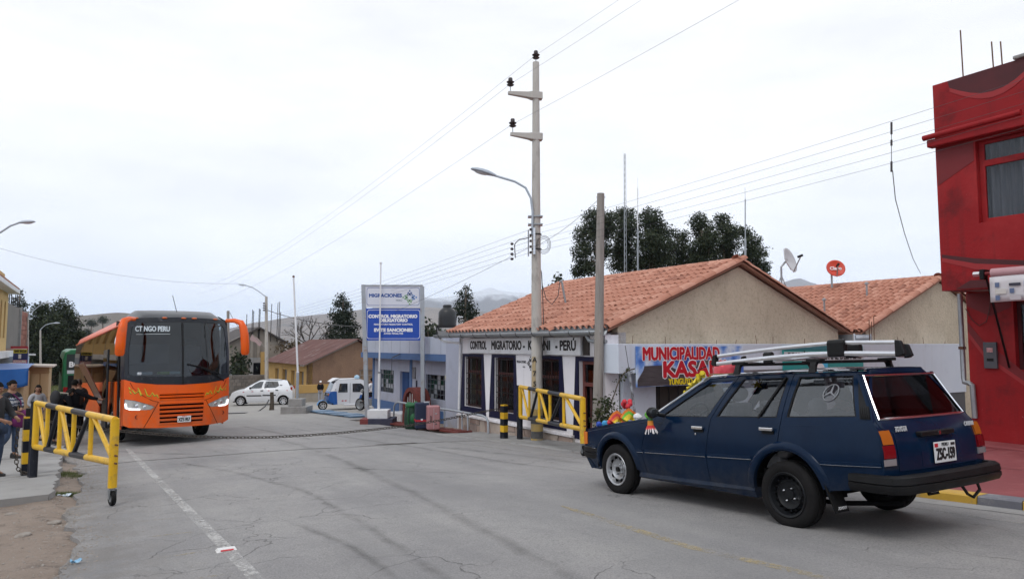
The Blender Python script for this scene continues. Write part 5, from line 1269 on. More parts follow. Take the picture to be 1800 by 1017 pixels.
quart = [(-1.148,.75),(-1.18,.975),(-1.113,1.402),(-1.80,1.405),(-1.90,1.385),(-2.0,1.17),(-2.09,.955),(-2.135,.90),(-2.15,.56),(-2.14,.45)]+[(-1.66,.38),(-1.63,.33)]+list(reversed(raq))
qwin = [(-1.225,.995),(-1.185,1.365),(-1.755,1.368),(-1.925,1.02)]
for sg in (1,-1):
    ff = side_panel('front_wing',fend,[],M_car,o,sg)
    fd = side_panel('front_door',fdoor,[fwin],M_car,o,sg)
    rdo = side_panel('rear_door',rdoor,[rwin],M_car,o,sg)
    qu = side_panel('rear_quarter_panel',quart,[qwin],M_car,o,sg)
    # window seals and panes
    for nm,w_,par,gm in (('front_door_window',fwin,fd,M_cglass),('rear_door_window',rwin,rdo,M_cglass),('side_window',qwin,qu,M_cglass_r)):
        c = V((sum(p[0] for p in w_)/4,sum(p[1] for p in w_)/4)); inn = [tuple(c+(V(p)-c)*.955) for p in w_]
        mb = MB(); panel(mb,dens(w_),[dens(inn)],lambda a,b,d: (a,sg*(CYw(a,b)-d),b),.004,.03,back=False); mb.ob('window_seal',M_seal,par)
        g = dens(inn); mb = MB(); panel(mb,g,[],lambda a,b,d: (a,sg*(CYw(a,b)-d),b),.016,.02,away(cgrid(g,.12),[g],.05),back=False,rim=False); mb.ob('pane',gm,par,smooth=40)
    mb = MB(); mb.beam((-.90,sg*(CYw(-.9,.98)-.004),.975),(-1.035,sg*(CYw(-1.03,1.36)-.004),1.362),.018,.03,up=(0,1,0)); mb.ob('quarter_light_bar',M_seal,rdo)
    # vent louvre on the D pillar
    lv = [(-1.80,1.385),(-1.885,1.38),(-2.055,1.005),(-1.965,1.005)]
    mb = MB(); panel(mb,dens(lv),[],lambda a,b,d: (a,sg*(CYw(a,b)-d),b),-.006,.004,back=False); lvo = mb.ob('louvre',M_bplast,qu)
    for k in range(5):
        u = (k+.5)/5; a = V(lv[0]).lerp(V(lv[1]),u); b = V(lv[3]).lerp(V(lv[2]),u)
        mb = MB(); mb.beam((a.x,sg*(CYw(a.x,a.y)+.006),a.y-.01),(b.x,sg*(CYw(b.x,b.y)+.006),b.y+.01),.006,.008,up=(0,1,0)); mb.ob('louvre_slat',M_seal,lvo)
    # arch flares
    for (cx,cz),r0,a0,a1,par in ((FA,.385,-.05,pi*.97,ff),(RA,.405,.03,pi*.93,qu)):
        mb = MB(); L = []
        for i in range(25):
            a = a0+(a1-a0)*i/24; k = sin(pi*i/24)**.5; row = []
            for dr,dy in ((-.012,-.03),(-.012,.012),(.0,.026*k),(.03,.034*k),(.055,.022*k),(.075,-.004)):
                x,z = cx+(r0+dr)*cos(a),cz+(r0+dr)*sin(a); row.append((x,sg*(CYw(x,max(z,.2))+dy),z))
            L.append(row)
        mb.loft(L,closed=False); mb.ob('wheel_arch_flare',M_car,par,smooth=50)
    # side trim with thin chrome bead
    for (x0,x1,z0,z1,par) in ((1.93,1.69,.525,.53,ff),(.86,.745,.545,.548,ff),(.715,-.225,.55,.575,fd),(-.262,-.83,.578,.595,rdo),(-1.60,-2.15,.615,.635,qu)):
        n = 6; mb = MB(); mc = MB(); P = [(x0+(x1-x0)*i/n,z0+(z1-z0)*i/n) for i in range(n+1)]
        mb.loft([[(x,sg*(CYw(x,z)-.002),z+.018),(x,sg*(CYw(x,z)+.008),z+.012),(x,sg*(CYw(x,z)+.008),z-.012),(x,sg*(CYw(x,z)-.002),z-.018)] for x,z in P]); tm = mb.ob('side_trim',M_car,par)
        mc.loft([[(x,sg*(CYw(x,z)+.006),z-.008),(x,sg*(CYw(x,z)+.012),z-.012),(x,sg*(CYw(x,z)+.006),z-.017)] for x,z in P]); mc.ob('chrome_bead',M_chrome,tm)
    # character line under the windows
    mb = MB(); P = [(1.9-.25*i,0) for i in range(17)]; mb.tube([(x,sg*(CYw(x,belt(x)-.035)-.002),belt(x)-.035-(.02 if x < .6 else 0)) for x,_ in P if x > -2.12],.005,5); mb.ob('crease_line',M_car,o)
    for x0,par,zz in ((-.06,fd,.857),(-.96,rdo,.883)):
        mb = MB(); mb.b2((x0,sg*.792,zz-.016),(x0-.155,sg*.826,zz+.016)); mb.ob('door_handle',M_chrome,par,bevel=.008)
        mb = MB(); mb.b2((x0-.01,sg*.780,zz-.045),(x0-.145,sg*.797,zz-.014)); mb.ob('handle_recess',M_seal,par)
    mb = MB(); mb.lathe([(.011,0),(.011,.008),(0,.009)],10,(-.10,.797*sg,.79),axis='Y'); mb.ob('lock',M_chrome,fd)
    # sill
    mb = MB(); mb.loft([[(x,sg*.75,.215+.02*(1-u)),(x,sg*.775,.25+.035*u),(x,sg*.765,.30+.02*u),(x,sg*.60,.30),(x,sg*.60,.215)] for x,u in ((.87,0),(-.2,.5),(-.82,1))]); mb.ob('sill',M_car,o)
    # mud flap
    mb = MB(); mb.loft([[(-1.60,sg*.62,.46),(-1.60,sg*.80,.46),(-1.615,sg*.80,.46),(-1.615,sg*.62,.46)],[(-1.70,sg*.62,.20),(-1.70,sg*.80,.20),(-1.715,sg*.80,.20),(-1.715,sg*.62,.20)]]); mf = mb.ob('mud_flap',M_black,o)
    text('TOYOTA',.04,M_whl,mf,(-1.715,sg*.71,.235),(pi/2+.3,0,-pi/2),maxw=.12)
    # drip rail
    mb = MB(); mb.tube([(.61,sg*(CYw(.6,.955)+.004),.958),(.30,sg*(CYw(.3,1.17)+.006),1.168),(-.02,sg*(CYw(-.02,1.37)+.008),1.385),(-.45,sg*(CYw(-.45,1.40)+.012),1.41),(-1.1,sg*(CYw(-1.1,1.41)+.012),1.42),(-1.78,sg*(CYw(-1.78,1.41)+.012),1.415)],.012,6); mb.ob('drip_rail',M_chrome,o,smooth=40)
    # mirror
    mr_ = MB(); mr_.ball((.42,sg*.93,1.005),(.045,.085,.062),12,8); mr_.tube([(.40,sg*.77,.965),(.42,sg*.87,.985)],.022,8); mro = mr_.ob('door_mirror',M_bplast,o,smooth=60)
    mb = MB(); mb.ball((.385,sg*.93,1.005),(.012,.07,.05),12,6); mb.ob('mirror_glass',mat('dark_mirror',(.05,.055,.06),.1,.6),mro,smooth=60)
    # inner well
    for (cx,cz),r in ((FA,.40),(RA,.42)):
        mb = MB(); mb.loft([[(cx+r*cos(a),sg*y,cz+r*sin(a)) for a in [pi*i/14 for i in range(15)]] for y in (.775,.52)],closed=False); mb.add([(cx+r*cos(pi*i/14),sg*.52,cz+r*sin(pi*i/14)) for i in range(15)],[tuple(range(15))]); mb.ob('wheel_well',M_dark,o)
# wheels: silver steel in front, black steel behind
for x,z,m_,nh,hl,cp in ((1.265,.295,M_steel,10,.022,M_bplast),(-1.22,.297,M_bsteel,16,.014,None)):
    for sg in (1,-1): steel_wheel(o,(x,sg*.725,z),R_=.30 if x > 0 else .305,r_=.18 if x > 0 else .195,w=.165 if x > 0 else .18,side=sg,m_rim=m_,nh=nh,hole=hl,cap=cp)
# roof, bonnet, screens
roofL = [(.0,1.385),(-.45,1.425),(-1.3,1.45),(-1.88,1.435)]
def roofz(x,y): return lerp_pts(roofL,x)-.045*(abs(y)/.62)**3.2
mb = MB(); mb.grid(lambda u,v: (lambda x: (lambda y: (x+.03*(1-(2*v-1)**2)*(1 if u < .05 else 0),y,roofz(x,y)))((2*v-1)*(CYw(x,1.40)+.004)))(-.0-1.89*u),24,16); mb.ob('roof',M_car,o,smooth=40)
def hoodz(x,y): return belt(x)+.028*(1-(abs(y)/.75)**2.5)
mb = MB(); mb.grid(lambda u,v: (lambda x: (lambda y: (x,y,hoodz(x,y)))((2*v-1)*(CYw(x,belt(x)-.01)-.012)))(1.97-1.33*u),20,14); mb.ob('bonnet',M_car,o,smooth=40)
mb = MB(); mb.grid(lambda u,v: (lambda y: (1.99-.035*(2*v-1)**2-.02*abs(u-.5)*2,y,.50+.25*u))((2*v-1)*.745),4,12); mb.ob('nose_panel',M_car,o,smooth=40)
mb = MB(); mb.b2((1.985,-.45,.56),(2.0,.45,.70)); mb.ob('grille',M_bplast,o)
for sg in (1,-1):
    mb = MB(); mb.b2((1.955,sg*.47,.56),(1.998,sg*.70,.70)); mb.ob('headlamp',mat('lamp_glass',(.5,.5,.52),.1,0),o,bevel=.01)
    mb = MB(); mb.loft([[(1.985,sg*.71,.55),(1.985,sg*.742,.55),(1.985,sg*.742,.715),(1.985,sg*.71,.715)],[(1.90,sg*.735,.56),(1.90,sg*.758,.56),(1.90,sg*.752,.71),(1.90,sg*.73,.71)]]); mb.ob('indicator',mat('amber_lens',(.65,.16,.01),.2),o)
mb = MB(); mb.grid(lambda u,v: (lambda yb,yt: (.60-.61*u+.07*(1-(2*v-1)**2)*(1-.4*u),(2*v-1)*(yb+(yt-yb)*u),.955+.425*u))(.735,.585),8,12); mb.ob('windscreen',M_cglass,o,smooth=40)
mb = MB(); mb.grid(lambda u,v: (.64-.05*u+.07*(1-(2*v-1)**2),(2*v-1)*.75,.93+.03*u),2,12); mb.ob('cowl',M_bplast,o)
# rear end
rearL = [(1.435,-1.885),(1.38,-1.915),(1.17,-2.02),(.97,-2.125),(.90,-2.185),(.75,-2.215),(.56,-2.215),(.42,-2.19)]
def rearx(z):
    for i in range(len(rearL)-1):
        if rearL[i][0] >= z >= rearL[i+1][0]:
            u = (rearL[i][0]-z)/(rearL[i][0]-rearL[i+1][0]); return rearL[i][1]+(rearL[i+1][1]-rearL[i][1])*u
    return rearL[-1][1]
def RX(y,z,d=0): return (rearx(z)+.045*(abs(y)/.75)**2.2+d,y,z)
def yw(z): return CYw(rearx(z)+.04,z)+.002
outer = [(-yw(z),z) for z in (.44,.56,.75,.90,.97,1.17,1.38,1.43)]+[(yw(z),z) for z in (1.43,1.38,1.17,.97,.90,.75,.56,.44)]
tg = [(-.60,.575),(-.60,.885),(-.70,.935),(-.70,.985),(-.575,1.385),(.575,1.385),(.70,.985),(.70,.935),(.60,.885),(.60,.575)]
glas = [(-.655,1.0),(-.545,1.365),(.545,1.365),(.655,1.0)]
ou = dens(outer,.08); tgd = dens(tg,.08); gd = dens(glas,.08)
mb = MB(); panel(mb,ou,[tgd],RX,0,.03,away([p for p in cgrid(ou,.1) if not inside(p,tgd)],[ou,tgd],.03),back=False); mb.ob('rear_body',M_car,o,smooth=35)
t2 = [(a*.993,.735+(b-.735)*.99) for a,b in tgd]
mb = MB(); panel(mb,t2,[gd],RX,-.004,.03,away([p for p in cgrid(t2,.1) if not inside(p,gd)],[t2,gd],.03),back=False); tgo = mb.ob('tailgate',M_car,o,smooth=35)
mb = MB(); panel(mb,gd,[],RX,.004,.008,away(cgrid(gd,.12),[gd],.04),back=False,rim=False); rwo = mb.ob('rear_window',glassmat('car_rear_screen',(.09,.09,.095),.02,.0),tgo,smooth=40)
[n for n in rwo.data.materials[0].node_tree.nodes if n.type == 'BSDF_GLOSSY'][0].inputs[0].default_value = (.42,.44,.46,1)
mb = MB(); mb.tube([V(RX(a,b,-.008)) for a,b in gd],.011,6,closed=True); mb.ob('window_trim',M_chrome,tgo,smooth=40)
mb = MB(); mb.b2((-2.235,-.20,.845),(-2.18,.31,.885)); th = mb.ob('tailgate_handle',M_bplast,tgo,bevel=.01)
mb = MB(); mb.b2((-2.242,.03,.85),(-2.234,.06,.88)); mb.ob('badge',M_chrome,th)
mb = MB(); panel(mb,dens(rect(-.30,.30,.60,.83),.1),[],RX,-.006,-.001,back=False); mb.ob('plate_recess',M_car,tgo)
M_alub = mat('badge_silver',(.55,.56,.58),.4)
def ltext(body,size,m,parent,y,z,d,w,bold=0): return text(body,size,m,parent,(rearx(z)-d,y,z),(pi/2,0,-pi/2),maxw=w,bold=bold,depth=.002)
ltext('TOYOTA',.06,M_alub,tgo,.495,.915,.0,.17,.001); ltext('CARINA',.055,M_alub,tgo,-.56,.905,-.005,.16,.001)
pl = MB(); pl.box((-2.238,-.01,.70),(.008,.33,.175)); plo = pl.ob('number_plate',mat('plate_white',(.68,.69,.70),.4),tgo,bevel=.003)
plo.rotation_euler = (0,0,0)
text('Z5C-159',.13,M_letter,plo,(-2.2445,-.01,.68),(pi/2,0,-pi/2),maxw=.29,bold=.005); text('PERU',.04,M_letter,plo,(-2.2445,-.01,.762),(pi/2,0,-pi/2),maxw=.10)
mb = MB(); mb.b2((-2.245,.10,.745),(-2.241,.15,.775)); mb.ob('plate_flag',M_redl,plo); mb = MB(); mb.b2((-2.245,-.16,.75),(-2.241,-.10,.772)); mb.ob('plate_mark',M_letter,plo)
for sg in (1,-1):
    for z0,z1,m_ in ((.80,.915,mat('amber_tail_lens',(.42,.11,.012),.2)),(.69,.797,mat('red_tail_lens',(.19,.006,.010),.15)),(.63,.687,mat('clear_lens',(.24,.22,.23),.15))):
        mb = MB(); zm_ = (z0+z1)/2; ys = [sg*.64,sg*.73,sg*(yw(zm_)+.012),sg*(CYw(rearx(zm_)+.03,zm_)+.014)]; L = []
        mb.loft([[(rearx(z)+.045*(abs(y)/.75)**2.2-.014 if i < 3 else rearx(z)+.03,y,z) for i,y in enumerate(ys)] for z in (z0+.002,(z0+z1)/2,z1-.002)],closed=False)
        for z in (z0+.002,z1-.002): mb.add([(rearx(z)+.045*(abs(y)/.75)**2.2-.014 if i < 3 else rearx(z)+.03,y,z) for i,y in enumerate(ys)]+[(rearx(z)+.06,ys[0],z)],[(0,1,2,3,4)])
        mb.add([(rearx(z0)-.014+.045*(.64/.75)**2.2,ys[0],z0),(rearx(z1)-.014+.045*(.64/.75)**2.2,ys[0],z1),(rearx(z1)+.06,ys[0],z1),(rearx(z0)+.06,ys[0],z0)],[(0,1,2,3)])
        mb.ob('tail_light',m_,o,smooth=30)
def bumper(path,z0,z1,name,dep=.09):
    P = [V((x,y)) for x,y in path]; P += [V((p.x,-p.y)) for p in reversed(path and P[:-1])]
    cen = V((0,0)); L = []
    for i,p in enumerate(P):
        d = (P[min(i+1,len(P)-1)]-P[max(i-1,0)]).normalized(); n = V((d.y,-d.x))
        if n.dot(p-V((0,0))) < 0: n = -n
        q = p-n*dep; h = z1-z0
        L.append([(p.x-n.x*.02,p.y-n.y*.02,z0),(p.x,p.y,z0+h*.25),(p.x,p.y,z0+h*.45),(p.x-n.x*.012,p.y-n.y*.012,z0+h*.5),(p.x,p.y,z0+h*.55),(p.x-n.x*.008,p.y-n.y*.008,z1-h*.1),(p.x-n.x*.03,p.y-n.y*.03,z1),(q.x,q.y,z1),(q.x,q.y,z0)])
    mb = MB(); mb.loft(L); return mb.ob(name,mat('bumper_plastic',(.007,.007,.008),.5,c2=(.013,.013,.014),scale=6,spec=.18),o,smooth=35)
bumper([(-1.86,.815),(-2.1,.835),(-2.26,.82),(-2.33,.72),(-2.36,.4),(-2.365,0)],.415,.56,'rear_bumper')
bumper([(1.66,.785),(1.88,.785),(2.0,.745),(2.06,.62),(2.085,.3),(2.09,0)],.385,.535,'front_bumper')
mb = MB(); mb.loft([[(1.86,y,.25),(1.98,y,.40),(1.9,y,.40),(1.80,y,.26)] for y in (-.73,.73)]); mb.ob('front_valance',M_car,o)
mb = MB(); mb.b2((-.9,-.55,.22),(1.8,.55,.42)); mb.b2((-2.15,-.72,.455),(-.9,.72,.50)); mb.b2((-2.0,-.35,.33),(-1.5,.1,.46)); mb.b2((-.8,-.7,.24),(.85,.7,.32)); mb.ob('underbody',M_dark,o)
mb = MB(); mb.tube([(-.5,.42,.20),(-1.5,.45,.22),(-2.12,.45,.30)],.022,8); mb.ob('exhaust_pipe',M_dark,o)
mb = MB(); mb.box((-1.25,0,.30),(.12,1.3,.12)); mb.tube([(-1.22,.55,.3),(-1.22,-.55,.3)],.05,8); mb.ob('rear_axle',M_dark,o)
mb = MB(); mb.tube([(-2.15,-.35,.40),(-2.2,-.37,.30),(-2.22,-.42,.27),(-2.24,-.5,.33),(-2.22,-.5,.4)],.014,6); mb.ob('tow_hook',M_bplast,o)
# cabin
mb = MB(); mb.b2((-2.1,-.70,.40),(.7,.70,.45)); mb.ob('cabin_floor',M_dark,o)
mb = MB(); mb.loft([[(.62,y,.55),(.62,y,.93),(.40,y,.95),(.28,y,.88),(.30,y,.55)] for y in (-.70,.70)]); mb.ob('dashboard',mat('dashboard',(.02,.02,.022),.7),o)
for sg in (1,-1):
    st = MB(); st.loft([[(-.02,sg*.36-.24,.62),(-.02,sg*.36+.24,.62),(-.16,sg*.36+.24,.58),(-.16,sg*.36-.24,.58)],[(-.20,sg*.36-.24,.95),(-.20,sg*.36+.24,.95),(-.32,sg*.36+.22,.95),(-.32,sg*.36-.22,.95)],[(-.26,sg*.36-.20,1.10),(-.26,sg*.36+.20,1.10),(-.35,sg*.36+.18,1.10),(-.35,sg*.36-.18,1.10)]])
    st.box((.15,sg*.36,.58),(.5,.48,.14)); sto = st.ob('front_seat',M_seat,o,bevel=.03)
    mb = MB(); mb.ball((-.33,sg*.36,1.20),(.05,.14,.085),12,8); mb.ob('headrest',M_seat,sto,smooth=60)
mb = MB(); mb.loft([[(-.95,-.62,.6),(-.95,.62,.6),(-1.1,.62,.6),(-1.1,-.62,.6)],[(-1.15,-.60,1.0),(-1.15,.60,1.0),(-1.27,.60,1.0),(-1.27,-.60,1.0)]]); mb.box((-.80,0,.56),(.45,1.24,.16)); mb.ob('rear_seat',M_seat,o,bevel=.03)
mb = MB(); mb.ball((-1.72,.15,.78),(.34,.50,.24),14,9); mb.v = [tuple(V(v)*(1+.05*mnoise.noise(V(v)*6))) for v in mb.v]; mb.ob('covered_luggage',mat('grey_blanket',(.22,.21,.22),.95,c2=(.15,.14,.15),scale=7,bump=.5,bscale=9),o,smooth=60)
for y in (-.34,.34): mb = MB(); mb.ball((-1.27,y,1.08),(.05,.13,.085),12,8); mb.ob('rear_headrest',M_seat,o,smooth=60)
sw_ = MB(); c = V((.32,.36,.93)); R3 = Matrix.Rotation(RAD(62),3,'Y')
sw_.tube([c+R3 @ V((.175*cos(a),.175*sin(a),0)) for a in [2*pi*i/24 for i in range(24)]],.015,8,closed=True)
for a in (.5,pi-.5,-pi/2): sw_.tube([c,c+R3 @ V((.17*cos(a+pi/2),.17*sin(a+pi/2),0))],.014,6)
sw_.ball(c,.04,8,6); sw_.ob('steering_wheel',M_bplast,o,smooth=50)
mb = MB(); mb.box((.25,-.10,1.17),(.004,.10,.16),ry=.3); mb.ob('paper',mat('pale_paper',(.5,.56,.66),.7),o)
mb = MB()
star = [(0,1),(.18,.3),(1,.2),(.35,-.1),(.6,-.9),(0,-.35),(-.7,-.7),(-.3,0),(-.9,.5),(-.15,.35)]
panel(mb,star,[],lambda a,b,d: (-.15+d,-.15+a*.10,1.28+b*.05),0,.01); mb.ob('yellow_decoration',mat('yellow_foil',(.7,.55,.03),.4),o)
# ring sticker with three spokes on the side window
yq = lambda x,z: CYw(x,z)-.010
mb = MB(); cx,cz,rr = -1.595,1.22,.072
mb.tube([(cx+rr*cos(a),yq(cx+rr*cos(a),cz+rr*sin(a)),cz+rr*sin(a)) for a in [2*pi*i/28 for i in range(28)]],.006,4,closed=True)
for a in (pi/2,pi/2+2*pi/3,pi/2-2*pi/3): mb.tube([(cx,yq(cx,cz),cz),(cx+rr*cos(a),yq(cx+rr*cos(a),cz+rr*sin(a)),cz+rr*sin(a))],[.013,.004],4)
mb.ob('ring_sticker',mat('grey_sticker',(.20,.21,.23),.6),o)
# wiper at the scuttle, aerial
mb = MB(); mb.tube([(.02,.5,1.395),(.02+.1,.5,1.46),(.0,.48,1.50)],.006,5); mb.ob('roof_strap',M_bplast,o)
# ---- roof rack
RK = thing('roof_rack','aluminium roof rack with black end caps on the blue estate car','roof rack',(0,0,0))
RK.location = CAR.location; RK.rotation_euler = CAR.rotation_euler; RK.scale = CAR.scale
xs_ = [-.24,-.5,-.8,-1.1,-1.4,-1.7,-2.0,-2.24]
upz = lambda x: 1.600+.066*sin(max(0,min(1,(-.2-x)/1.6))*pi/2)-.03*max(0,(-1.7-x)/.6)
loz = lambda x: 1.520+.055*sin(max(0,min(1,(-.2-x)/1.5))*pi/2)-.035*max(0,(-1.6-x)/.7)
SK = .58                       # the far side sits further forward
for sg in (1,-1):
    k_ = 0 if sg > 0 else SK
    for fz,h,yy in ((upz,.036,.54),(loz,.042,.56)) if sg > 0 else ((loz,.032,.56),):
        mb = MB(); mb.loft([[(x+k_,sg*yy-.017,fz(x)-h/2),(x+k_,sg*yy+.017,fz(x)-h/2),(x+k_,sg*yy+.02,fz(x)),(x+k_,sg*yy+.017,fz(x)+h/2),(x+k_,sg*yy-.017,fz(x)+h/2)] for x in xs_]); mb.ob('rail',M_alu,RK,bevel=.004)
    for x,d in ((-.20,1),(-2.26,-1)):
        mb = MB(); mb.loft([[(k_+x-.03*d,sg*.52,loz(x)-.025),(k_+x-.03*d,sg*.585,loz(x)-.025),(k_+x-.03*d,sg*.575,upz(x)+.022),(k_+x-.03*d,sg*.52,upz(x)+.022)],[(k_+x+.015*d,sg*.525,loz(x)-.02),(k_+x+.015*d,sg*.58,loz(x)-.02),(k_+x+.01*d,sg*.57,upz(x)+.015),(k_+x+.01*d,sg*.525,upz(x)+.015)],[(k_+x+.05*d,sg*.53,loz(x)-.0),(k_+x+.05*d,sg*.57,loz(x)-.0),(k_+x+.02*d,sg*.565,upz(x)-.0),(k_+x+.02*d,sg*.53,upz(x)-.0)]]); mb.ob('end_cap',M_bplast,RK,bevel=.008)
    for x,hw in ((-1.68,.085),)+(((-.58,.06),) if sg < 0 else ()):
        mb = MB(); mb.loft([[(xx+k_,sg*.515,loz(x)-.03),(xx+k_,sg*.592,loz(x)-.03),(xx+k_,sg*.59,upz(x)+.0),(xx+k_,sg*.575,upz(x)+.03),(xx+k_,sg*.53,upz(x)+.03),(xx+k_,sg*.515,upz(x))] for xx in (x+hw,x-hw)]); mb.ob('rail_cover',M_bplast,RK,bevel=.015)
    for x in (-.55,-1.45):
        mb = MB(); mb.loft([[(x-.04,sg*.60,1.41),(x+.04,sg*.60,1.41),(x+.04,sg*.635,1.40),(x-.04,sg*.635,1.40)],[(x-.03,sg*.57,1.47),(x+.03,sg*.57,1.47),(x+.03,sg*.61,1.47),(x-.03,sg*.61,1.47)],[(x-.035,sg*.53,1.51),(x+.035,sg*.53,1.51),(x+.035,sg*.59,1.51),(x-.035,sg*.59,1.51)]]); mb.box((x,sg*.56,1.515),(.16,.07,.03)); mb.ob('foot',M_bplast,RK,bevel=.006)
for x in (-.55,-1.45):
    mb = MB(); mb.box((x,0,1.50),(.04,1.16,.028)); mb.ob('cross_bar',M_bplast,RK)
for x in (-.45,-.9,-1.35,-1.8,-2.2):
    mb = MB(); mb.beam((x,.54,loz(x)-.008),(x+SK,-.54,loz(x)-.008),.05,.022); mb.ob('deck_slat',M_alu,RK)
# ---- decorations on the car
def on_car(o_): o_.location = CAR.location; o_.rotation_euler = CAR.rotation_euler; o_.scale = CAR.scale; return o_
pc = on_car(thing('red_parcel','shiny red wrapped hat-shaped decoration on the front of the car roof','decoration'))
mb = MB(); mb.loft([[(.05+.13*cos(a)*k,.12+.17*sin(a)*k,z) for a in [2*pi*i/14 for i in range(14)]] for k,z in ((1.0,1.41),(.95,1.47),(.75,1.55),(.70,1.56))]); mb.ob('crown',mat('red_foil',(.50,.03,.05),.25,.3,c2=(.6,.1,.12),scale=6),pc,smooth=30)
mb = MB(); mb.lathe([(.21,0),(.21,.012),(.1,.014)],16,(.03,.12,1.405)); mb.ob('brim',mat('green_foil',(.10,.25,.08),.4,c2=(.4,.1,.08),scale=9),pc)
yr = on_car(thing('yellow_streamer','yellow streamer ribbon running down the windscreen pillar of the car','decoration'))
mb = MB(); rd = random.Random(4); P = []
for i in range(26):
    u = i/25; P.append((.02+.42*u+.03*sin(i*1.9),.50-.02*u+.03*cos(i*2.3),1.43-.30*u+.03*sin(i*2.9)))
mb.tube(P,[.028*(1-.6*i/25)+.008*sin(i*1.7) for i in range(26)],6); mb.ob('ribbon',mat('yellow_streamer',(.72,.56,.02),.5),yr,smooth=50)
ts = on_car(thing('tassel','red orange and green tassel hanging from the door mirror','decoration'))
for z0,z1,m_,r0,r1 in ((.955,.915,mat('tassel_green',(.05,.16,.06),.8),.022,.030),(.915,.865,mat('tassel_orange',(.70,.26,.03),.8),.030,.036),(.865,.82,mat('tassel_red',(.55,.03,.03),.8),.036,.060)):
    mb = MB(); mb.lathe([(r0,z0),((r0+r1)/2,(z0+z1)/2),(r1,z1)],10,(.47,.92,0)); mb.ob('band',m_,ts,smooth=40)
mb = MB(); rd = random.Random(2)
for k in range(16): a = rd.random()*6.28; mb.tube([(.47+.05*cos(a),.92+.05*sin(a),.83),(.47+.075*cos(a),.92+.075*sin(a),.765+rd.random()*.03)],.005,4)
mb.ob('fringe',mat('tassel_white',(.75,.72,.72),.8),ts)
def hood_item(name,label,x,y,fnb):
    t_ = on_car(thing(name,label,'decoration')); fnb(t_,x,y,hoodz(x,y)); return t_
def fan(cols):
    def f(t_,x,y,z):
        for k,c in enumerate(cols):
            mb = MB(); n = 10; r0,r1 = .03+.035*k,.065+.035*k
            mb.loft([[(x+r*cos(a)*.95,y+.02*sin(i*1.3)+.012*(i % 2),z+r*sin(a)) for i,a in enumerate([pi*i/n for i in range(n+1)])] for r in (r0,r1)],closed=False); mb.ob('fan_ring',c,t_)
    return f
cO,cY,cG,cR,cB,cC,cW = [mat('crepe_%d' % i,c,.7) for i,c in enumerate(((.70,.18,.02),(.72,.55,.03),(.14,.50,.05),(.60,.03,.05),(.02,.07,.40),(.06,.35,.65),(.75,.75,.78)))]
hood_item('paper_fan','orange and yellow paper fan on the bonnet nearer the headlamp',1.57,.5,fan([cY,cO,cR,cO]))
hood_item('paper_fan','green and yellow paper fan on the bonnet nearer the windscreen',1.33,.5,fan([cY,cY,cG,cO]))
def flower(t_,x,y,z):
    mb = MB(); mb.tube([(x,y,z),(x+.01,y,z+.10),(x,y,z+.18)],.012,6); mb.ob('stem',cG,t_)
    mb = MB()
    for k in range(7): a = k*.9; mb.ball((x+.045*cos(a),y+.045*sin(a),z+.20+.03*(k % 3)),(.035,.035,.035),7,5)
    mb.ob('petals',cR,t_,smooth=60)
    for k in range(3): mb = MB(); a = k*2.1; mb.ball((x+.05*cos(a),y+.05*sin(a),z+.08),(.04,.02,.015),6,4); mb.ob('leaf',cG,t_)
hood_item('paper_flower','red paper flower with green stem standing on the bonnet',1.47,.42,flower)
def pom(c,r=.05):
    def f(t_,x,y,z):
        mb = MB(); mb.ball((x,y,z+r*.8),r,10,8); mb.v = [tuple(V(v)+V((mnoise.noise(V(v)*60),mnoise.noise(V(v)*60+V((5,0,0))),0))*.012) for v in mb.v]; mb.ob('pompom',c,t_,smooth=20)
    return f
hood_item('pompom','dark blue pompom at the front of the bonnet',1.97,.5,pom(cB,.04)); hood_item('pompom','light blue pompom on the bonnet beside the dark blue one',1.84,.5,pom(cC,.04)); hood_item('pompom','red pompom on the bonnet before the paper fans',1.73,.5,pom(cR,.04)); hood_item('pompom','white pompom on the bonnet below the windscreen',1.18,.5,pom(cW,.05)); hood_item('pompom','green pompom at the foot of the windscreen',1.02,.45,pom(cG,.055))
# ------------------------------------------------------------------ orange coach
M_org = mat('orange_coach_paint',(.80,.12,.006),.30,c2=(.74,.088,.006),scale=1.2,spec=.35,stain=((.38,.10,.04),2.0,.4,.5))
M_bmask = mat('dark_grey_coach_paint',(.010,.012,.017),.28,c2=(.016,.019,.026),scale=3,spec=.3,stain=((.15,.15,.16),5,.2,.4))
M_bglass = glassmat('coach_windscreen',(.24,.30,.34),.02,.005)
M_bside = glassmat('coach_side_glass',(.05,.05,.05),.025,.14)
[n for n in M_bside.node_tree.nodes if n.type == 'BSDF_GLOSSY'][0].inputs[0].default_value = (.46,.40,.34,1)   # bronze-tinted glass
BUS = thing('coach','orange touring coach with orange mirrors parked behind the chain','bus',(-8.44,18.40,Gxy(-8.44,18.40)+.03),rot=(0,-.048,RAD(-53.6)))
o = BUS; HW = 1.275
def blean(z): return (.085*max(0,z-1.55)**2+.02*max(0,z-1.55)) + .06*max(0,.9-z) + (2.2*max(0,z-3.22)**1.5)
def BF(y,z,d=0): return (-.50*(abs(y)/HW)**3.2-blean(z)+d,y,z)
def fpanel(name,poly,holes,m,parent,d0=0,dp=-.04,h=.14,smooth=35,step=.1,back=False):
    po = dens(poly,step); ho = [dens(q,step) for q in holes]
    pts = away([p for p in cgrid(po,h) if not any(inside(p,q) for q in ho)],[po]+ho,h*.35)
    mb = MB(); panel(mb,po,ho,BF,d0,d0+dp,pts,back=back); return mb.ob(name,m,parent,smooth=smooth)
hlL = [(-1.262,1.17),(-1.262,.93),(-1.1,.89),(-.72,.885),(-.62,.95),(-.70,1.0),(-1.05,1.13)]
hlR = [(-a,b) for a,b in reversed(hlL)]
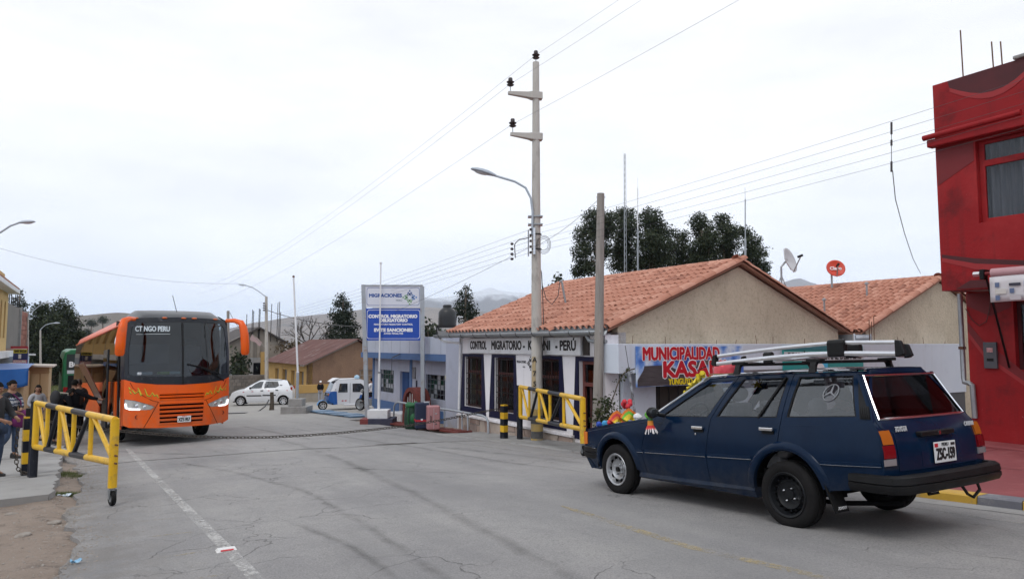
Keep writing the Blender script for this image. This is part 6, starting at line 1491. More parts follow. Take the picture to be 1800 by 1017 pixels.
gup = [(-.53,1.30),(-.53,1.10),(.53,1.10),(.53,1.30)]; glo = [(-.53,1.05),(-.51,.50),(.51,.50),(.53,1.05)]
curve = [(1.275,1.66),(1.05,1.575),(.6,1.515),(0,1.49),(-.6,1.515),(-1.05,1.575),(-1.275,1.66)]
fp_ = fpanel('front_panel',[(-1.275,.52),(-1.15,.46),(-.65,.43),(0,.42),(.65,.43),(1.15,.46),(1.275,.52)]+curve,[hlL,hlR,gup,glo],M_org,o)
ws = [(-1.19,1.78),(-1.05,1.74),(0,1.70),(1.05,1.74),(1.19,1.78),(1.20,2.4),(1.13,3.0),(1.02,3.10),(0,3.13),(-1.02,3.10),(-1.13,3.0),(-1.20,2.4)]
mk = fpanel('windscreen_surround',list(reversed(curve))+[(1.275,2.4),(1.25,3.0),(1.15,3.22),(0,3.25),(-1.15,3.22),(-1.25,3.0),(-1.275,2.4)],[ws],M_bmask,o)
fpanel('windscreen',ws,[],M_bglass,o,d0=-.012,dp=-.002,h=.2)
mb = MB(); L_ = [[V(BF(y,z,.006)) for y in (-.022,.022)]+[V(BF(y,z,-.03)) for y in (.022,-.022)] for z in [1.5+.2*i for i in range(9)]]; mb.loft(L_); mb.ob('centre_bar',M_bplast,o)
# headlamps, grille
for q in (hlL,hlR):
    hl = fpanel('headlamp',[(sum(p[0] for p in q)/7+(a-sum(p[0] for p in q)/7)*.97,.98+(b-.98)*.96) for a,b in q],[],mat('headlamp_glass',(.62,.62,.60),.12,.3,c2=(.35,.35,.35),scale=9),o,d0=-.02,h=.08)
    sgn_ = 1 if q is hlR else -1
    for yy,zz,r in ((.84,.955,.05),(1.0,.99,.055)):
        mb = MB(); mb.lathe([(r,-.01),(r,.006),(r*.6,.012),(0,.002)],14,BF(sgn_*yy,zz,-.018),axis='X'); mb.ob('lamp_lens',M_chrome,hl,smooth=40)
    P = [(sgn_*1.24,1.06),(sgn_*1.225,.95),(sgn_*1.15,.915),(sgn_*.95,.905)]
    mb = MB(); mb.tube([V(BF(a,b,.004)) for a,b in P],.022,6); mb.ob('daylight_strip',mat('lit_led',(.9,.92,1),.3,emit=((.9,.95,1),1.2)),hl)
for q,zs in ((gup,(1.285,1.205,1.125)),(glo,(1.035,.93,.825,.72,.615,.515))):
    mb = MB(); panel(mb,dens(q,.1),[],BF,-.07,-.09,back=False,rim=False); mb.ob('grille_recess',M_dark,o)
    for z in zs:
        mb = MB(); L_ = [[V(BF(y,z+a,d)) for a,d in ((.034,-.05),(.012,.012),(-.022,.006),(-.03,-.05))] for y in [-.525+.105*i for i in range(11)]]; mb.loft(L_); mb.ob('grille_slat',M_org,o,smooth=40)
pm = MB(); pm.box(BF(.05,.62,.03),(.012,.32,.16)); bpl = pm.ob('number_plate',mat('plate_white',(.68,.69,.70),.4),o)
pb = V(BF(.05,.62,.038)); text('X2Y-957',.12,M_letter,bpl,pb+V((0,0,-.015)),(pi/2,0,pi/2),maxw=.28,bold=.005); text('PERU',.04,M_redl,bpl,pb+V((0,0,.06)),(pi/2,0,pi/2),maxw=.1)
for y in (-1.0,1.06):
    mb = MB(); mb.lathe([(.05,-.02),(.05,.004),(.035,.004),(.03,-.02),(0,-.02)],14,BF(y,.72,.0),axis='X'); mb.ob('tow_cover',mat('dark_orange',(.25,.04,.01),.5),o)
for a,b in (((-.56,1.06),(-.86,.43)),((.58,1.08),(.92,.43))):
    mb = MB(); mb.tube([V(BF(a[0]+(b[0]-a[0])*u,a[1]+(b[1]-a[1])*u,.001)) for u in [i/8 for i in range(9)]],.006,4); mb.ob('panel_gap',M_dark,o)
for sgn_ in (-1,1):
    mb = MB(); mb.tube([V(BF(sgn_*a,b,.001)) for a,b in ((1.16,1.58),(1.1,1.45),(.9,1.25),(.7,1.12),(.54,1.07))],.006,4); mb.ob('panel_gap',M_dark,o)
M_fly = mat('decal_yellow',(.62,.50,.02),.4); M_flg = mat('decal_green',(.08,.22,.02),.4)
for sgn_ in (-1,1):
    for k,pl_ in enumerate(([(1.12,1.40),(1.05,1.30),(.98,1.37),(.93,1.24)],[(1.0,1.44),(.92,1.26),(.86,1.30)],[(.86,1.42),(.80,1.24),(.74,1.22),(.70,1.30)],[(.70,1.32),(.64,1.22),(.60,1.26),(.56,1.18)],[(1.18,1.46),(1.15,1.40)],[(1.16,1.36),(1.13,1.30)])):
        for m_,dz,th in ((M_flg,-.012,.026),(M_fly,.006,.020)):
            mb = MB(); nn = []
            for i in range(len(pl_)-1): nn += [(pl_[i][0]+(pl_[i+1][0]-pl_[i][0])*u,pl_[i][1]+(pl_[i+1][1]-pl_[i][1])*u) for u in (0,.5)]
            nn.append(pl_[-1]); tk = [th*(.35+.65*sin(pi*(i+.6)/len(nn))) for i in range(len(nn))]
            mb.loft([[V(BF(sgn_*a-t_*.5,b+dz,.002 if m_ is M_flg else .003)),V(BF(sgn_*a+t_*.5,b+dz+t_*.4,.002 if m_ is M_flg else .003))] for (a,b),t_ in zip(nn,tk)],closed=False); mb.ob('flame_decal',m_,fp_)
# roof cap, body shell
def ring(x,k=1.0):
    P = [(HW,.42),(HW,1.9),(HW-.01,2.7),(HW-.05,3.1),(HW-.16,3.34),(HW-.36,3.45),(HW-.7,3.50),(0,3.52)]
    P = P+[(-a,b) for a,b in reversed(P[:-1])]; return [(x,a*k,b) for a,b in P]
LB = -13.2
capr = []
for i in range(9):
    u = i/8; row = []
    for j in range(17):
        v = -1+2*j/16; zf = 3.235-.01*v*v; yf = 1.15*v; x0 = BF(yf,zf)[0]; yb = (HW-.02)*v; zb = 3.52-.05*abs(v)**3-.30*max(0,abs(v)-.8)/.2*abs(v)
        x1 = -1.5; row.append((x0+(x1-x0)*u,yf+(yb-yf)*u,zf+(zb-zf)*sin(u*pi/2)**.8))
    capr.append(row)
mb = MB(); mb.loft(capr,closed=False); mb.ob('front_roof_cap',M_bmask,o,smooth=50)
mb = MB(); L_ = []
for x in (-1.45,-4,-8,-12,LB): L_.append([(x,a,b) for _,a,b in ring(x) if b > 3.0])
mb.loft(L_,closed=False); mb.ob('roof',M_org,o,smooth=45)
for sgn_ in (-1,1):
    y = sgn_*HW
    # corner pillars joining front to the side
    mb = MB(); mb.loft([[(BF(HW,z)[0],y,z),(-1.0,y,z)] for z in (.50,.9,1.3,1.66)],closed=False); mb.ob('corner_panel',M_org,o)
    mb = MB(); mb.loft([[(BF(HW if z < 2.5 else HW-.02,z)[0],sgn_*(HW if z < 2.5 else HW-.025),z),(-1.45,y,z)] for z in (1.66,2.1,2.6,3.0,3.2)]+[[(-1.1,sgn_*(HW-.16),3.36),(-1.46,sgn_*(HW-.16),3.34)]],closed=False); mb.ob('corner_pillar',M_bmask,o,smooth=50)
    # lower side with wheel openings
    z0,z1 = .38,1.62; whl = [arcpts(-2.75,.5,.58,0,pi,12),arcpts(-9.4,.5,.58,0,pi,12),arcpts(-10.75,.5,.58,0,pi,12)]
    poly = [(LB,z0)]
    for w in reversed(whl): poly += [(p[0],max(p[1],z0)) for p in reversed(w)]
    poly += [(-1.0,z0),(-1.0,z1),(LB,z1)]
    hol = []
    if sgn_ < 0: hol = [rect(-1.9,-1.05,.42,1.60),rect(-5.3,-3.7,.55,1.35)]
    mb = MB(); panel(mb,poly,hol,lambda a,b,d: (a,y-sgn_*d,b),0,.04,back=False); mb.ob('side_panel',M_org,o)
    mb = MB(); mb.loft([[(x,sgn_*a,b) for a,b in ((HW,1.62),(HW,1.9),(HW-.01,2.7),(HW-.05,3.1))] for x in (-1.46,-4.4,-7.4,-10.4,LB)],closed=False); mb.ob('side_window',M_bside,o,smooth=50)
    for x in (-1.5,-2.0,-4.4,-7.4,-10.4):
        mb = MB(); mb.loft([[(x+dx,sgn_*(a+.004),b) for a,b in ((HW,1.62),(HW,1.9),(HW-.01,2.7),(HW-.05,3.1))] for dx in (-.02,.02)],closed=False); mb.ob('window_divider',M_bplast,o)
    mb = MB(); mb.tube([(-1.3,sgn_*(HW-.045),3.12),(LB,sgn_*(HW-.045),3.12)],.03,6); mb.ob('cant_rail',M_org,o)
    for x,dual in ((-2.75,0),(-9.4,1),(-10.75,0)): steel_wheel(o,(x,sgn_*1.08,.5),R_=.50,r_=.29,w=.30,side=sgn_,m_rim=M_steel,nh=10,hole=.03,nuts=8,cap=M_galv,m_t=M_black)
    mb = MB(); mb.b2((LB+.05,sgn_*.2,.40),(-.6,sgn_*.85,.48)); mb.ob('chassis',M_dark,o)
mb = MB(); mb.add([(LB,a,b) for _,a,b in ring(0)],[tuple(range(15))]); mb.ob('rear_panel',M_org,o)
mb = MB(); mb.b2((-12.5,-1.2,1.35),(-.75,1.2,1.42)); mb.ob('cabin_floor',M_dark,o)
mb = MB(); mb.b2((-2.65,-1.22,1.42),(-2.6,1.22,3.3)); pt_ = mb.ob('driver_partition',mat('dim_partition',(.05,.06,.065),.7),o)
mb = MB(); mb.b2((-2.598,-.9,2.1),(-2.59,.15,2.65)); mb.ob('partition_window',mat('frosted_pane',(.20,.24,.27),.3),pt_)
mb = MB(); mb.loft([[(BF(y,1.6)[0]-.05,y,1.42),(BF(y,1.7)[0]-.06,y,1.70),(BF(y,1.7)[0]-.5,y,1.74),(BF(y,1.7)[0]-.7,y,1.42)] for y in [-1.1+.22*i for i in range(11)]]); mb.ob('dashboard',mat('coach_dash',(.05,.055,.06),.7),o)
mb = MB(); mb.box((-1.7,.6,1.75),(.5,.55,.15)); mb.box((-1.95,.6,2.15),(.14,.55,.85),ry=-.12); mb.box((-1.99,.6,2.68),(.1,.3,.22)); mb.ob('driver_seat',M_seat,o,bevel=.05)
mb = MB(); mb.tube([(-1.1+.1*sin(a),.6+.24*cos(a),1.98+.22*sin(a)) for a in [2*pi*i/20 for i in range(20)]],.016,6,closed=True); mb.ob('steering_wheel',M_bplast,o)
for y,w,m_ in ((-.85,.34,mat('paper_white',(.6,.64,.68),.7)),(-.42,.28,mat('green_pack',(.25,.42,.05),.6)),(-.18,.26,mat('pale_pack',(.5,.6,.6),.6))):
    mb = MB(); mb.box((BF(y,1.78)[0]-.16,y,1.80),(.18,w,.07),rz=.1); mb.ob('dash_packet',m_,o,bevel=.015)
pt0 = V(BF(-.70,2.93,.02)); text('CT NGO PERU',.19,mat('decal_pale',(.55,.62,.66),.5),o,pt0,(pi/2-.23,0,pi/2-.13),maxw=.80,bold=.006)
mb = MB(); mb.tube([V(BF(a,2.80,.002)) for a in (-1.05,-.7,-.3)],.006,4); mb.ob('screen_band',mat('decal_pale',(.55,.62,.66),.5),o)
for y in (-1.04,-.42,.04,.30,.86):
    mb = MB(); mb.ball(BF(y,3.225,.0),(.04,.07,.025),10,6); mb.ob('marker_lamp',mat('orange_marker',(.60,.12,.02),.3),o,smooth=50)
wpm = MB(); wpm.tube([V(BF(1.08,1.56,.04)),V(BF(.75,1.78,.05)),V(BF(.42,1.93,.04))],.014,5); wpm.tube([V(BF(.95,1.74,.035)),V(BF(.55,1.90,.04)),V(BF(.10,2.02,.035))],.018,5); wpm.ob('wiper',M_bplast,o)
mb = MB(); mb.tube([(-.45,-.1,3.4),(-.6,-.18,3.85)],.008,4); mb.ob('aerial',M_bplast,o)
# mirrors hang from horn arms
for sgn_ in (-1,1):
    mb = MB(); L_ = []
    P = [((-.28,1.12,3.18),.04,.05),((-.05,1.27,3.17),.05,.06),((.12,1.40,3.10),.065,.085),((.20,1.44,2.96),.08,.10),((.22,1.47,2.75),.085,.112),((.22,1.485,2.50),.085,.115),((.21,1.49,2.30),.08,.11),((.20,1.49,2.24),.05,.08)]
    for i,(c,a,b) in enumerate(P):
        c = V((c[0],sgn_*c[1],c[2])); d = (V((P[min(i+1,len(P)-1)][0]))-V(P[max(i-1,0)][0])); d.y *= sgn_; d.normalize()
        f_ = V((1,0,0)); s_ = d.cross(f_).normalized(); f2_ = s_.cross(d).normalized()
        L_.append([c+s_*b*cos(q)*(1 if abs(cos(q)) < .99 else 1)+f2_*a*sin(q) for q in [2*pi*k/14 for k in range(14)]])
    mb.loft(L_); mr_ = mb.ob('mirror_arm',M_org,o,smooth=60)
    mb = MB(); mb.ball((.13,sgn_*1.50,2.55),(.015,.10,.26),12,8); mb.ob('mirror_glass',M_chrome,mr_,smooth=50)
# open doors and hatches on the kerb side
M_bronze = mat('bronze_panel',(.22,.085,.06),.2,.5,c2=(.17,.07,.08),scale=2)
dm = MB(); dm.box((-2.55,-1.44,1.45),(.85,.05,2.1)); dmo = dm.ob('passenger_door',M_bmask,o,bevel=.02)
mb = MB(); mb.box((-2.55,-1.468,1.75),(.7,.01,1.2)); mb.ob('door_window',M_bside,dmo)
mb = MB(); mb.tube([(-.85,-1.34,.5),(-.85,-1.36,2.5)],.03,8); mb.ob('door_post',M_bplast,o)
mb = MB(); mb.b2((-1.9,-1.2,.42),(-1.05,-.5,1.4)); mb.ob('step_well',M_dark,o)
mb = MB(); mb.box((-1.45,-1.25,.95),(.06,.06,.5)); mb.box((-1.2,-1.24,.98),(.3,.04,.3)); mb.ob('step_light_panel',mat('pale_green_panel',(.25,.36,.33),.5),o)
for x0,x1,an,m_ in ((-5.3,-3.7,1.13,M_bronze),):
    mb = MB(); L2 = 1.3; yh,zh = -1.31,1.0
    mb.loft([[(x,yh-L2*u*cos(an)+.02*sin(an)*e,zh+L2*u*sin(an)*(1)+.02*cos(an)*e) for u,e in ((0,0),(1,0),(1,1),(0,1))] for x in (x0,x1)]); mb.ob('luggage_hatch',m_,o)
    mb = MB(); mb.b2((x0+.02,-1.2,.5),(x1-.02,-.6,1.34)); mb.ob('luggage_bay',M_dark,o)
    mb = MB(); mb.tube([(x0+.1,-1.25,.9),(x0+.1,yh-L2*.7*cos(an),zh+L2*.7*sin(an))],.015,6); mb.ob('hatch_strut',M_bplast,o)
# ------------------------------------------------------------------ green coach further back
gq = on_ground(112,712); gpx = at(152,700,41.0); gb0 = V((gpx.x,gpx.y,Gxy(gpx.x,gpx.y)))
GB = thing('coach','green coach standing behind the orange coach, mostly hidden','bus',gb0,RAD(-57)); M_grn = mat('green_coach_paint',(.012,.16,.06),.35,c2=(.01,.13,.05),scale=2)
def gring(x,k=1): return [(x,a*k,b) for a,b in ((-1.25,.4),(-1.25,2.9),(-1.15,3.25),(-.9,3.4),(.9,3.4),(1.15,3.25),(1.25,2.9),(1.25,.4))]
mb = MB(); mb.loft([gring(0,.96),gring(-.25),gring(-11)]); mb.ob('body',M_grn,GB,smooth=40,bevel=.05)
mb = MB(); mb.b2((.0,-1.05,2.25),(.02,1.05,3.15)); mb.ob('upper_panel',mat('dark_panel_green',(.012,.02,.02),.4),GB); mb = MB(); mb.b2((.0,-1.0,2.05),(.021,1.0,2.24)); mb.ob('pale_band',mat('pale_band',(.5,.52,.52),.5),GB)
text('BOLIVIA',.42,M_whl,GB,(.024,-.15,2.55),(pi/2,0,pi/2),maxw=1.55,bold=.02)
mb = MB(); mb.b2((.0,-.95,1.1),(.02,.95,1.95)); mb.ob('engine_grille',M_bplast,GB)
for y in (-1.05,1.05): mb = MB(); mb.b2((0,y-.1,.75),(.03,y+.1,1.3)); mb.ob('lamp_cluster',mat('red_lens',(.30,.008,.012),.15),GB)
for x in (-2.5,-8.5):
    for sg in (-1,1): steel_wheel(GB,(x,sg*1.1,.5),R_=.5,r_=.29,w=.28,side=sg,m_rim=M_steel,nh=0,hole=.03,nuts=0)
for sg in (-1,1): mb = MB(); mb.b2((-10.6,sg*1.247,1.9),(-.5,sg*1.26,2.85)); mb.ob('side_window',M_bside,GB)
# ------------------------------------------------------------------ white hatchback
M_wcar = mat('white_car_paint',(.70,.72,.75),.25,coat=.3)
hb = at(463,714,42.6); hb.z = Gxy(hb.x,hb.y)+.03
HB = thing('hatchback','small white hatchback with dark side trim parked across the yard','car',hb,pi+RAD(10)); o = HB
def HY_(x,z):
    y = .79-.05*max(0,(z-.75)/.2)**2-.06*max(0,(.5-z)/.3)**2
    if x > 1.1: y -= .17*((x-1.1)/.65)**2
    if x < -1.2: y -= .10*((x+1.2)/.5)**2
    if z > .95: y = min(y,.74)-(z-.95)*.32
    return y
def hpanel(name,poly,holes,m,parent,sg,dp=.03,off=0,h=.12):
    po = dens(poly,.09); ho = [dens(q,.09) for q in holes]; pts = away([p for p in cgrid(po,h) if not any(inside(p,q) for q in ho)],[po]+ho,h*.4)
    mb = MB(); panel(mb,po,ho,lambda a,b,d: (a,sg*(HY_(a,b)-d),b),off,off+dp,pts,back=False); return mb.ob(name,m,parent,smooth=35)
fA,rA = arcpts(1.16,.28,.33,0,pi,14),arcpts(-1.22,.28,.33,0,pi,14)
body = [(1.70,.22),(1.76,.38),(1.76,.55),(1.68,.72),(1.45,.84),(1.02,.95),(.55,1.22),(.18,1.42),(-.35,1.50),(-1.0,1.47),(-1.35,1.40),(-1.55,1.10),(-1.72,.85),(-1.74,.45),(-1.66,.24)]+[p for p in reversed(rA)][:]+[(-.85,.20),(.80,.18)]+[p for p in reversed(fA)]
fw = [(.72,.98),(.02,1.0),(-.02,1.36),(.20,1.36),(.42,1.24)]; rw = [(-.12,1.0),(-.78,1.03),(-.95,1.13),(-.82,1.36),(-.14,1.37)]; qw = [(-.85,1.05),(-1.25,1.16),(-1.05,1.35),(-.90,1.36),(-1.0,1.13)]
for sg in (1,-1):
    bd = hpanel('body_side',body,[fw,rw],M_wcar,o,sg)
    for w_ in (fw,rw):
        g = dens(w_,.1); mb = MB(); panel(mb,g,[],lambda a,b,d: (a,sg*(HY_(a,b)-d),b),.014,.018,back=False,rim=False); mb.ob('side_window',M_cglass_r,bd)
    for x0,x1,z0 in ((.82,.0,.585),(-.06,-.80,.60)):
        mb = MB(); mb.b2((x0,sg*(HY_((x0+x1)/2,z0)-.005),z0-.03),(x1,sg*(HY_((x0+x1)/2,z0)+.02),z0+.03)); mb.ob('rub_strip',M_bplast,bd)
    for pl_ in ([(.90,.30),(.95,.6),(.80,.95)],[(-.03,.24),(-.03,.97)],[(-.80,.45),(-.98,.7),(-.95,1.05)]):
        mb = MB(); mb.tube([(a,sg*(HY_(a,b)+.001),b) for a,b in pl_],.006,4); mb.ob('door_gap',M_seal,bd)
    for x,z in ((.06,.87),(-.78,.90)): mb = MB(); mb.b2((x,sg*.775,z-.02),(x-.15,sg*.81,z+.02)); mb.ob('door_handle',M_bplast,bd)
    for x,z in ((.55,.82),(-.35,.86),(1.05,.80),(-1.38,.86)): mb = MB(); mb.b2((x,sg*(HY_(x,z)-.01),z-.018),(x-.09,sg*(HY_(x-.05,z)+.004),z+.018)); mb.ob('red_sticker',M_redl,bd)
    mb = MB(); mb.ball((.62,sg*.88,1.02),(.06,.10,.07),10,6); mb.ob('door_mirror',M_bplast,o,smooth=60)
    for (x,z) in ((1.16,.28),(-1.22,.28)):
        steel_wheel(o,(x,sg*.67,z),R_=.285,r_=.19,w=.17,side=sg,m_rim=mat('hubcap_silver',(.55,.56,.58),.35,.5),nh=7,hole=.04,nuts=0)
        mb = MB(); mb.loft([[(x+.34*cos(a),sg*y,z+.34*sin(a)) for a in [pi*i/10 for i in range(11)]] for y in (.76,.45)],closed=False); mb.ob('wheel_well',M_dark,o)
    mb = MB(); mb.loft([[(1.66,sg*.36,.70),(1.72,sg*.45,.60),(1.45,sg*.68,.64),(1.30,sg*.73,.80)],[(1.60,sg*.36,.72),(1.66,sg*.45,.62),(1.40,sg*.66,.66),(1.26,sg*.70,.82)]]); mb.ob('headlamp',mat('headlamp_glass',(.62,.62,.60),.12,.3),o)
    mb = MB(); mb.ball((1.70,sg*.5,.36),(.05,.09,.075),10,6); mb.ob('fog_lamp',M_bplast,o)
    mb = MB(); mb.b2((-1.70,sg*.56,.75),(-1.60,sg*.68,1.05)); mb.ob('tail_light',mat('red_lens',(.30,.008,.012),.15),o)
prof = [(1.76,.55),(1.68,.72),(1.45,.84),(1.02,.95)]
def across(name,prof,m,k=12,edge=0,ext=.0):
    mb = MB(); L_ = []
    for x,z in prof:
        w = HY_(x,z)-edge; L_.append([(x+.05*(1-(2*j/k-1)**2),(2*j/k-1)*w,z+.02*(1-(2*j/k-1)**2)) for j in range(k+1)])
    mb.loft(L_,closed=False); return mb.ob(name,m,o,smooth=40)
across('bonnet',[(1.68,.72),(1.45,.84),(1.02,.95)],M_wcar); across('windscreen',[(1.02,.96),(.55,1.22),(.18,1.42)],M_cglass_r); across('roof',[(.18,1.42),(-.35,1.50),(-1.0,1.47),(-1.35,1.40)],M_wcar); across('rear_window',[(-1.35,1.40),(-1.55,1.10)],M_cglass_r); across('tailgate',[(-1.55,1.10),(-1.72,.85),(-1.74,.45),(-1.66,.24)],M_wcar)
across('front_bumper',[(1.70,.22),(1.76,.38),(1.76,.55),(1.68,.72)],M_wcar); mb = MB(); mb.b2((1.77,-.28,.30),(1.815,.28,.42)); mb.b2((1.72,-.2,.60),(1.79,.2,.66)); mb.ob('grille',M_bplast,o)
mb = MB(); mb.b2((-1.6,-.65,.2),(1.6,.65,.35)); mb.ob('underbody',M_dark,o); mb = MB(); mb.b2((-1.45,-.68,.5),(.9,.68,.62)); mb.ob('cabin_floor',M_dark,o)
for y in (-.35,.35): mb = MB(); mb.box((-.15,y,.95),(.15,.42,.65),ry=-.2); mb.box((-.2,y,1.3),(.08,.24,.16)); mb.ob('front_seat',M_seat,o,bevel=.03)
mb = MB(); mb.box((-1.0,0,.9),(.15,1.1,.6),ry=-.2); mb.ob('rear_seat',M_seat,o,bevel=.03)
# ------------------------------------------------------------------ three-wheeled taxi
tx = at(604,721,36.2); tx.z = Gxy(tx.x,tx.y)+.03
TX = thing('mototaxi','blue and white enclosed three wheeled taxi','taxi',tx,pi+RAD(27)); o = TX; TX.scale = (1,1,.94)
M_txb = mat('taxi_blue',(.015,.10,.36),.35,coat=.2); M_txw = mat('taxi_white',(.68,.69,.72),.4)
cab = [(.62,.30),(.62,1.0),(.50,1.52),(.35,1.60),(-.7,1.60),(-1.05,1.46),(-1.22,1.05),(-1.25,.45),(-1.18,.32)]
dw_ = [(.42,.95),(-.02,.95),(-.02,1.38),(.34,1.38)]; pw_ = [(-.30,.95),(-.70,.95),(-.86,1.08),(-.83,1.24),(-.70,1.36),(-.30,1.36)]
rq = [(-.55,.32),(-.62,.60),(-.68,.78),(-1.25,.78),(-1.25,.45),(-1.18,.32)]
for sg in (1,-1):
    mb = MB(); panel(mb,cab,[dw_,pw_],lambda a,b,d: (a,sg*((.60 if b < 1.1 else .60-.18*(b-1.1))-d),b),0,.03,cgrid(cab,.2),back=False); cs = mb.ob('cabin_side',M_txw,o,smooth=35)
    for w_ in (dw_,pw_):
        mb = MB(); panel(mb,w_,[],lambda a,b,d: (a,sg*((.60 if b < 1.1 else .60-.18*(b-1.1))-d),b),.012,.015,back=False,rim=False); mb.ob('window',M_cglass_r,cs)
        mb = MB(); mb.tube([(a,sg*((.605 if b < 1.1 else .605-.18*(b-1.1))),b) for a,b in w_],.018,5,closed=True); mb.ob('window_rubber',M_seal,cs)
    mb = MB(); panel(mb,rq,[],lambda a,b,d: (a,sg*(.60-d),b),-.006,.002,back=False); mb.ob('rear_blue_panel',M_txb,cs)
    mb = MB(); panel(mb,[(.625,.30),(.625,1.0),(.50,.98),(.46,.32)],[],lambda a,b,d: (a,sg*(.60-d),b),-.005,.002,back=False); mb.ob('front_blue_panel',M_txb,cs)
    mb = MB(); mb.tube([(-.16,sg*.602,.35),(-.16,sg*.602,1.42)],.006,4); mb.ob('door_gap',M_seal,cs)
    mb = MB(); mb.loft([[(-.92+(.27+e)*cos(a),sg*(.60+.10*f),.26+(.27+e)*sin(a)) for e,f in ((0,0),(0,1),(.05,1),(.06,0))] for a in [pi*i/10 for i in range(11)]],closed=True,cap=True); mb.ob('mudguard',M_txb,o,smooth=40)
    steel_wheel(o,(-.92,sg*.56,.23),R_=.23,r_=.15,w=.11,side=sg,m_rim=mat('alloy_white',(.62,.62,.62),.4),nh=5,hole=.045,nuts=0)
    mb = MB(); mb.b2((-.60,sg*.55,.24),(.15,sg*.68,.31)); mb.ob('side_step',M_txw,o,bevel=.02)
    mb = MB(); mb.tube([(.58,sg*.6,1.02),(.60,sg*.72,1.12)],.012,5); mb.ball((.60,sg*.76,1.15),(.04,.07,.055),8,6); mb.ob('mirror',M_white,o)
    for x in (.25,.10): mb = MB(); mb.b2((x,sg*.598,.47),(x-.09,sg*.606,.52)); mb.ob('reflector_sticker',M_redl,cs)
def cross(name,P,w,m,par=None): mb = MB(); mb.loft([[(x,-w_,z),(x+.04,0,z),(x,w_,z)] for (x,z),w_ in zip(P,w)],closed=False); return mb.ob(name,m,par or o,smooth=40)
cross('roof',[(.54,1.50),(.35,1.61),(-.7,1.62),(-1.05,1.47)],[.52,.51,.51,.53],M_txw); cross('rear_wall',[(-1.05,1.47),(-1.22,1.05),(-1.25,.45),(-1.18,.32)],[.53,.60,.6,.6],M_txw)
cross('windscreen',[(.78,.98),(.60,1.45)],[.52,.50],M_cglass_r); cross('nose',[(.72,.30),(.86,.55),(.86,.80),(.78,.98),(.62,1.0)],[.40,.44,.48,.52,.6],M_txb)
for sg in (1,-1): mb = MB(); mb.add([(.72,sg*.40,.30),(.86,sg*.44,.55),(.86,sg*.48,.80),(.78,sg*.52,.98),(.62,sg*.6,1.0),(.62,sg*.6,.30)],[(0,1,2,3,4,5)]); mb.ob('nose_side',M_txb,o)
for sg in (1,-1): mb = MB(); mb.add([(.78,sg*.52,.98),(.60,sg*.50,1.45),(.50,sg*.53,1.50),(.62,sg*.6,1.0)],[(0,1,2,3)]); mb.ob('pillar',M_txw,o)
mb = MB(); mb.b2((.85,-.38,.74),(.905,.38,.90)); mb.ob('lamp_panel',M_bplast,o)
for sg in (1,-1):
    mb = MB(); mb.ball((.90,sg*.30,.82),(.03,.07,.06),10,6); mb.ob('headlamp',mat('headlamp_glass',(.62,.62,.60),.12,.3),o,smooth=50); mb = MB(); mb.ball((.86,sg*.43,.82),(.04,.06,.05),10,6); mb.ob('indicator',mat('amber_lens',(.65,.16,.01),.2),o,smooth=50)
mb = MB(); mb.loft([[(.66,-.42,1.52),(.66,.42,1.52),(.78,.38,1.47),(.78,-.38,1.47)],[(.3,-.42,1.66),(.3,.42,1.66),(.5,.40,1.66),(.5,-.40,1.66)]]); mb.ob('sun_visor',M_txw,o,bevel=.02)
mb = MB(); mb.ball((-.62,.1,1.68),(.14,.14,.13),10,8); mb.ob('blue_bundle',mat('pale_blue_bag',(.15,.40,.60),.5,c2=(.5,.6,.7),scale=9),o,smooth=50)
mb = MB(); mb.tube([(.95,0,.75),(1.05,0,.25)],.03,6); mb.ob('fork',M_galv,o)
steel_wheel(o,(1.05,0,.23),R_=.23,r_=.15,w=.10,side=1,m_rim=mat('alloy_white',(.62,.62,.62),.4),nh=5,hole=.045,nuts=0)
mb = MB(); mb.loft([[(1.05+(.26+e)*cos(a),y,.24+(.26+e)*sin(a)) for y,e in ((-.09,0),(-.08,.03),(.08,.03),(.09,0))] for a in [pi*i/10*.9+.05 for i in range(11)]],closed=False); mb.ob('front_mudguard',mat('taxi_light_blue',(.06,.24,.52),.35),o,smooth=40)
mb = MB(); mb.b2((-1.2,-.57,.3),(.7,.57,.38)); mb.ob('floor',M_dark,o); mb = MB(); mb.box((-.7,0,.62),(.5,1.0,.14)); mb.box((-.98,0,.95),(.12,1.0,.55)); mb.ob('passenger_seat',mat('brown_seat',(.13,.06,.04),.7),o,bevel=.03)
# ------------------------------------------------------------------ motorcycle half hidden behind the sign
mq = at(651,720,34.0); mq.z = Gxy(mq.x,mq.y)+.03
MC = thing('motorcycle','motorcycle half hidden behind the left sign post','motorcycle',mq,pi-.5); o = MC
for x in (.62,-.62): steel_wheel(o,(x,0,.29),R_=.29,r_=.22,w=.09,side=1,m_rim=M_galv,nh=0,nuts=0)
mb = MB(); mb.tube([(.62,0,.29),(.42,0,.92)],.03,6); mb.tube([(.40,-.32,1.02),(.42,0,.95),(.40,.32,1.02)],.016,6); mb.ob('fork_and_bars',M_bplast,o)
mb = MB(); mb.ball((.15,0,.74),(.26,.13,.12),10,7); mb.ob('tank',M_redm,o,smooth=50); mb = MB(); mb.box((-.35,0,.78),(.62,.24,.1)); mb.ob('seat',M_black,o,bevel=.03)
mb = MB(); mb.box((.05,0,.42),(.4,.22,.32)); mb.tube([(-.62,.06,.29),(.05,.06,.4)],.025,6); mb.tube([(-.5,0,.75),(-.05,0,.45)],.025,6); mb.tube([(.4,0,.85),(.1,0,.5)],.025,6); mb.ob('frame_and_engine',M_galv,o)
mb = MB(); mb.ball((.52,0,.92),(.07,.09,.09),10,7); mb.ob('headlamp',mat('headlamp_glass',(.62,.62,.60),.12,.3),o)
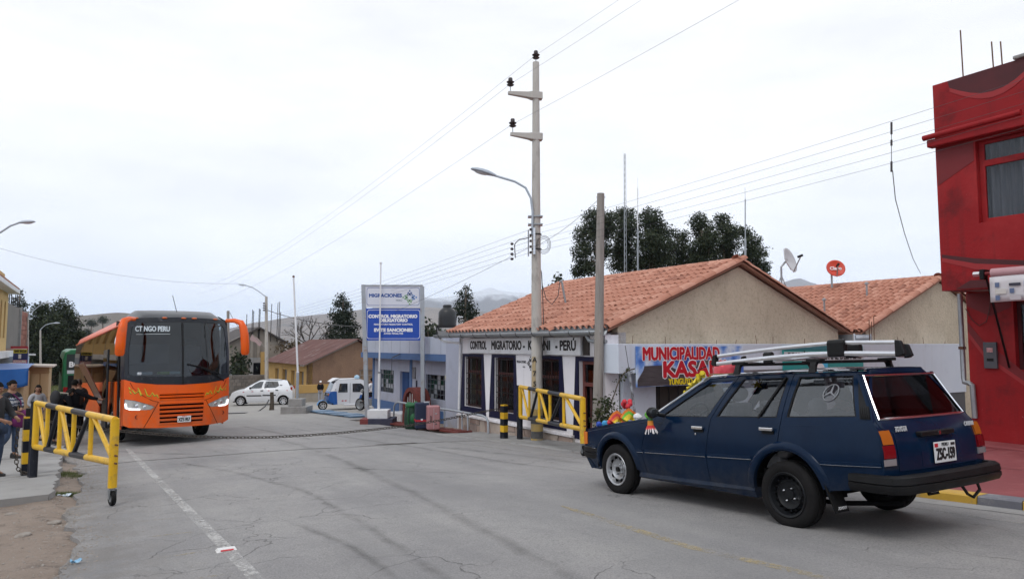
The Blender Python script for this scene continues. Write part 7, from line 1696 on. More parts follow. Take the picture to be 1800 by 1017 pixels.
# ------------------------------------------------------------------ blue grey annex behind the sign
M_annex = mat('pale_blue_grey_plaster',(.40,.43,.53),.85,c2=(.35,.38,.47),scale=1.1,bump=.12,bscale=25,stain=((.27,.29,.35),1.4,.3,.5))
M_annexu = mat('pale_fascia_plaster',(.47,.51,.60),.85,c2=(.42,.46,.55),scale=1.1,stain=((.33,.35,.4),1.2,.25,.4))
M_bband = mat('blue_band_paint',(.055,.12,.27),.7,c2=(.07,.14,.30),scale=2)
an = Fr('annex_building','flat roofed pale blue grey annex with barred windows behind the luggage','building',21.9,10.85,-1.6); o = an.o
fa_ = lambda a,b,d: an.p(a,d,b)
W1,W2,DR = (28.1,29.8,-.50,.45),(23.1,24.8,-.46,.42),(26.35,27.4,-1.3,.44)
mb = MB(); panel(mb,rect(21.9,30.6,-1.6,1.0),[rect(*W1),rect(*W2),rect(*DR)],fa_,10.85,11.05); mb.ob('front_wall',M_annex,o)
mb = MB(); an.bx(mb,21.9,31.0,10.4,16,.95,1.18); mb.ob('blue_edge',M_bband,o)
mb = MB(); an.bx(mb,22.0,30.95,10.45,16,1.182,1.80); mb.ob('fascia',M_annexu,o,bevel=.01)
mb = MB(); an.bx(mb,21.9,22.1,11.06,16,-1.6,.95); an.bx(mb,30.4,30.6,11.06,16,-1.6,.95); an.bx(mb,22.1,30.4,15.8,16,-1.6,.95); mb.ob('side_wall',M_annex,o)
mb = MB(); an.bx(mb,20.9,21.88,10.3,10.5,-1.6,1.80); mb.ob('end_wall',M_annex,o)
for a,b_ in ((30.42,30.62),(26.1,26.33),(21.92,22.1)): mb = MB(); an.bx(mb,a,b_,10.82,10.848,-1.2,.94); mb.ob('blue_strip',M_bband,o)
for a,b_ in ((22.1,26.08),(27.45,30.4)): mb = MB(); an.bx(mb,a,b_,10.83,10.849,-1.6,-.85); mb.ob('blue_dado',M_bband,o)
for (a,b_,z0,z1) in (W1,W2):
    wf = MB(); nx_,nz_ = 6,5; hs = [rect(a+(b_-a)*(i+.06)/nx_,a+(b_-a)*(i+.94)/nx_,z0+(z1-z0)*(j+.05)/nz_,z0+(z1-z0)*(j+.95)/nz_) for i in range(nx_) for j in range(nz_)]
    panel(wf,rect(a,b_,z0,z1),hs,fa_,10.93,10.96); w_ = wf.ob('window',mat('grey_window_iron',(.10,.11,.13),.6),o)
    rd = random.Random(int(a*10))
    for h_ in hs:
        mb = MB(); an.bx(mb,h_[0][0],h_[1][0],10.945,10.95,h_[0][1],h_[2][1]); mb.ob('pane',rd.choice((M_pane,M_pane,mat('papered_pane',(.38,.40,.44),.5,c2=(.2,.22,.25),scale=9))),w_)
mb = MB(); an.bx(mb,DR[0],DR[1],10.95,11.0,DR[2],DR[3]); dr_ = mb.ob('door',mat('blue_steel_door',(.035,.09,.24),.5),o)
for k in range(7): mb = MB(); an.bx(mb,DR[0]+.1+.13*k,DR[0]+.13+.13*k,10.925,10.95,DR[2],DR[3]); mb.ob('door_rib',mat('blue_steel_door',(.035,.09,.24),.5),dr_)
mb = MB(); an.bx(mb,25.75,26.05,10.82,10.849,.2,.65); mb.ob('notice_box',mat('dark_notice',(.10,.10,.12),.6,c2=(.2,.2,.22),scale=12),o)
mb = MB(); an.bx(mb,25.6,25.68,10.82,10.849,-.35,.15); mb.ob('meter_strip',M_navy,o)
mb = MB(); mb.ball(an.p(22.7,10.75,.38),(.12,.08,.12),10,8); mb.tube([an.p(22.7,10.8,.95),an.p(22.7,10.76,.5)],.01,4); mb.ob('hanging_lantern',mat('yellow_plastic',(.55,.50,.12),.5,c2=(.6,.6,.5),scale=8),o,smooth=50)
mb = MB(); mb.tube([an.p(26.9,10.3,1.0),an.p(26.9,10.3,.2)],.012,5); mb.tube([an.p(26.2,10.36,1.16),an.p(26.9,10.3,1.0)],.02,5); mb.ob('cable',WIRE,o)
for k in range(9): mb = MB(); an.bx(mb,22.6+.95*k,22.612+.95*k,10.444,10.449,1.2,1.78); mb.ob('panel_joint',mat('joint_grey',(.28,.30,.35),.9),o)
# water tank on a stand
tq = at(786,580,31); TK = thing('water_tank','black plastic water tank on a steel stand on the annex roof','water tank',(tq.x,tq.y,1.80)); kz = 31/F
z_ = lambda py: at(786,py,31).z-1.80
r_ = 15.5*kz
mb = MB(); mb.lathe([(r_,z_(573)),(r_*1.02,z_(570)),(r_,z_(567)),(r_*1.02,z_(560)),(r_,z_(557)),(r_*1.0,z_(549)),(r_*.85,z_(545)),(r_*.5,z_(540.5)),(r_*.5,z_(537)),(r_*.42,z_(535.5)),(0,z_(535))],24); mb.ob('tank',mat('black_tank_plastic',(.012,.013,.015),.4),TK,smooth=35)
mb = MB()
for a,b in ((-1,-1),(1,-1),(1,1),(-1,1)): mb.beam((a*r_*1.05,b*r_*1.05,0),(a*r_*1.05,b*r_*1.05,z_(573)),.06,.06)
for k in range(4): q = [(-1,-1),(1,-1),(1,1),(-1,1)]; a,b = q[k],q[(k+1) % 4]; mb.beam((a[0]*r_*1.05,a[1]*r_*1.05,z_(573)-.03),(b[0]*r_*1.05,b[1]*r_*1.05,z_(573)-.03),.06,.06)
mb.ob('stand',M_iron,TK); mb = MB(); mb.lathe([(r_*1.15,0),(r_*1.15,.04)],20,(0,0,z_(573)-.02)); mb.ob('platform',M_iron,TK)
mb = MB(); mb.tube([(r_+.05,0,0),(r_+.05,0,z_(558)),(r_+.1,0,z_(556)),(r_+.3,0,z_(557))],.025,6); mb.ob('inlet_pipe',M_white,TK)
# ------------------------------------------------------------------ adobe house with rusty roof
M_adobe = mat('adobe_wall',(.26,.165,.11),.95,c2=(.21,.13,.088),scale=1.2,bump=1,bscale=9,detail=8,stain=((.15,.09,.06),2.2,.35,.6))
M_ochre = mat('ochre_wall',(.50,.31,.10),.9,c2=(.42,.26,.09),scale=1.2,stain=((.3,.2,.1),1.8,.3,.6))
M_rroof = mat('rusty_sheet',(.11,.052,.048),.75,.1,c2=(.17,.085,.075),scale=1.1,stain=((.33,.28,.27),1.6,.28,.6),stretch=(1,.35,1))
ad = Fr('adobe_house','adobe gable house with ochre front and rusty corrugated roof behind the mototaxi','house',45.8,11.9,-2.2); o = ad.o
gp = [(11.9,-2.3),(18.2,-2.3),(18.2,.35),(15.05,1.75),(11.9,.35)]
mb = MB(); panel(mb,gp,[rect(15.3,17.0,-1.0,-.15)],lambda a,b,d: ad.p(d,a,b),45.8,46.1); mb.ob('gable_wall',M_adobe,o)
sh = MB(); ad.bx(sh,45.92,46.0,15.3,17.0,-1.0,-.15); sho = sh.ob('boarded_window',mat('old_board',(.20,.14,.09),.9,c2=(.28,.2,.14),scale=6),o)
for k in range(4): mb = MB(); ad.bx(mb,45.88,45.915,15.34+.43*k,15.39+.43*k,-1.0,-.15); mb.ob('batten',M_wood,sho)
for z in (-.95,-.55,-.2): mb = MB(); ad.bx(mb,45.87,45.905,15.3,17.0,z,z+.04); mb.ob('batten',M_wood,sho)
ops = [rect(46.8,48.0,-1.3,-.25),rect(49.2,50.2,-2.2,-.25),rect(51.4,52.8,-1.3,-.25),rect(54,55.2,-1.3,-.25)]
mb = MB(); panel(mb,rect(45.8,57.5,-2.3,.33),ops,lambda a,b,d: ad.p(a,d,b),11.9,12.2); mb.ob('front_wall',M_ochre,o)
for q in ops: mb = MB(); ad.bx(mb,q[0][0],q[1][0],12.1,12.15,q[0][1],q[2][1]); mb.ob('window',mat('dim_window',(.09,.10,.12),.4,c2=(.25,.24,.24),scale=1.5),o)
mb = MB(); ad.bx(mb,57.2,57.5,12.2,18.2,-2.3,.35); ad.bx(mb,46.1,57.2,17.9,18.2,-2.3,.35); mb.ob('back_wall',M_adobe,o)
for sg in (-1,1):
    te = 15.05+sg*3.5; mb = MB(); n = 70; L_ = []
    for i in range(n*2+1):
        s = 45.45+12.3*i/(n*2); dz = .035*(i % 2); L_.append([ad.p(s,te,.20+dz),ad.p(s,15.05+sg*1.7,1.04+dz+.03*sin(i*.3)),ad.p(s,15.05,1.86+dz)])
    mb.loft(L_,closed=False); r_o = mb.ob('roof',M_rroof,o); r_o.modifiers.new('thick','SOLIDIFY').thickness = .012
for s in (45.6,46.1): mb = MB(); mb.beam(ad.p(s,11.5,.15),ad.p(s,15.05,1.78),.07,.09); mb.ob('rafter',M_wood,o)
lw = Fr('low_wall','low ochre and stone wall projecting from the adobe house','wall',45.7,11.5,-2.2)
mb = MB(); lw.bx(mb,45.0,45.35,11.2,13.9,-2.3,-1.5); mb.ob('stone_base',mat('stone_base',(.27,.24,.20),.95,c2=(.36,.32,.27),scale=3,bump=.6),lw.o); mb = MB(); lw.bx(mb,44.98,45.37,11.18,13.92,-1.5,-1.0); mb.ob('ochre_top',M_ochre,lw.o)
# ------------------------------------------------------------------ unfinished house, block wall
M_plast = mat('grey_render',(.30,.265,.225),.95,c2=(.24,.21,.18),scale=.8,bump=.3,bscale=8,stain=((.18,.155,.13),.9,.35,.5))
uh = Fr('unfinished_house','grey rendered gable house with rebar columns behind the white hatchback','house',66,9.0,-2.6); o = uh.o
def U(px,py): s,t,z = stz(on_s(px,py,66)); return t,z
gpx = [U(*q) for q in ((395,690),(500,690),(500,600),(455,575),(395,604))]
mb = MB(); mb.prism([(a,b if b > -2 else -2.7) for a,b in gpx],lambda a,b,d: uh.p(d,a,b),66,66.3); mb.ob('gable_wall',M_plast,o)
ap_t,ap_z = U(455,574)
for q in ((393,606),(505,601)):
    t_,z__ = U(*q); mb = MB(); mb.prism([(ap_t,ap_z),(t_,z__),(t_,z__-.15),(ap_t,ap_z-.15)],lambda a,b,d: uh.p(d,a,b),65.6,78); mb.ob('roof',mat('dark_sheet_roof',(.06,.05,.048),.8),o)
mb = MB(); t0_,t1_ = gpx[0][0],gpx[1][0]; uh.bx(mb,66.3,77,t0_,t0_+.3,-2.7,1.2); uh.bx(mb,66.3,77,t1_-.3,t1_,-2.7,1.6); uh.bx(mb,76.7,77,t0_,t1_,-2.7,1.2); mb.ob('side_wall',M_plast,o)
for px in (441,453,489):
    t_,z0_ = U(px,640); mb = MB(); uh.bx(mb,65.82,65.98,t_-.12,t_+.12,-2.6,z0_+2.2); mb.ob('column',M_plast,o)
for px,y0,y1 in ((441,620,544),(443,620,546),(453,610,542),(455,600,543),(486,600,532),(489,600,530),(491,600,548),(475,600,534),(432,590,552)):
    t_,z0_ = U(px,y0); _,z1_ = U(px,y1); mb = MB(); mb.tube([uh.p(65.9,t_,z0_),uh.p(65.9,t_+.03,z1_)],.03,4); mb.ob('rebar',M_iron,o)
t_,z__ = U(452,668); mb = MB(); uh.bx(mb,65.5,65.8,t_-.75,t_+.55,-2.6,U(450,628)[1]); mb.ob('porch',M_conc,o); mb = MB(); uh.bx(mb,65.46,65.49,t_-.45,t_+.25,-2.5,U(450,637)[1]); mb.ob('doorway',M_dark,o)
t_,_ = U(461,660); mb = MB(); uh.bx(mb,65.3,65.7,t_-.28,t_+.28,-2.6,U(461,618)[1]); mb.ob('yellow_pillar',M_ochre,o)
wl = Fr('block_wall','grey concrete block wall left of the hatchback','wall',58,10.5,-2.5); o = wl.o
def B2(px,py): s,t,z = stz(on_s(px,py,58)); return t,z
ta,tb = B2(396,690)[0],B2(466,690)[0]; zt = B2(430,658.5)[1]; nb_,nr_ = 9,6; bw,bh = (tb-ta)/nb_,(zt+2.5)/nr_
mb = MB(); wl.bx(mb,58.03,58.2,ta,tb,-2.5,zt-.01); mb.ob('mortar',mat('grey_mortar',(.27,.255,.24),.95),o)
M_blk = [mat('concrete_block_%d' % i,c,.95,c2=tuple(x*.8 for x in c),scale=4,bump=.3) for i,c in enumerate(((.25,.225,.205),(.21,.19,.175),(.29,.26,.235)))]
blk = MB(); blk.b2((-.09,0,0),(.09,bw-.03,bh-.03)); blm = [blk.mesh('block',m) for m in M_blk]; rd = random.Random(6)
for r in range(nr_):
    for c in range(nb_+(r % 2)):
        y0 = ta+bw*c-(bw/2 if r % 2 else 0); inst('block',rd.choice(blm),o,wl.p(58.05+rd.gauss(0,.006),max(y0,ta-bw/2),-2.5+bh*r))
ng = at(403,655,60); mb = MB(); ng_t = stz(ng); o_ = MB(); o_.box((0,0,0),(.06,.7,1.3)); oo = o_.ob('notice_board',mat('pale_notice',(.45,.46,.48),.7,c2=(.3,.32,.36),scale=5)); oo.location = ng; oo.rotation_euler = (0,0,RZ); tag(oo,'pale notice board standing beside the coach mirror','notice board')
fl = at(455,600,55); FL = thing('flag','faded pink flag on a slanted stick by the lamp post','flag',fl); mb = MB(); mb.tube([at(470,614,55)-fl,at(443,587,55)-fl],.03,5); mb.ob('stick',M_wood,FL)
mb = MB(); mb.grid(lambda u,v: at(443+18*u-4*v,587+14*u+9*v*(1-.3*u)+sin(u*9)*1.0,55)-fl,8,4); mb.ob('cloth',mat('faded_pink_cloth',(.42,.30,.30),.9),FL)
mb = FL.children[-1]; mb.modifiers.new('thick','SOLIDIFY').thickness = .01
# ------------------------------------------------------------------ left side: yellow building, brick house, kiosks
M_yb = mat('pale_yellow_plaster',(.62,.42,.17),.85,c2=(.55,.37,.15),scale=1.2,stain=((.42,.29,.14),1.3,.3,.5))
yb = Fr('yellow_building','yellow two storey building with arched windows at the left border','building',53,-4.5,-2.3); o = yb.o
fy = lambda a,b,d: yb.p(a,d,b)
def archpoly(s0,s1,z0,z1): r = (s1-s0)/2; c = (s0+s1)/2; return [(s0,z0),(s1,z0)]+[(c+r*cos(a),z1-r+r*sin(a)) for a in [pi*i/10 for i in range(11)]]
arches = [archpoly(s,s+.9,1.9,4.1) for s in (50.9,48.9,46.9,44.9,42.9,40.9,38.9,36.9,34.9,32.9)]
mb = MB(); panel(mb,rect(31,53,-2.3,4.75),arches+[rect(48,50,-2.2,.0),rect(43,46,-2.2,.3),rect(37,40,-2.2,.3)],fy,-4.5,-4.8); mb.ob('front_wall',M_yb,o)
for q in arches: mb = MB(); panel(mb,q,[],fy,-4.72,-4.76,back=False,rim=False); mb.ob('arched_window',mat('maroon_shutter',(.12,.03,.025),.5),o)
mb = MB(); yb.bx(mb,31,53,-4.85,-4.9,-2.3,4.7); mb.ob('inner_wall',M_dark,o)
mb = MB(); yb.bx(mb,52.75,53,-4.82,-12,-2.3,4.75); yb.bx(mb,31,31.25,-4.82,-12,-2.3,4.75); mb.ob('side_wall',M_yb,o)
mb = MB(); yb.bx(mb,30.8,53.35,-3.95,-12.2,4.60,4.85); mb.ob('cornice',M_white,o,bevel=.03); mb = MB(); yb.bx(mb,30.8,53.3,-4.0,-12,4.855,4.98); mb.ob('tile_strip',M_tilec,o)
mb = MB(); yb.bx(mb,31,52.6,-4.7,-11.9,4.98,5.75); mb.ob('parapet',M_yb,o)
mb = MB(); yb.bx(mb,31,53.1,-3.7,-4.45,.85,1.15); mb.ob('white_canopy',M_white,o)
bh_ = Fr('brick_house','red brick and grey concrete house behind the market kiosks','house',69,-4.5,-2.7); o = bh_.o
mb = MB(); bh_.bx(mb,53.6,62.4,-4.6,-11,-2.7,4.1); mb.ob('concrete_wall',mat('grey_concrete_wall',(.22,.205,.19),.9,c2=(.17,.16,.15),scale=.8),o)
mb = MB(); bh_.bx(mb,62.41,68.9,-4.62,-11,-2.7,4.0); mb.ob('brick_core',mat('brick_mortar',(.26,.19,.16),.95),o)
M_brk = [mat('red_brick_%d' % i,c,.9,c2=tuple(x*.75 for x in c),scale=3) for i,c in enumerate(((.30,.11,.075),(.24,.09,.06),(.34,.14,.10)))]
bk = MB(); bk.b2((-.62,0,0),(.62,.1,.33)); bkm = [bk.mesh('brick',m) for m in M_brk]; rd = random.Random(8)
for r in range(19):
    for c in range(5): inst('brick',rd.choice(bkm),o,bh_.p(63.1+1.27*c+(.6 if r % 2 else 0)*(1 if c < 4 else .3),-4.62-.0,-2.65+.35*r))
for s in (62.4,69.0): mb = MB(); bh_.bx(mb,s-.15,s+.15,-4.45,-4.75,-2.7,4.15); mb.ob('concrete_column',M_conc,o)
for k in range(7):
    mb = MB(); mb.tube([bh_.p(58+1.5*k,-5,4.0),bh_.p(58+1.5*k,-5,4.9+.3*(k % 3))],.03,4); mb.ob('rebar',M_iron,o)
mb = MB(); bh_.bx(mb,53.6,57.5,-3.7,-4.59,.75,1.25); mb.ob('canopy',mat('pinkish_canopy',(.38,.24,.20),.8,c2=(.45,.36,.33),scale=1),o); mb = MB(); bh_.bx(mb,57.0,57.3,-3.65,-4.58,-.2,1.4); mb.ob('red_panel',mat('red_sheet',(.35,.02,.03),.6),o)
mb = MB(); mb.beam(bh_.p(53.8,-3.6,.9),bh_.p(60,-3.4,.8),.08,.12); mb.ob('canopy_bar',M_white,o)
# wooden kiosk
M_ply = mat('pale_plywood',(.50,.35,.19),.8,c2=(.42,.28,.15),scale=2,stretch=(1,1,4),stain=((.3,.2,.1),2,.25,.4))
M_ply2 = mat('pale_board',(.58,.44,.26),.8,c2=(.5,.37,.21),scale=2,stretch=(4,4,.5))
kA,kB = on_ground(41,738,.1),on_ground(83,739,.1); sK,tK = st_of(kB)
ks = Fr('market_kiosk','pale plywood market kiosk with flat overhanging roof','kiosk',sK,tK,kB.z); o = ks.o; hk = 96*kB.y/F
# side facing the viewer runs across t
wK = 44*kB.y/F/ (UX*0+1); tk0 = tK-1.35
mb = MB(); ks.bx(mb,sK+.03,sK+2.4,tk0,tK-.02,kB.z,kB.z+hk-.05); mb.ob('body',M_ply,o)
for k in range(4):
    mb = MB(); ks.bx(mb,sK-.0,sK+.028,tk0+.05+.33*k,tk0+.33+.33*k,kB.z+1.0,kB.z+hk-.35); mb.ob('panel_board',M_ply2,o,bevel=.008)
    mb = MB(); ks.bx(mb,sK-.0,sK+.028,tk0+.05+.33*k,tk0+.33+.33*k,kB.z+.05,kB.z+.93); mb.ob('panel_board',M_ply2,o,bevel=.008)
for z in (kB.z+.95,kB.z+hk-.32): mb = MB(); ks.bx(mb,sK-.03,sK+.0,tk0,tK,z,z+.05); mb.ob('batten',M_ply,o)
mb = MB(); mb.prism([(tk0-.25,kB.z+hk),(tK+.15,kB.z+hk-.08),(tK+.15,kB.z+hk-.02),(tk0-.25,kB.z+hk+.06)],lambda a,b,d: ks.p(d,a,b),sK-.4,sK+2.7); mb.ob('roof',mat('pale_roof_board',(.55,.50,.45),.8),o)
# stall with a blue tarpaulin in front of it
k2 = Fr('tarpaulin_stall','plywood stall covered with a bright blue tarpaulin at the left border','stall',33.0,-2.6,G(33,-2.6)+.1); o = k2.o; zb = k2.z0
def K2(px,py,s=33.0): a,t,z = stz(on_s(px,py,s)); return t,z
tR = K2(41,700)[0]; zt_ = K2(20,668)[1]
mb = MB(); k2.bx(mb,33.0,35.5,tR-3.2,tR,zb,zt_+.3); mb.ob('body',M_ply,o)
mb = MB(); k2.bx(mb,32.97,32.998,tR-1.6,tR-.5,zb+.95,zt_+.2); mb.ob('hatch_board',M_ply2,o)
for t_ in (tR-.05,tR-.45,tR-1.65): mb = MB(); k2.bx(mb,32.94,32.996,t_-.05,t_+.05,zb,zt_+.3); mb.ob('upright',M_ply2,o)
mb = MB(); mb.beam(k2.p(32.95,tR-.5,zb+1.5),k2.p(32.95,tR-1.5,zb+2.1),.05,.05); mb.ob('brace',M_ply2,o)
tz = K2(20,642)[1]
def tarp(u,v):
    t = tR+.15-3.8*u; s = 35.8-3.3*min(1,v/.72); z = tz-.10*(v/.72 if v < .72 else 1)+.03*sin(u*9+v*4)
    if v > .72: z -= (v-.72)/.28*(.62+.08*sin(u*11)+.1*u); s += .05*sin(u*17)-.03
    return k2.p(s,t,z)
mb = MB(); mb.grid(tarp,30,18); tp_ = mb.ob('tarpaulin',mat('blue_tarpaulin',(.012,.13,.45),.4,c2=(.01,.10,.36),scale=3,bump=.3,bscale=6),o,smooth=60); tp_.modifiers.new('thick','SOLIDIFY').thickness = .012
# advertising board on the roof
ab = at(36,626,36.5); AB = thing('advert_board','small yellow and blue printed board reading photocopies on the kiosk roof','sign',ab,RAD(-8)); kk = 36.5/F
mb = MB(); mb.box((0,0,0),(28*kk,.04,24*kk)); abb = mb.ob('board',mat('board_blue',(.02,.035,.16),.5),AB)
mb = MB(); mb.box((0,-.022,9*kk),(27*kk,.004,6.5*kk)); mb.ob('yellow_band',mat('board_yellow',(.65,.60,.03),.5),abb); mb = MB(); mb.box((0,-.022,-9*kk),(27*kk,.004,5.5*kk)); mb.ob('pink_band',mat('board_pink',(.65,.12,.22),.5),abb)
text('TRAMITE VEHICULAR',.17,M_letter,abb,(0,-.026,9*kk),(pi/2,0,0),maxw=25*kk,bold=.008); text('FOTOCOPIAS',.17,M_whl,abb,(0,-.026,-9*kk),(pi/2,0,0),maxw=25*kk,bold=.008)
mb = MB(); mb.box((-.02,-.024,.0),(.16,.004,.22)); mb.ob('print_figure',M_whl,abb)
for x in (-13*kk,13*kk): mb = MB(); mb.beam((x,.03,-16*kk),(x,.03,12*kk),.04,.04); mb.ob('leg',M_wood,AB)
# pale sheet roof further left
o_ = MB(); o_.box((0,0,0),(1.8,1.2,.5)); oo = o_.ob('awning_sheet',mat('pale_blue_sheet',(.30,.42,.60),.5,c2=(.5,.55,.62),scale=2)); q = at(8,634,38); oo.location = q; tag(oo,'pale blue sheeting above the tarpaulin stall at the left border','awning')
# --- unseen houses added behind the viewer to block sky and darken reflections
for (lab,s0,s1,t0,h,m_) in (('unseen stuccoed house added on the left behind the viewer as occluder',-4,7.5,-7.0,3.1,M_stucco),('unseen ochre house added farther back on the left as occluder',-17,-4.3,-6.6,3.2,M_ochre),('unseen brown stuccoed house added on the right behind the viewer as occluder',-24,-9.5,14.0,3.4,M_stucco),('unseen grey house added far behind the viewer as occluder',-40,-26,-4.0,3.3,M_plast)):
    hh = Fr('occluder_house',lab,'house',s1,t0,G(s1,t0)-.3); z0 = hh.z0; sg = -1 if t0 < 5 else 1
    wd = [rect(s0+1+2.6*k,s0+2.2+2.6*k,z0+1.2+2.8*j,z0+2.5+2.8*j) for k in range(int((s1-s0-1.5)/2.6)) for j in range(1)]
    mb = MB(); panel(mb,rect(s0,s1,z0,z0+h),wd,lambda a,b,d: hh.p(a,d,b),t0,t0+sg*.25); mb.ob('front_wall',m_,hh.o)
    for q in wd: mb = MB(); hh.bx(mb,q[0][0],q[1][0],t0+sg*.15,t0+sg*.18,q[0][1],q[2][1]); mb.ob('window',M_dark,hh.o)
    mb = MB(); hh.bx(mb,s0,s1,t0+sg*.26,t0+sg*8,z0,z0+h-.3); mb.ob('house_body',m_,hh.o)
    mb = MB(); hh.bx(mb,s0-.3,s1+.3,t0-sg*.4,t0+sg*8.2,z0+h,z0+h+.15); mb.ob('roof_slab',M_conc,hh.o)
# ------------------------------------------------------------------ lamps, masts, dishes
def street_lamp(label,base,px_path,d,head_dir,m=M_cpole,r=.09):
    b = V(base); SL = thing('street_lamp',label,'street lamp',b,0,'street lamps'); top = at(px_path[0][0],px_path[0][1],d)-b
    mb = MB(); mb.tube([(0,0,-.1),top*.5,top],[r,r*.85,r*.65],10); mb.ob('shaft',m,SL,smooth=40)
    P = [at(x,y,d)-b for x,y in px_path]; mb = MB(); mb.tube(P,.035,8); mb.ob('arm',M_lampb,SL,smooth=50)
    lamp_head(SL,P[-1],head_dir,L=.62,w=.14); return SL
def gnd(px,d): p = at(px,700,d); p.z = Gxy(p.x,p.y); return p
q = gnd(469,50); sl_c = street_lamp('concrete street lamp rising behind the white hatchback',q,[(468,521),(464,519),(455,512),(444,505),(434,502)],50,(-1,0,.15),r=.14)
for y in (533,537,541,545): mb = MB(); p = at(464,y,49.8)-q; mb.lathe([(.05,-.05),(.09,0),(.05,.05)],8,p); mb.ob('spool_insulator',M_insul,sl_c)
street_lamp('tall street lamp whose arm enters at the left border',gnd(-30,26),[(-30,420),(-15,413),(0,409),(18,397),(32,392)],26,(1,0,.08))
street_lamp('street lamp in front of the brick house and dark trees',gnd(49,56),[(49,558),(52,553),(62,543),(72,535),(78,533)],56,(1,0,.05))
street_lamp('slim street lamp standing before the large dark trees',gnd(71,62),[(71,580),(73,577),(80,571),(88,568.5),(93,568)],62,(1,0,.03),r=.1)
q = gnd(400,54); WP = thing('wooden_pole','old wooden pole beside the right mirror of the coach','pole',q); mb = MB(); mb.tube([(0,0,-.1),at(401,546,54)-q],[.13,.11],8); mb.ob('shaft',M_wood,WP)
# masts
q = gnd(1100,40); LM = thing('lattice_mast','thin triangular lattice radio mast behind the tiled roof','mast',q); t_ = at(1098,270,40)-q; w = .11
cor = [V((w*cos(a),w*sin(a),0)) for a in (0,2.1,4.2)]
for c in cor: mb = MB(); mb.tube([c,t_+c*.5],.014,5); mb.ob('leg_tube',M_galv,LM)
mb = MB(); n = 40
for k in range(n):
    u0,u1 = k/n,(k+1)/n
    for i in range(3): mb.tube([t_*u0+cor[i]*(1-.5*u0),t_*u1+cor[(i+1) % 3]*(1-.5*u1)],.006,4)
mb.ob('lattice_bracing',M_galv,LM)
for px,y1,d,lab in ((1121,330,42,'slim steel antenna mast to the right of the lattice mast'),(1310,350,36,'slim steel antenna mast behind the roof ridge end')):
    q = gnd(px,d); AM = thing('antenna_mast',lab,'mast',q); t_ = at(px,y1,d)-q; mb = MB(); mb.tube([(0,0,0),t_*.8],.055,8); mb.ob('lower_tube',M_galv,AM); mb = MB(); mb.tube([t_*.8,t_],.03,6); mb.tube([t_,t_+V((0,0,.6))],.01,4); mb.ob('upper_tube',M_white if px < 1200 else M_galv,AM)
def dish(label,px,py,rx,d,m,normal,base,post_px,txt=None):
    c = at(px,py,d); b = V(base); D = thing('satellite_dish',label,'satellite dish',b); c = c-b; n_ = V(normal).normalized(); x_ = n_.cross(V((0,0,1))).normalized(); y_ = n_.cross(x_); R_ = rx*d/F
    mb = MB(); mb.loft([[c+(x_*cos(a)+y_*sin(a))*R_*k+n_*(.28*R_*k*k) for a in [2*pi*i/24 for i in range(24)]] for k in (.02,.3,.6,.85,1)],cap=False); bw_ = mb.ob('bowl',m,D,smooth=50); bw_.modifiers.new('thick','SOLIDIFY').thickness = .02
    mb = MB(); mb.tube([(0,0,0),(0,0,c.z*.9),c-n_*.05],.035,8); mb.ob('mount',M_galv,D)
    f = c+n_*R_*1.15; mb = MB(); mb.tube([c-y_*-R_*.98+n_*.2*R_,f],.02,6); mb.ob('feed_arm',M_galv,D); mb = MB(); mb.tube([f+n_*.06,f-n_*.12],.04,8); mb.ob('feed_horn',M_bplast,D)
    return D,c,n_,x_,y_,R_
W2 = ST(16.2,19.4,z=1.86+(19.4-18.4+.35)*.407)
D,c,n_,x_,y_,R_ = dish('large white satellite dish on a braced post above the tiled valley',1383,459,23,W2.y,mat('white_dish',(.55,.56,.58),.5,c2=(.45,.46,.48),scale=4),(.72,-.66,.3),(at(1374,500,W2.y).x,W2.y,W2.z),None)
for a in (-.5,.5): mb = MB(); mb.tube([(a*1.2,.2*a,0),(0,0,c.z*.75)],.018,6); mb.ob('brace',M_galv,D)
for k in range(6): a = 2*pi*k/6; mb = MB(); mb.tube([c+n_*(-.02),c+(x_*cos(a)+y_*sin(a))*R_*.98+n_*.24*R_],.012,4); mb.ob('rib',M_galv,D)
R2 = ST(15.0,21.9,z=3.42)
D,c,n_,x_,y_,R_ = dish('small red satellite dish on the tiled roof ridge',1468,473,16,R2.y,mat('red_dish',(.60,.06,.03),.45),(-.15,-1,.35),(at(1462,490,R2.y).x,R2.y,3.45),None)
rm = Matrix((-x_ if x_.x < 0 else x_,V((0,0,1)) if False else (-y_ if y_.z < 0 else y_),n_)).transposed().to_euler()
text('Claro',.16,M_whl,D,c+n_*(.12*R_+.03),rm,maxw=.38,bold=.006)
# pipe standing on the control building roof and its cable
zr = lambda t: 1.86+(t-9.35)*.407
rp_ = ST(16.4,10.3,z=zr(10.3)); RP = thing('roof_pipe','bent service pipe standing on the tiled roof with a black cable','pipe',rp_); dd = rp_.y
b_ = at(999,556,dd); off = rp_-b_; mb = MB(); mb.tube([(0,0,-.05),at(988,497,dd)-b_,at(986,493,dd)-b_,at(984,496,dd)-b_],.03,8); mb.ob('pipe',M_galv,RP); mb = MB(); mb.tube([at(984,496,dd)-b_,at(981,520,dd)-b_,at(970,535,dd)-b_,at(960,525,dd)-b_,at(953,500,dd)-b_],.012,5); mb.ob('cable',WIRE,RP)
RP.location = b_;
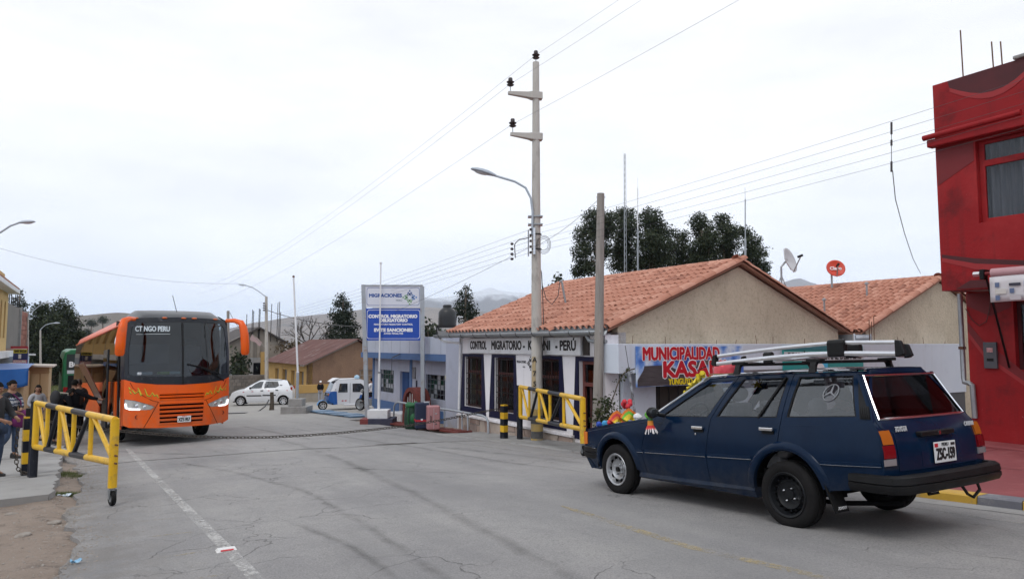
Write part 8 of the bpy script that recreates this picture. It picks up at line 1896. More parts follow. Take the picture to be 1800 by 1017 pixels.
# ------------------------------------------------------------------ overhead wires along the road
def sagline(a,b,sag,n=24): a,b = V(a),V(b); return [a.lerp(b,i/n)-V((0,0,sag*4*(i/n)*(1-i/n))) for i in range(n+1)]
def wire(pts,r,label,name='overhead_wire',grp='overhead wires'):
    mb = MB(); mb.tube(pts,r,4); o_ = mb.ob(name,WIRE,smooth=60); tag(o_,label,'wire',grp); return o_
u3 = V((UX,UY,0))
tops = [pp+L3(942,97),pp+L3(897,148),pp+L3(900,219)]
for k,p in enumerate(tops):
    nm = ['topmost','middle','lowest'][k]
    wire(sagline(p,p+u3*62+V((0,0,-1.6)),.9),.0042,'high wire running away from the %s insulator of the power pole' % nm)
    wire(sagline(p,p-u3*40+V((0,0,2.2)),.5),.0032,'high wire passing overhead from the %s insulator towards the viewer' % nm)
for k,p in enumerate(SP):
    nm = ['first','second','third','fourth','fifth'][k]
    wire(sagline(p,p+u3*62+V((0,0,-1.3)),.5),.0032,'%s low wire from the top leaving the power pole to the left' % nm)
    wire(sagline(p,p-u3*30+V((0,0,1.6)),.35),.0022,'%s low wire from the top crossing before the red building' % nm)
wire(sagline(WTOP,SP[3]+V((.1,0,0)),.1),.005,'service wire from the wooden pole to the concrete power pole'); wire(sagline(SP[3],SP[3]+u3*25+V((-3,6,-2.4)),.6),.005,'drooping service wire left of the power pole')
sb_ = at(470,545,50); wire(sagline(sb_,at(640,574,40),.25),.022,'thick black cable from the street lamp to the sign'); wire(sagline(at(-5,435,40),at(420,498,50),.6),.007,'thin wire crossing the sky at the left')
wire(sagline(at(404,549,54),at(436,588,60),.3),.02,'wire from the wooden pole to the unfinished house')
# line insulators and drop cable before the red building
dL = None
r0 = ray(1567,250); kx = 9.4/(NX*r0.x+NY*r0.y); dL = (r0*kx).y
LI = thing('line_insulator','small black insulators on a short rod hanging on the wires left of the red building','insulator',at(1567,255,dL)); b0 = V(LI.location)
for y0,y1 in ((215,236),(246,256),(284,302)): mb = MB(); mb.tube([at(1567,y0,dL)-b0,at(1567,y1,dL)-b0],.014,6); mb.ob('insulator',M_insul,LI)
mb = MB(); mb.tube([at(1567,215,dL)-b0,at(1567,302,dL)-b0],.005,4); mb.ob('rod',WIRE,LI)
wire([at(1569,300,dL)]+[at(x,y,dL+k) for x,y,k in ((1574,350,.8),(1590,410,2.5),(1605,455,5),(1618,480,8))],.006,'drop cable hanging from the insulators to the tiled roof')
# ------------------------------------------------------------------ trees and shrubs
M_bark = mat('tree_bark',(.12,.09,.07),.95,c2=(.20,.165,.13),scale=3,stretch=(3,3,.5))
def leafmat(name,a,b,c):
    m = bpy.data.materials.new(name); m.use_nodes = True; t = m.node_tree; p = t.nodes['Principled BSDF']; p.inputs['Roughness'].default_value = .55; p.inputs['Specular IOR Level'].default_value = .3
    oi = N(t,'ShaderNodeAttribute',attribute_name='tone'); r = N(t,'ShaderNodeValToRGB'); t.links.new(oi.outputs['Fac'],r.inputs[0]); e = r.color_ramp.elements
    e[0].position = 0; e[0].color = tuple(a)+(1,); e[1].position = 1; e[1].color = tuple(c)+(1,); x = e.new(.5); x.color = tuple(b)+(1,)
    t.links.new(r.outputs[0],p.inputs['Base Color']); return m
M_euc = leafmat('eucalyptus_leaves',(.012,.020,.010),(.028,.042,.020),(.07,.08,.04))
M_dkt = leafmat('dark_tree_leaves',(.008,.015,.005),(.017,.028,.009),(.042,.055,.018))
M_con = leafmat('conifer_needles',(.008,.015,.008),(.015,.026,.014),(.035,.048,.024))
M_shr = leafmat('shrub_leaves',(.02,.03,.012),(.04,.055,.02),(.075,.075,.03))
def leafcloud(name,blobs,m,parent,n_per,lsize,seed,droop=.5,shape=(.35,1.0),clump=7):
    # blobs: (centre, radii); leaves sit in small clumps over the outer volume of each blob
    rd = random.Random(seed); vs = []; fs = []; tone = []
    for c,r in blobs:
        c = V(c); r = V(r) if not isinstance(r,(int,float)) else V((r,r,r)); ar = (r.x*r.z+r.x*r.y)/2
        n = int(17*n_per*ar/(lsize*lsize)/clump)
        for _ in range(n):
            d = V((rd.gauss(0,1),rd.gauss(0,1),rd.gauss(0,1))).normalized(); k = rd.uniform(.12,1.06)**.6
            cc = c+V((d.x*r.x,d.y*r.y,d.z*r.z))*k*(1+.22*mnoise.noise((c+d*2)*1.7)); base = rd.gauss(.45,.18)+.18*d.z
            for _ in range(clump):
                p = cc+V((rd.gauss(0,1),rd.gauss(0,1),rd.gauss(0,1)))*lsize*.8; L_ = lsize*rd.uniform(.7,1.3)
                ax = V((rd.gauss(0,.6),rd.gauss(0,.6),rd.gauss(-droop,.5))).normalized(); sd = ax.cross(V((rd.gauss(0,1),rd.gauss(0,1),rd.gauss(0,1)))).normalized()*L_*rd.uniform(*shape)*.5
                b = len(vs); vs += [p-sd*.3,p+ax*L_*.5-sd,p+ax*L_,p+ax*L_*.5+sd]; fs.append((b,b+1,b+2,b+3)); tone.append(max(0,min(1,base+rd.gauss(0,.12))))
    me = bpy.data.meshes.new(name); me.from_pydata([tuple(v) for v in vs],[],fs); me.materials.append(m)
    at_ = me.attributes.new('tone','FLOAT','FACE'); at_.data.foreach_set('value',tone)
    o_ = bpy.data.objects.new(name,me); COL.objects.link(o_); o_.parent = parent; return o_
EG = 'eucalyptus trees behind the tiled roofs'
def tree(name,label,group,d,bx,blobs,trunk,m,lsize,n_per=2.4,seed=1,droop=.5,shape=(.35,1),r0=.15,limbs=True,sq=.8):
    b = gnd(bx,d); T = thing(name,label,'tree',b,0,group); k = d/F; rd = random.Random(seed); B = []
    for x,y,r in blobs:
        if group == EG: r *= 1.2
        p = at(x,y,d+rd.uniform(-1,1)*r*k*.9)-b; B.append((p,(r*k,r*k*rd.uniform(.8,1.2),r*k*rd.uniform(.75,1.0))))
    P = [V((0,0,-.2))]+[at(x,y,d)-b for x,y in trunk]; tr_ = MB(); n = len(P); tr_.tube(P,[r0*(1-.75*i/(n-1)) for i in range(n)],9)
    if limbs:
        for c,r in B:
            i = max(1,min(n-1,int(rd.uniform(.45,.95)*n))); s_ = P[i-1].lerp(P[i],rd.random()); mid = s_.lerp(V(c),.5)+V((rd.gauss(0,.15),rd.gauss(0,.15),-.1)); tr_.tube([s_,mid,V(c)],[r0*.32,r0*.22,r0*.08],6)
    tr_.ob('trunk',M_bark,T,smooth=50); leafcloud('crown',B,m,T,n_per,lsize,seed,droop,shape); return T
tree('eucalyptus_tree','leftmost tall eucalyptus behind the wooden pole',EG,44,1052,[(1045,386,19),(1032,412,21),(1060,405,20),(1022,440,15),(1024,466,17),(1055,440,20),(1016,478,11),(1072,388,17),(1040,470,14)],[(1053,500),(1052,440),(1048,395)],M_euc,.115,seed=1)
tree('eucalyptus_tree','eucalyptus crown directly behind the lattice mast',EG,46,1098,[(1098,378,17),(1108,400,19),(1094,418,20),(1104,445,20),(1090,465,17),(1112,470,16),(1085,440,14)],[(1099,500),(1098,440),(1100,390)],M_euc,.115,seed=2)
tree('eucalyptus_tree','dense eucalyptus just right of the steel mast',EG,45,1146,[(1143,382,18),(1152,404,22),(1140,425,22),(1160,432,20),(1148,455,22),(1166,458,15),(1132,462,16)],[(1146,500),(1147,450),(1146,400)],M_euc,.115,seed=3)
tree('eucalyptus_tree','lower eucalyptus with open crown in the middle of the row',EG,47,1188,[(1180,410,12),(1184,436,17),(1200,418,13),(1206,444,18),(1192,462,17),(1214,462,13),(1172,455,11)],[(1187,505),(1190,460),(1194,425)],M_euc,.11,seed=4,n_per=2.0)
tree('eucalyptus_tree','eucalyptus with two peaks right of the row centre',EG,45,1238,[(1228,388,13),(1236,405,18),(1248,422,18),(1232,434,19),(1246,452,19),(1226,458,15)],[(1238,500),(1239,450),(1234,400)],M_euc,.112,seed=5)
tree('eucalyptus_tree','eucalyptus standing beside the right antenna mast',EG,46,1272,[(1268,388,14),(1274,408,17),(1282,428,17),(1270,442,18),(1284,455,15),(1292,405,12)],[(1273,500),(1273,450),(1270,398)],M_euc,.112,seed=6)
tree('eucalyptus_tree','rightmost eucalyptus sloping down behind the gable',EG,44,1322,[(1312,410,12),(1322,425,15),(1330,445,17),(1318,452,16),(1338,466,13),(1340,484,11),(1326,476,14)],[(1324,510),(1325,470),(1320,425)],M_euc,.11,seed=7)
tree('small_tree','little tree top peeping over the left end of the tiled roof',None,52,983,[(983,490,7),(980,498,8),(987,500,7)],[(983,530),(983,495)],M_euc,.26,seed=8,r0=.12)
LG = 'large dark trees behind the green coach'
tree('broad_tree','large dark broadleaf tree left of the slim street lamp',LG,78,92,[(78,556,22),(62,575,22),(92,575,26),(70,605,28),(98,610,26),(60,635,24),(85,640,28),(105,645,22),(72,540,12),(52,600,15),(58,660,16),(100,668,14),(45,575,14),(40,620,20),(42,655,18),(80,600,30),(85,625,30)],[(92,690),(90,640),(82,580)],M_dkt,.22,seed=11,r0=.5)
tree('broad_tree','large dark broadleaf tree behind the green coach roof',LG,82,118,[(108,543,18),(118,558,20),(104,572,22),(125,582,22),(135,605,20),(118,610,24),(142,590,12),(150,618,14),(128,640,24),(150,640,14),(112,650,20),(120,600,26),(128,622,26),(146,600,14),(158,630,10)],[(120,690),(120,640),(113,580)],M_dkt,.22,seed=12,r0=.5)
tree('conifer_tree','thin pointed conifer above the brick house',None,72,33,[(36,512,5),(33,525,9),(38,536,10),(26,536,8),(20,526,5),(19,512,4),(45,538,7),(30,548,11)],[(33,600),(35,510)],M_con,.17,seed=13,r0=.2,n_per=1.3,limbs=False)
tree('conifer_tree','dark ragged cypress behind the adobe house',None,60,604,[(600,521,7),(594,532,10),(606,535,12),(612,552,14),(592,552,15),(602,568,20),(618,575,15),(586,576,12),(596,592,20),(618,596,18),(578,592,9),(632,600,12),(606,612,20)],[(604,660),(603,525)],M_con,.17,seed=14,r0=.25,n_per=1.9,limbs=False)
tree('conifer_tree','pointed dark pine behind the water tank',None,52,816,[(819,506,6),(810,516,7),(822,520,9),(814,532,12),(826,538,11),(806,544,10),(818,550,15),(836,547,6),(802,556,9),(830,556,12)],[(817,600),(819,508)],M_con,.15,seed=15,r0=.2,n_per=1.8,limbs=False)
tree('small_tree','rounded green bush rising behind the annex roof',None,40,752,[(752,574,11),(746,582,9),(758,584,9),(768,584,7)],[(752,610),(752,580)],M_dkt,.26,seed=16,r0=.1)
tree('small_tree','green tree half hidden behind the right mirror of the coach',None,60,420,[(418,628,12),(424,642,12),(414,648,12),(420,660,12)],[(420,690),(420,640)],M_dkt,.32,seed=17,r0=.15)
for k,(x,y,lab) in enumerate(((161,565,'small round tree on the dry hill left of its pair'),(181,560,'small round tree on the dry hill above the coach roof'),(152,582,'small tree low on the dry hill beside the dark trees'))):
    d = 300; c = at(x,y,d); c0 = at(x,y+9,d); T = thing('hill_tree',lab,'tree',c0,0,'trees dotted on the dry hill'); mb = MB(); mb.tube([(0,0,-2.5),c-c0],[.3,.15],6); mb.ob('trunk',M_bark,T); leafcloud('crown',[(c-c0,(1.9,1.9,1.5)),(c-c0+V((1.0,0,-.9)),(1.5,1.5,1.0)),(c-c0+V((-.9,0,-1.0)),(1.5,1.5,1.0))],M_dkt,T,1.2,.35,40+k)
# bare tree
def bare(label,px,d,y0,H,seed):
    b = at(px,y0,d); g0 = gnd(px,d); T = thing('bare_tree',label,'tree',g0); rd = random.Random(seed); mb = MB()
    def br(p,dr,L_,r,dep):
        q = p+dr*L_; mid = p.lerp(q,.5)+V((rd.gauss(0,.04),rd.gauss(0,.04),0))*L_; mb.tube([p,mid,q],[r,r*.85,r*.65],5)
        if dep <= 0: return
        for _ in range(rd.choice((2,3,3))):
            nd = (dr+V((rd.gauss(0,.55),rd.gauss(0,.45),rd.gauss(.12,.3)))).normalized(); br(p.lerp(q,rd.uniform(.55,1)),nd,L_*rd.uniform(.55,.8),r*.6,dep-1)
    mb.tube([(0,0,0),b-g0],[.22,.16],8)
    for k in range(5): a = -1.1+.55*k; br(b-g0,V((sin(a),rd.gauss(0,.2),cos(a))).normalized(),H*.45,.06,4)
    mb.ob('branches',mat('bare_bark',(.07,.06,.055),.95),T,smooth=50); return T
bare('leafless tree with spreading branches behind the rusty roof',543,58,606,2.5,3)
o_ = leafcloud('hedge',[(at(x,610+3*(x % 3),62)-V((0,0,0)),(.9,.6,.6)) for x in range(498,530,6)],leafmat('brown_hedge',(.06,.04,.02),(.10,.07,.035),(.15,.10,.05)),None,.5,.2,77); tag(o_,'brownish dry hedge behind the rusty roofed house','hedge',kind='stuff')
# climbing shrub at the control building corner
q = on_t(1070,770,8.95); q.z = G(*st_of(q))+.05; SH = thing('shrub','leafy climbing shrub at the foot of the wooden pole','shrub',q); dS = q.y; kS = dS/F
B = [(at(x,y,dS)-q,(r*kS,r*kS*.8,r*kS)) for x,y,r in ((1062,700,13),(1075,715,14),(1058,725,16),(1078,738,14),(1060,745,16),(1046,735,9),(1072,756,15),(1050,760,14))]
leafcloud('foliage',B,M_shr,SH,.9,.07,21,droop=.1,shape=(.5,1))
st_ = MB()
for a in range(5): st_.tube([(.04*a-.08,0,0),B[a][0]*.5+V((.05,0,0)),B[a][0]],[.02,.014,.006],5)
vp = [at(x,y,dS)-q for x,y in ((1072,712),(1080,692),(1086,674),(1092,662),(1098,655),(1106,650),(1114,648))]; st_.tube(vp,[.012]*7,5); st_.ob('stems',mat('thin_stems',(.08,.06,.04),.9),SH)
leafcloud('trailing_leaves',[(p,(.06,.06,.05)) for i in range(len(vp)-1) for p in (vp[i],vp[i].lerp(vp[i+1],.5))],M_shr,SH,.6,.05,22,droop=.2)
# grass and rocks under the left trees
gl = MB(); rd = random.Random(9)
for _ in range(9000):
    s = rd.uniform(70,100); t = rd.uniform(-6,-.5); z = G(s,t)-.04; h = rd.uniform(.06,.22); a = rd.random()*6.28; w_ = .03
    gl.add([RW(s-sin(a)*w_,t+cos(a)*w_,z),RW(s+sin(a)*w_,t-cos(a)*w_,z),RW(s+rd.gauss(0,.05),t+rd.gauss(0,.05),z+h)],[(0,1,2)])
tag(flat(gl,'grass',mat('verge_grass',(.10,.13,.04),.9,c2=(.16,.17,.06),scale=.6),merge=False),'green grass under the large dark trees','grass',kind='stuff')
# ------------------------------------------------------------------ haze
hz_m = bpy.data.materials.new('haze'); hz_m.use_nodes = True; t = hz_m.node_tree; t.nodes.clear()
pv = N(t,'ShaderNodeVolumePrincipled'); pv.inputs['Color'].default_value = (.66,.80,1,1); pv.inputs['Density'].default_value = 1.1e-4; pv.inputs['Anisotropy'].default_value = 0
ou_ = N(t,'ShaderNodeOutputMaterial'); t.links.new(pv.outputs[0],ou_.inputs['Volume'])
mb = MB(); mb.b2((-9000,-9000,-14),(9000,9500,500)); HZ = mb.ob('haze',hz_m); tag(HZ,'thin pale haze over the whole valley','haze',kind='stuff')
# ------------------------------------------------------------------ people
M_skin = mat('skin',(.30,.155,.095),.55,c2=(.26,.13,.08),scale=9)
def skin_mesh(name,vs,es,root=0,levels=2):
    me = bpy.data.meshes.new(name); me.from_pydata([v[0] for v in vs],es,[]); o_ = bpy.data.objects.new(name,me); COL.objects.link(o_)
    sk_ = o_.modifiers.new('skin','SKIN'); sk_.use_smooth_shade = True
    o_.modifiers.new('sub','SUBSURF').levels = levels; o_.modifiers['sub'].render_levels = levels
    for i,v in enumerate(vs):
        s_ = me.skin_vertices[0].data[i]; s_.radius = (v[1],v[2] if len(v) > 2 else v[1]); s_.use_root = (i == root)
    dg = bpy.context.evaluated_depsgraph_get(); m2 = bpy.data.meshes.new_from_object(o_.evaluated_get(dg)); m2.name = name
    bpy.data.objects.remove(o_); m2.shade_smooth(); return m2
def put(name,me,m,parent): me.materials.clear(); me.materials.append(m); o_ = bpy.data.objects.new(name,me); COL.objects.link(o_); o_.parent = parent; return o_
STAND = dict(pel=(0,0,.92),wai=(0,0,1.08),che=(0,0,1.29),nb=(0,-.01,1.43),nk=(0,.0,1.50),hd=(0,.02,1.59),ht=(0,.02,1.66),
    sl=(-.175,0,1.39),el=(-.23,-.03,1.13),wl=(-.22,.08,.90),sr=(.175,0,1.39),er=(.23,-.03,1.13),wr=(.22,.08,.90),
    hl=(-.09,0,.90),kl=(-.10,.02,.50),al=(-.10,-.02,.09),hr=(.09,0,.90),kr=(.10,.02,.50),ar=(.10,-.02,.09))
def person(label,loc,face,h,pose,top,bottom,shoe,hair,hair_style='short',build=1.0,cap=None):
    """face: direction of +Y (radians about z); l is the person's left side mirrored to -x"""
    P = {k: V(v) for k,v in STAND.items()}
    for k,v in pose.items(): P[k] = V(v)
    root = thing('person',label,'person',loc,face); root.scale = (h/1.70,)*3; b = build
    vs,es,ix = [],[],{}
    def add(k,r,r2=None,par=None):
        ix[k] = len(vs); vs.append((tuple(P[k]),r*1.0,(r2 or r)*1.0))
        if par: es.append((ix[par],ix[k]))
    add('pel',.135*b,.10*b); add('wai',.12*b,.085*b,'pel'); add('che',.145*b,.095*b,'wai'); add('nb',.075,.065,'che'); add('nk',.048,.05,'nb'); add('hd',.075,.095,'nk'); add('ht',.055,.075,'hd')
    for s in 'lr':
        add('s'+s,.062*b,.062*b,'nb'); add('e'+s,.043*b,.043*b,'s'+s); add('w'+s,.027,.031,'e'+s)
        d = (P['w'+s]-P['e'+s]).normalized(); P['p'+s] = P['w'+s]+d*.07; add('p'+s,.02,.036,'w'+s)
        sd = d.cross(V((0,1,0))); sd = sd.normalized() if sd.length > .1 else V((1,0,0)); fw = V((0,1,0)) if abs(d.y) < .8 else V((0,0,-1)); fw = (fw-d*fw.dot(d)).normalized()
        for q,(off,L_) in enumerate(((-.027,.055),(-.009,.068),(.009,.064),(.026,.05))):
            k1 = 'f%s%d' % (s,q); P[k1] = P['p'+s]+d*(.03+L_*.5)+fw*off; P[k1+'t'] = P['p'+s]+d*(.03+L_)+fw*off*.9+sd*.02; add(k1,.0095,.0095,'p'+s); add(k1+'t',.008,.008,k1)
        k1 = 't'+s+'0'; P[k1] = P['w'+s]+d*.045+fw*.035; P[k1+'t'] = P['w'+s]+d*.08+fw*.052; add(k1,.011,.011,'w'+s); add(k1+'t',.009,.009,k1)
        add('h'+s,.085*b,.085*b,'pel'); add('k'+s,.055*b,.055*b,'h'+s); add('a'+s,.036,.036,'k'+s)
        P['o'+s] = P['a'+s]+V((0,.14,-.05)); add('o'+s,.03,.025,'a'+s)
    body = put('body',skin_mesh('body',vs,es,0,1),M_skin,root)
    # clothes
    def garment(name,keys,m,grow):
        gv,ge,gi = [],[],{}
        for k,par,r,r2 in keys: gi[k] = len(gv); gv.append((tuple(P[k]) if isinstance(k,str) and k in P else k,r*grow,r2*grow)); (ge.append((gi[par],gi[k])) if par else None)
        return put(name,skin_mesh(name,gv,ge,0,1),m,root)
    for s in 'lr': P['c'+s] = P['e'+s].lerp(P['w'+s],.88); P['q'+s] = P['k'+s].lerp(P['a'+s],.92)
    P['hem'] = P['pel']+V((0,0,-.04)); P['col'] = P['nb'].lerp(P['nk'],.55)
    jk = [('hem',None,.165*b,.125*b),('wai','hem',.15*b,.11*b),('che','wai',.17*b,.118*b),('nb','che',.09,.08),('col','nb',.06,.062)]
    for s in 'lr': jk += [('s'+s,'nb',.08*b,.08*b),('e'+s,'s'+s,.058*b,.058*b),('c'+s,'e'+s,.044,.044)]
    jkt = garment('jacket',jk,top,1.0)
    tr_ = [('pel',None,.145*b,.115*b)]
    for s in 'lr': tr_ += [('h'+s,'pel',.098*b,.098*b),('k'+s,'h'+s,.07*b,.07*b),('q'+s,'k'+s,.055,.055)]
    garment('trousers',tr_,bottom,1.0)
    for s in 'lr':
        a = P['a'+s]; d = (P['a'+s]-P['k'+s]).normalized(); f_ = V((0,1,0))-d*d.y; f_.normalize(); up = -d; sd = up.cross(f_); mb = MB()
        mb.loft([[a+f_*y+sd*w*x+up*z for x,z in ((-1,-.085),(1,-.085),(1,-.03),(.6,t_),(-.6,t_),(-1,-.03))] for y,w,t_ in ((-.075,.032,.02),(-.02,.042,.035),(.07,.044,.0),(.15,.042,-.03),(.185,.024,-.05))]); mb.ob('shoe',shoe,root,smooth=50,bevel=.006)
    # head details
    hc = P['hd']; ax = (P['ht']-P['nk']).normalized(); fwd = V((0,1,0)); fwd = (P.get('look',fwd)); fwd = (V(fwd)-ax*V(fwd).dot(ax)).normalized(); rt = fwd.cross(ax)
    R3 = Matrix((rt,fwd,ax)).transposed()
    mb = MB(); mb.ball(hc+ax*.005,(.075,.092,.112),16,12,rot=R3); mb.ball(hc+fwd*.095-ax*.012,(.013,.018,.022),8,6,rot=R3); hd_ = mb.ob('head',M_skin,root,smooth=60)
    for sg in (-1,1):
        mb = MB(); mb.ball(hc+fwd*.082+rt*sg*.03+ax*.012,(.013,.008,.008),8,6,rot=R3); mb.ob('eye',M_dark,hd_); mb = MB(); mb.ball(hc+rt*sg*.076-ax*.005,(.012,.02,.03),8,6,rot=R3); mb.ob('ear',M_skin,hd_,smooth=60)
    mb = MB(); mb.ball(hc+fwd*.083-ax*.048,(.022,.008,.006),8,5,rot=R3); mb.ob('mouth',mat('lips',(.22,.07,.06),.5),hd_)
    mb = MB(); n,m_ = 18,10; L_ = []
    lim = {'short': .55,'long': .50,'tied': .52}[hair_style]
    for i in range(m_+1):
        th = i/m_
        L_.append([hc+ax*.012+(rt*(sin(th*pi*(.62 if cos(a) < .35 else lim*.72))*sin(a)*.086)+fwd*(sin(th*pi*(.62 if cos(a) < .35 else lim*.72))*cos(a)*.104-.008)+ax*(cos(th*pi*(.62 if cos(a) < .35 else lim*.72))*.126)) for a in [2*pi*k/n for k in range(n)]])
    mb.loft(L_,cap=False); hr_ = mb.ob('hair',hair,root,smooth=60); hr_.modifiers.new('thick','SOLIDIFY').thickness = .012
    if hair_style == 'long':
        mb = MB(); mb.loft([[hc+rt*sin(a)*w+fwd*(-.03-cos(a)*dd)+ax*z for a in [-1.7+3.4*k/10 for k in range(11)]]+[hc+rt*sin(a)*w*.7+fwd*(-.02-cos(a)*dd*.5)+ax*z for a in [1.7-3.4*k/10 for k in range(11)]] for z,w,dd in ((.05,.088,.06),(-.05,.098,.07),(-.14,.10,.075),(-.24,.095,.08),(-.33,.07,.06))]); mb.ob('hair_length',hair,hr_,smooth=60)
    if hair_style == 'tied': mb = MB(); mb.ball(hc-fwd*.12+ax*.03,(.04,.05,.045),10,8); mb.ob('hair_knot',hair,hr_,smooth=60)
    if cap: mb = MB(); mb.ball(hc+ax*.05,(.088,.105,.085),14,8,rot=R3); mb.loft([[hc+fwd*(.08+.10*cos(a)*0)+rt*x*.07+ax*.055,hc+fwd*.19+rt*x*.05+ax*.04] for x,a in ((-1,0),(0,0),(1,0))],closed=False); mb.ob('cap',cap,root,smooth=50)
    return root,P,R3
HB_ = mat('black_hair',(.006,.005,.0045),.7,spec=.12); JN = mat('blue_jeans',(.03,.05,.10),.9,c2=(.05,.08,.14),scale=6); BLK = mat('black_cloth',(.006,.006,.008),.9,c2=(.012,.012,.014),scale=8,spec=.1); SHB = mat('dark_shoe',(.015,.014,.014),.6); DKG = mat('dark_grey_cloth',(.025,.025,.028),.9)
GRY = mat('light_grey_cloth',(.36,.36,.38),.9,c2=(.30,.30,.32),scale=7); BRN = mat('dark_brown_cloth',(.035,.022,.018),.9); LTR = mat('pale_trousers',(.35,.36,.40),.9)
def sweater():
    m = bpy.data.materials.new('patterned_knit'); m.use_nodes = True; t = m.node_tree; b = t.nodes['Principled BSDF']; b.inputs['Roughness'].default_value = .95
    tc = N(t,'ShaderNodeTexCoord'); sp = N(t,'ShaderNodeSeparateXYZ'); t.links.new(tc.outputs['Object'],sp.inputs[0])
    wv = N(t,'ShaderNodeTexVoronoi'); wv.inputs['Scale'].default_value = 34; t.links.new(tc.outputs['Object'],wv.inputs['Vector'])
    r = N(t,'ShaderNodeValToRGB'); r.color_ramp.interpolation = 'CONSTANT'; e = r.color_ramp.elements
    cols = [(0,(.012,.014,.022)),(.42,(.012,.014,.022)),(.47,(.30,.32,.36)),(.50,(.05,.07,.12)),(.54,(.45,.46,.48)),(.60,(.06,.08,.13)),(.64,(.40,.42,.46)),(.67,(.012,.014,.022))]
    e[0].position = 0; e[0].color = cols[0][1]+(1,); e[1].position = cols[1][0]; e[1].color = cols[1][1]+(1,)
    for p,c in cols[2:]: q = e.new(p); q.color = c+(1,)
    ma = N(t,'ShaderNodeMapRange'); ma.inputs[1].default_value = .75; ma.inputs[2].default_value = 1.65; t.links.new(sp.outputs['Z'],ma.inputs[0])
    ad_ = N(t,'ShaderNodeMath',operation='MULTIPLY_ADD'); ad_.inputs[1].default_value = .05; t.links.new(wv.outputs['Distance'],ad_.inputs[0]); t.links.new(ma.outputs[0],ad_.inputs[2]); t.links.new(ad_.outputs[0],r.inputs[0])
    t.links.new(r.outputs[0],b.inputs['Base Color']); return m
def foot(px,py,dz=.1): return on_ground(px,py,dz)
# woman in patterned jumper, walking, looking to the right
w1 = foot(14,806); hW = 134*w1.y/F
R1_,P1_,_ = person('woman in blue white patterned jumper with purple bag walking on the footpath',w1,RAD(-100),hW,dict(hl=(-.09,0,.90),kl=(-.10,.06,.50),al=(-.11,.04,.09),kr=(.10,.06,.49),ar=(.10,-.20,.20),el=(-.25,.03,1.13),wl=(-.06,.20,1.08),er=(.25,.03,1.13),wr=(.06,.22,1.02),look=(.1,1,0)),sweater(),JN,SHB,HB_,'tied',1.0)
mb = MB(); mb.ball((-.15,.14,.86),(.25,.16,.20),14,10); mb.v = [tuple(V(v)+V((0,0,.02*mnoise.noise(V(v)*9)))) for v in mb.v]; mb.ob('shoulder_bag',mat('purple_cloth',(.16,.012,.11),.8,c2=(.12,.01,.09),scale=6),R1_,smooth=60)
mb = MB(); mb.tube([(-.2,.1,.95),(-.12,.13,1.25),(.05,.09,1.42)],.015,5); mb.ob('bag_strap',mat('purple_strap',(.14,.02,.10),.8),R1_)
mb = MB(); hc = P1_['hd']
for sg in (-1,1): mb.tube([hc+V((sg*.032+.022*cos(a),.098,.012+.017*sin(a))) for a in [2*pi*i/12 for i in range(12)]],.003,4,closed=True)
mb.ob('spectacles',M_bplast,R1_)
# cropped person at the left border
w0 = foot(-14,838); person('person in dark jacket cut off by the left border',w0,RAD(-95),1.62*1.0,dict(er=(.26,.1,1.12),wr=(.18,.30,1.04),el=(-.26,.1,1.12),wl=(-.15,.3,1.05)),DKG,JN,SHB,HB_,'short',1.1)
# woman in grey jacket
w2 = foot(62,774); person('long haired woman in light grey jacket looking towards the viewer',w2,RAD(-120),95*w2.y/F,dict(er=(.25,0,1.13),wr=(.12,.22,1.02),el=(-.25,0,1.13),wl=(-.1,.22,1.0),look=(.55,1,0)),GRY,JN,SHB,HB_,'long',1.02)
# stooping person with black pack
w3 = foot(92,780); R_3,P_3,_ = person('person stooping in black beside the coach with a dark rucksack',w3,RAD(-40),1.62,dict(wai=(0,.07,1.06),che=(0,.20,1.22),nb=(0,.30,1.32),nk=(0,.35,1.36),hd=(0,.42,1.41),ht=(0,.46,1.47),sl=(-.17,.27,1.27),sr=(.17,.27,1.27),el=(-.22,.36,1.02),er=(.22,.36,1.02),wl=(-.15,.52,.86),wr=(.15,.52,.86),look=(0,1,-.4)),BLK,BLK,SHB,HB_,'long',1.1)
mb = MB(); mb.ball((0,.02,1.28),(.17,.13,.22),12,9); mb.ob('rucksack',DKG,R_3,smooth=60)
for sg in (-1,1): mb = MB(); mb.tube([(sg*.12,.1,1.42),(sg*.15,.28,1.40),(sg*.14,.3,1.22)],.02,5); mb.ob('rucksack_strap',mat('pale_strap',(.4,.36,.3),.8),R_3)
w4 = foot(104,776); person('person in brown jacket standing behind the stooping person',w4+V((.0,.8,0)),RAD(60),1.66,dict(look=(.6,.8,0)),BRN,BLK,SHB,mat('brown_hair',(.03,.015,.01),.5),'short',1.05)
w5 = foot(126,777); person('man in black jacket seen from behind reaching into the coach',w5,RAD(-12),107*w5.y/F,dict(er=(.36,.16,1.22),wr=(.58,.30,1.16),el=(-.24,.05,1.12),wl=(-.2,.2,.95)),BLK,BLK,SHB,HB_,'short',1.15)
p6 = gnd(563,43.5); person('person in white cap and dark jacket waiting beside the mototaxi',p6,RAD(190),1.35,dict(el=(-.2,.1,1.12),wl=(-.05,.22,1.02),er=(.2,.1,1.12),wr=(.05,.24,1.0)),BLK,LTR,SHB,HB_,'short',1.15,cap=M_whl)
SIT = dict(pel=(0,0,.50),wai=(0,-.03,.66),che=(0,-.04,.86),nb=(0,-.03,1.0),nk=(0,-.02,1.07),hd=(0,0,1.16),ht=(0,0,1.23),sl=(-.175,-.03,.96),el=(-.22,.06,.72),wl=(-.12,.26,.66),sr=(.175,-.03,.96),er=(.22,.06,.72),wr=(.12,.26,.66),hl=(-.09,0,.48),kl=(-.11,.42,.50),al=(-.11,.46,.10),hr=(.09,0,.48),kr=(.11,.42,.50),ar=(.11,.46,.10))
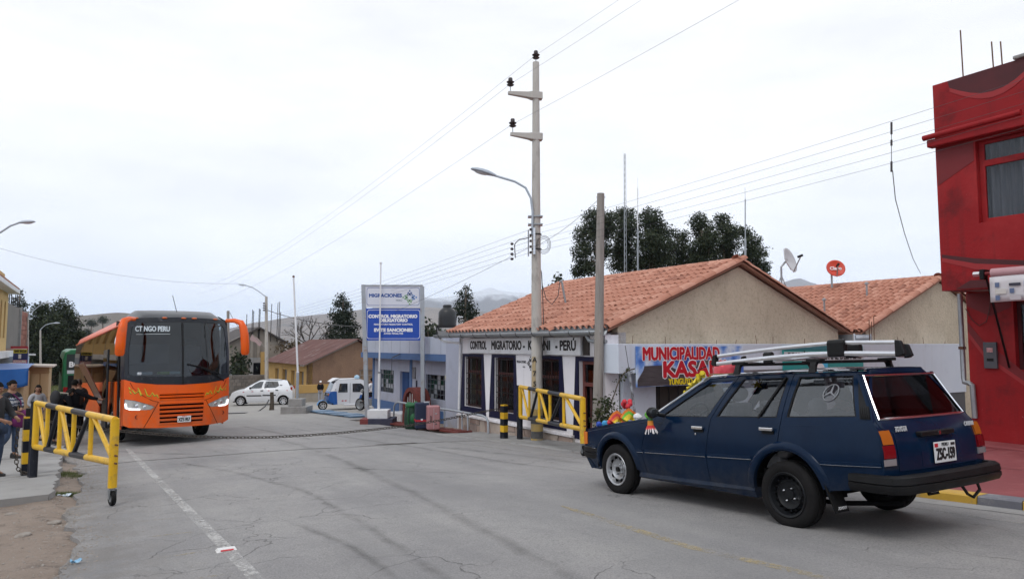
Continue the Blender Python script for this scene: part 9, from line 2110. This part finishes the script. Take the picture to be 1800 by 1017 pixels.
mpos = MC.location+V((.05,0,.34)); person('rider in white shirt sitting on the motorcycle by the sign post',mpos,MC.rotation_euler.z-pi/2,1.6,SIT,M_whl,BLK,SHB,HB_,'short')
Mx = CAR.matrix_basis
bpy.context.view_layer.update(); Mx = CAR.matrix_world
for lab,c,top,fz,hs_ in (('passenger in white jacket resting on the rear seat of the blue car',V((-.98,.34,.16)),GRY,pi/2,'long'),('passenger in dark clothes on the far rear seat of the blue car',V((-.96,-.36,.16)),DKG,-pi/2,'short')):
    R_,_,_ = person(lab,(0,0,0),0,1.48,{**SIT,'hd': (.04,-.02,1.13),'ht': (.06,-.03,1.20),'kl': (-.11,.34,.52),'kr': (.11,.34,.52),'al': (-.11,.36,.16),'ar': (.11,.36,.16)},top,BLK,SHB,HB_,hs_)
    w = Mx @ c; R_.location = w; R_.rotation_euler = (0,0,CAR.rotation_euler.z-pi/2)
# ------------------------------------------------------------------ wear: streaks, fading, splashes, chips
def add_layer(m,col,stretch,scale,lo,hi,amt,zr=None,rough=None,detail=8):
    t = m.node_tree; b = t.nodes['Principled BSDF']; inp = b.inputs['Base Color']
    tc = N(t,'ShaderNodeTexCoord'); mp_ = N(t,'ShaderNodeMapping'); mp_.inputs['Scale'].default_value = stretch; mp_.inputs['Location'].default_value = (scale*3.1,scale*1.7,2.3); t.links.new(tc.outputs['Object'],mp_.inputs[0])
    n = N(t,'ShaderNodeTexNoise'); n.inputs['Scale'].default_value = scale; n.inputs['Detail'].default_value = detail; n.inputs['Roughness'].default_value = .68; t.links.new(mp_.outputs[0],n.inputs['Vector'])
    r = N(t,'ShaderNodeMapRange'); r.inputs[1].default_value = lo; r.inputs[2].default_value = hi; r.inputs[4].default_value = amt; t.links.new(n.outputs['Fac'],r.inputs[0]); f = r.outputs[0]
    if zr:
        sp = N(t,'ShaderNodeSeparateXYZ'); t.links.new(tc.outputs['Object'],sp.inputs[0]); z = N(t,'ShaderNodeMapRange'); z.inputs[1].default_value = zr[0]; z.inputs[2].default_value = zr[1]; z.inputs[3].default_value = 1; z.inputs[4].default_value = 0; t.links.new(sp.outputs['Z'],z.inputs[0])
        x = N(t,'ShaderNodeMath',operation='MULTIPLY'); t.links.new(f,x.inputs[0]); t.links.new(z.outputs[0],x.inputs[1]); f = x.outputs[0]
    mx_ = N(t,'ShaderNodeMix',data_type='RGBA'); t.links.new(f,mx_.inputs[0]); mx_.inputs[7].default_value = tuple(col)+(1,)
    if inp.links: t.links.new(inp.links[0].from_socket,mx_.inputs[6])
    else: mx_.inputs[6].default_value = inp.default_value
    t.links.new(mx_.outputs[2],inp)
add_layer(M_stucco,(.27,.215,.15),(1.2,1.2,.6),1.8,.50,.72,.4)
add_layer(M_stucco,(.62,.54,.42),(1,1,.8),.55,.50,.66,.55)
add_layer(M_stucco,(.12,.10,.075),(3,3,2),9,.62,.68,.6)
add_layer(M_wallw,(.45,.43,.42),(2.4,2.4,.16),1.6,.55,.74,.45)
add_layer(M_wallw,(.33,.28,.23),(1,1,1),3.2,.38,.6,.6,zr=(.4,1.1))
add_layer(M_wallb,(.42,.44,.47),(2.2,2.2,.16),1.4,.52,.74,.45)
add_layer(M_annex,(.24,.25,.28),(2.2,2.2,.2),1.3,.52,.74,.4)
add_layer(M_annex,(.30,.26,.22),(1,1,1),3,.4,.6,.5,zr=(.5,1.2))
add_layer(M_red,(.42,.035,.035),(1,1,.7),.9,.48,.70,.55)
add_layer(M_red,(.10,.012,.014),(2.6,2.6,.14),1.3,.54,.74,.5)
add_layer(M_red,(.55,.42,.40),(1,1,1),11,.70,.73,.7)
add_layer(M_org,(.34,.20,.12),(1,1,1),3.5,.36,.62,.45,zr=(.45,1.15))
add_layer(M_car,(.10,.095,.09),(1,1,1),5,.35,.65,.28,zr=(.28,.62))
add_layer(M_car,(.010,.026,.062),(1,1,.6),1.3,.45,.7,.5)
add_layer(M_yellow,(.10,.055,.03),(1,1,1),26,.655,.68,.85)
add_layer(M_yellow,(.55,.36,.10),(1,1,1),7,.5,.7,.5)
add_layer(M_tile,(.24,.15,.115),(1,1,1),9,.60,.70,.35)
add_layer(M_conc,(.18,.17,.16),(1.5,1.5,.3),2,.5,.7,.4)
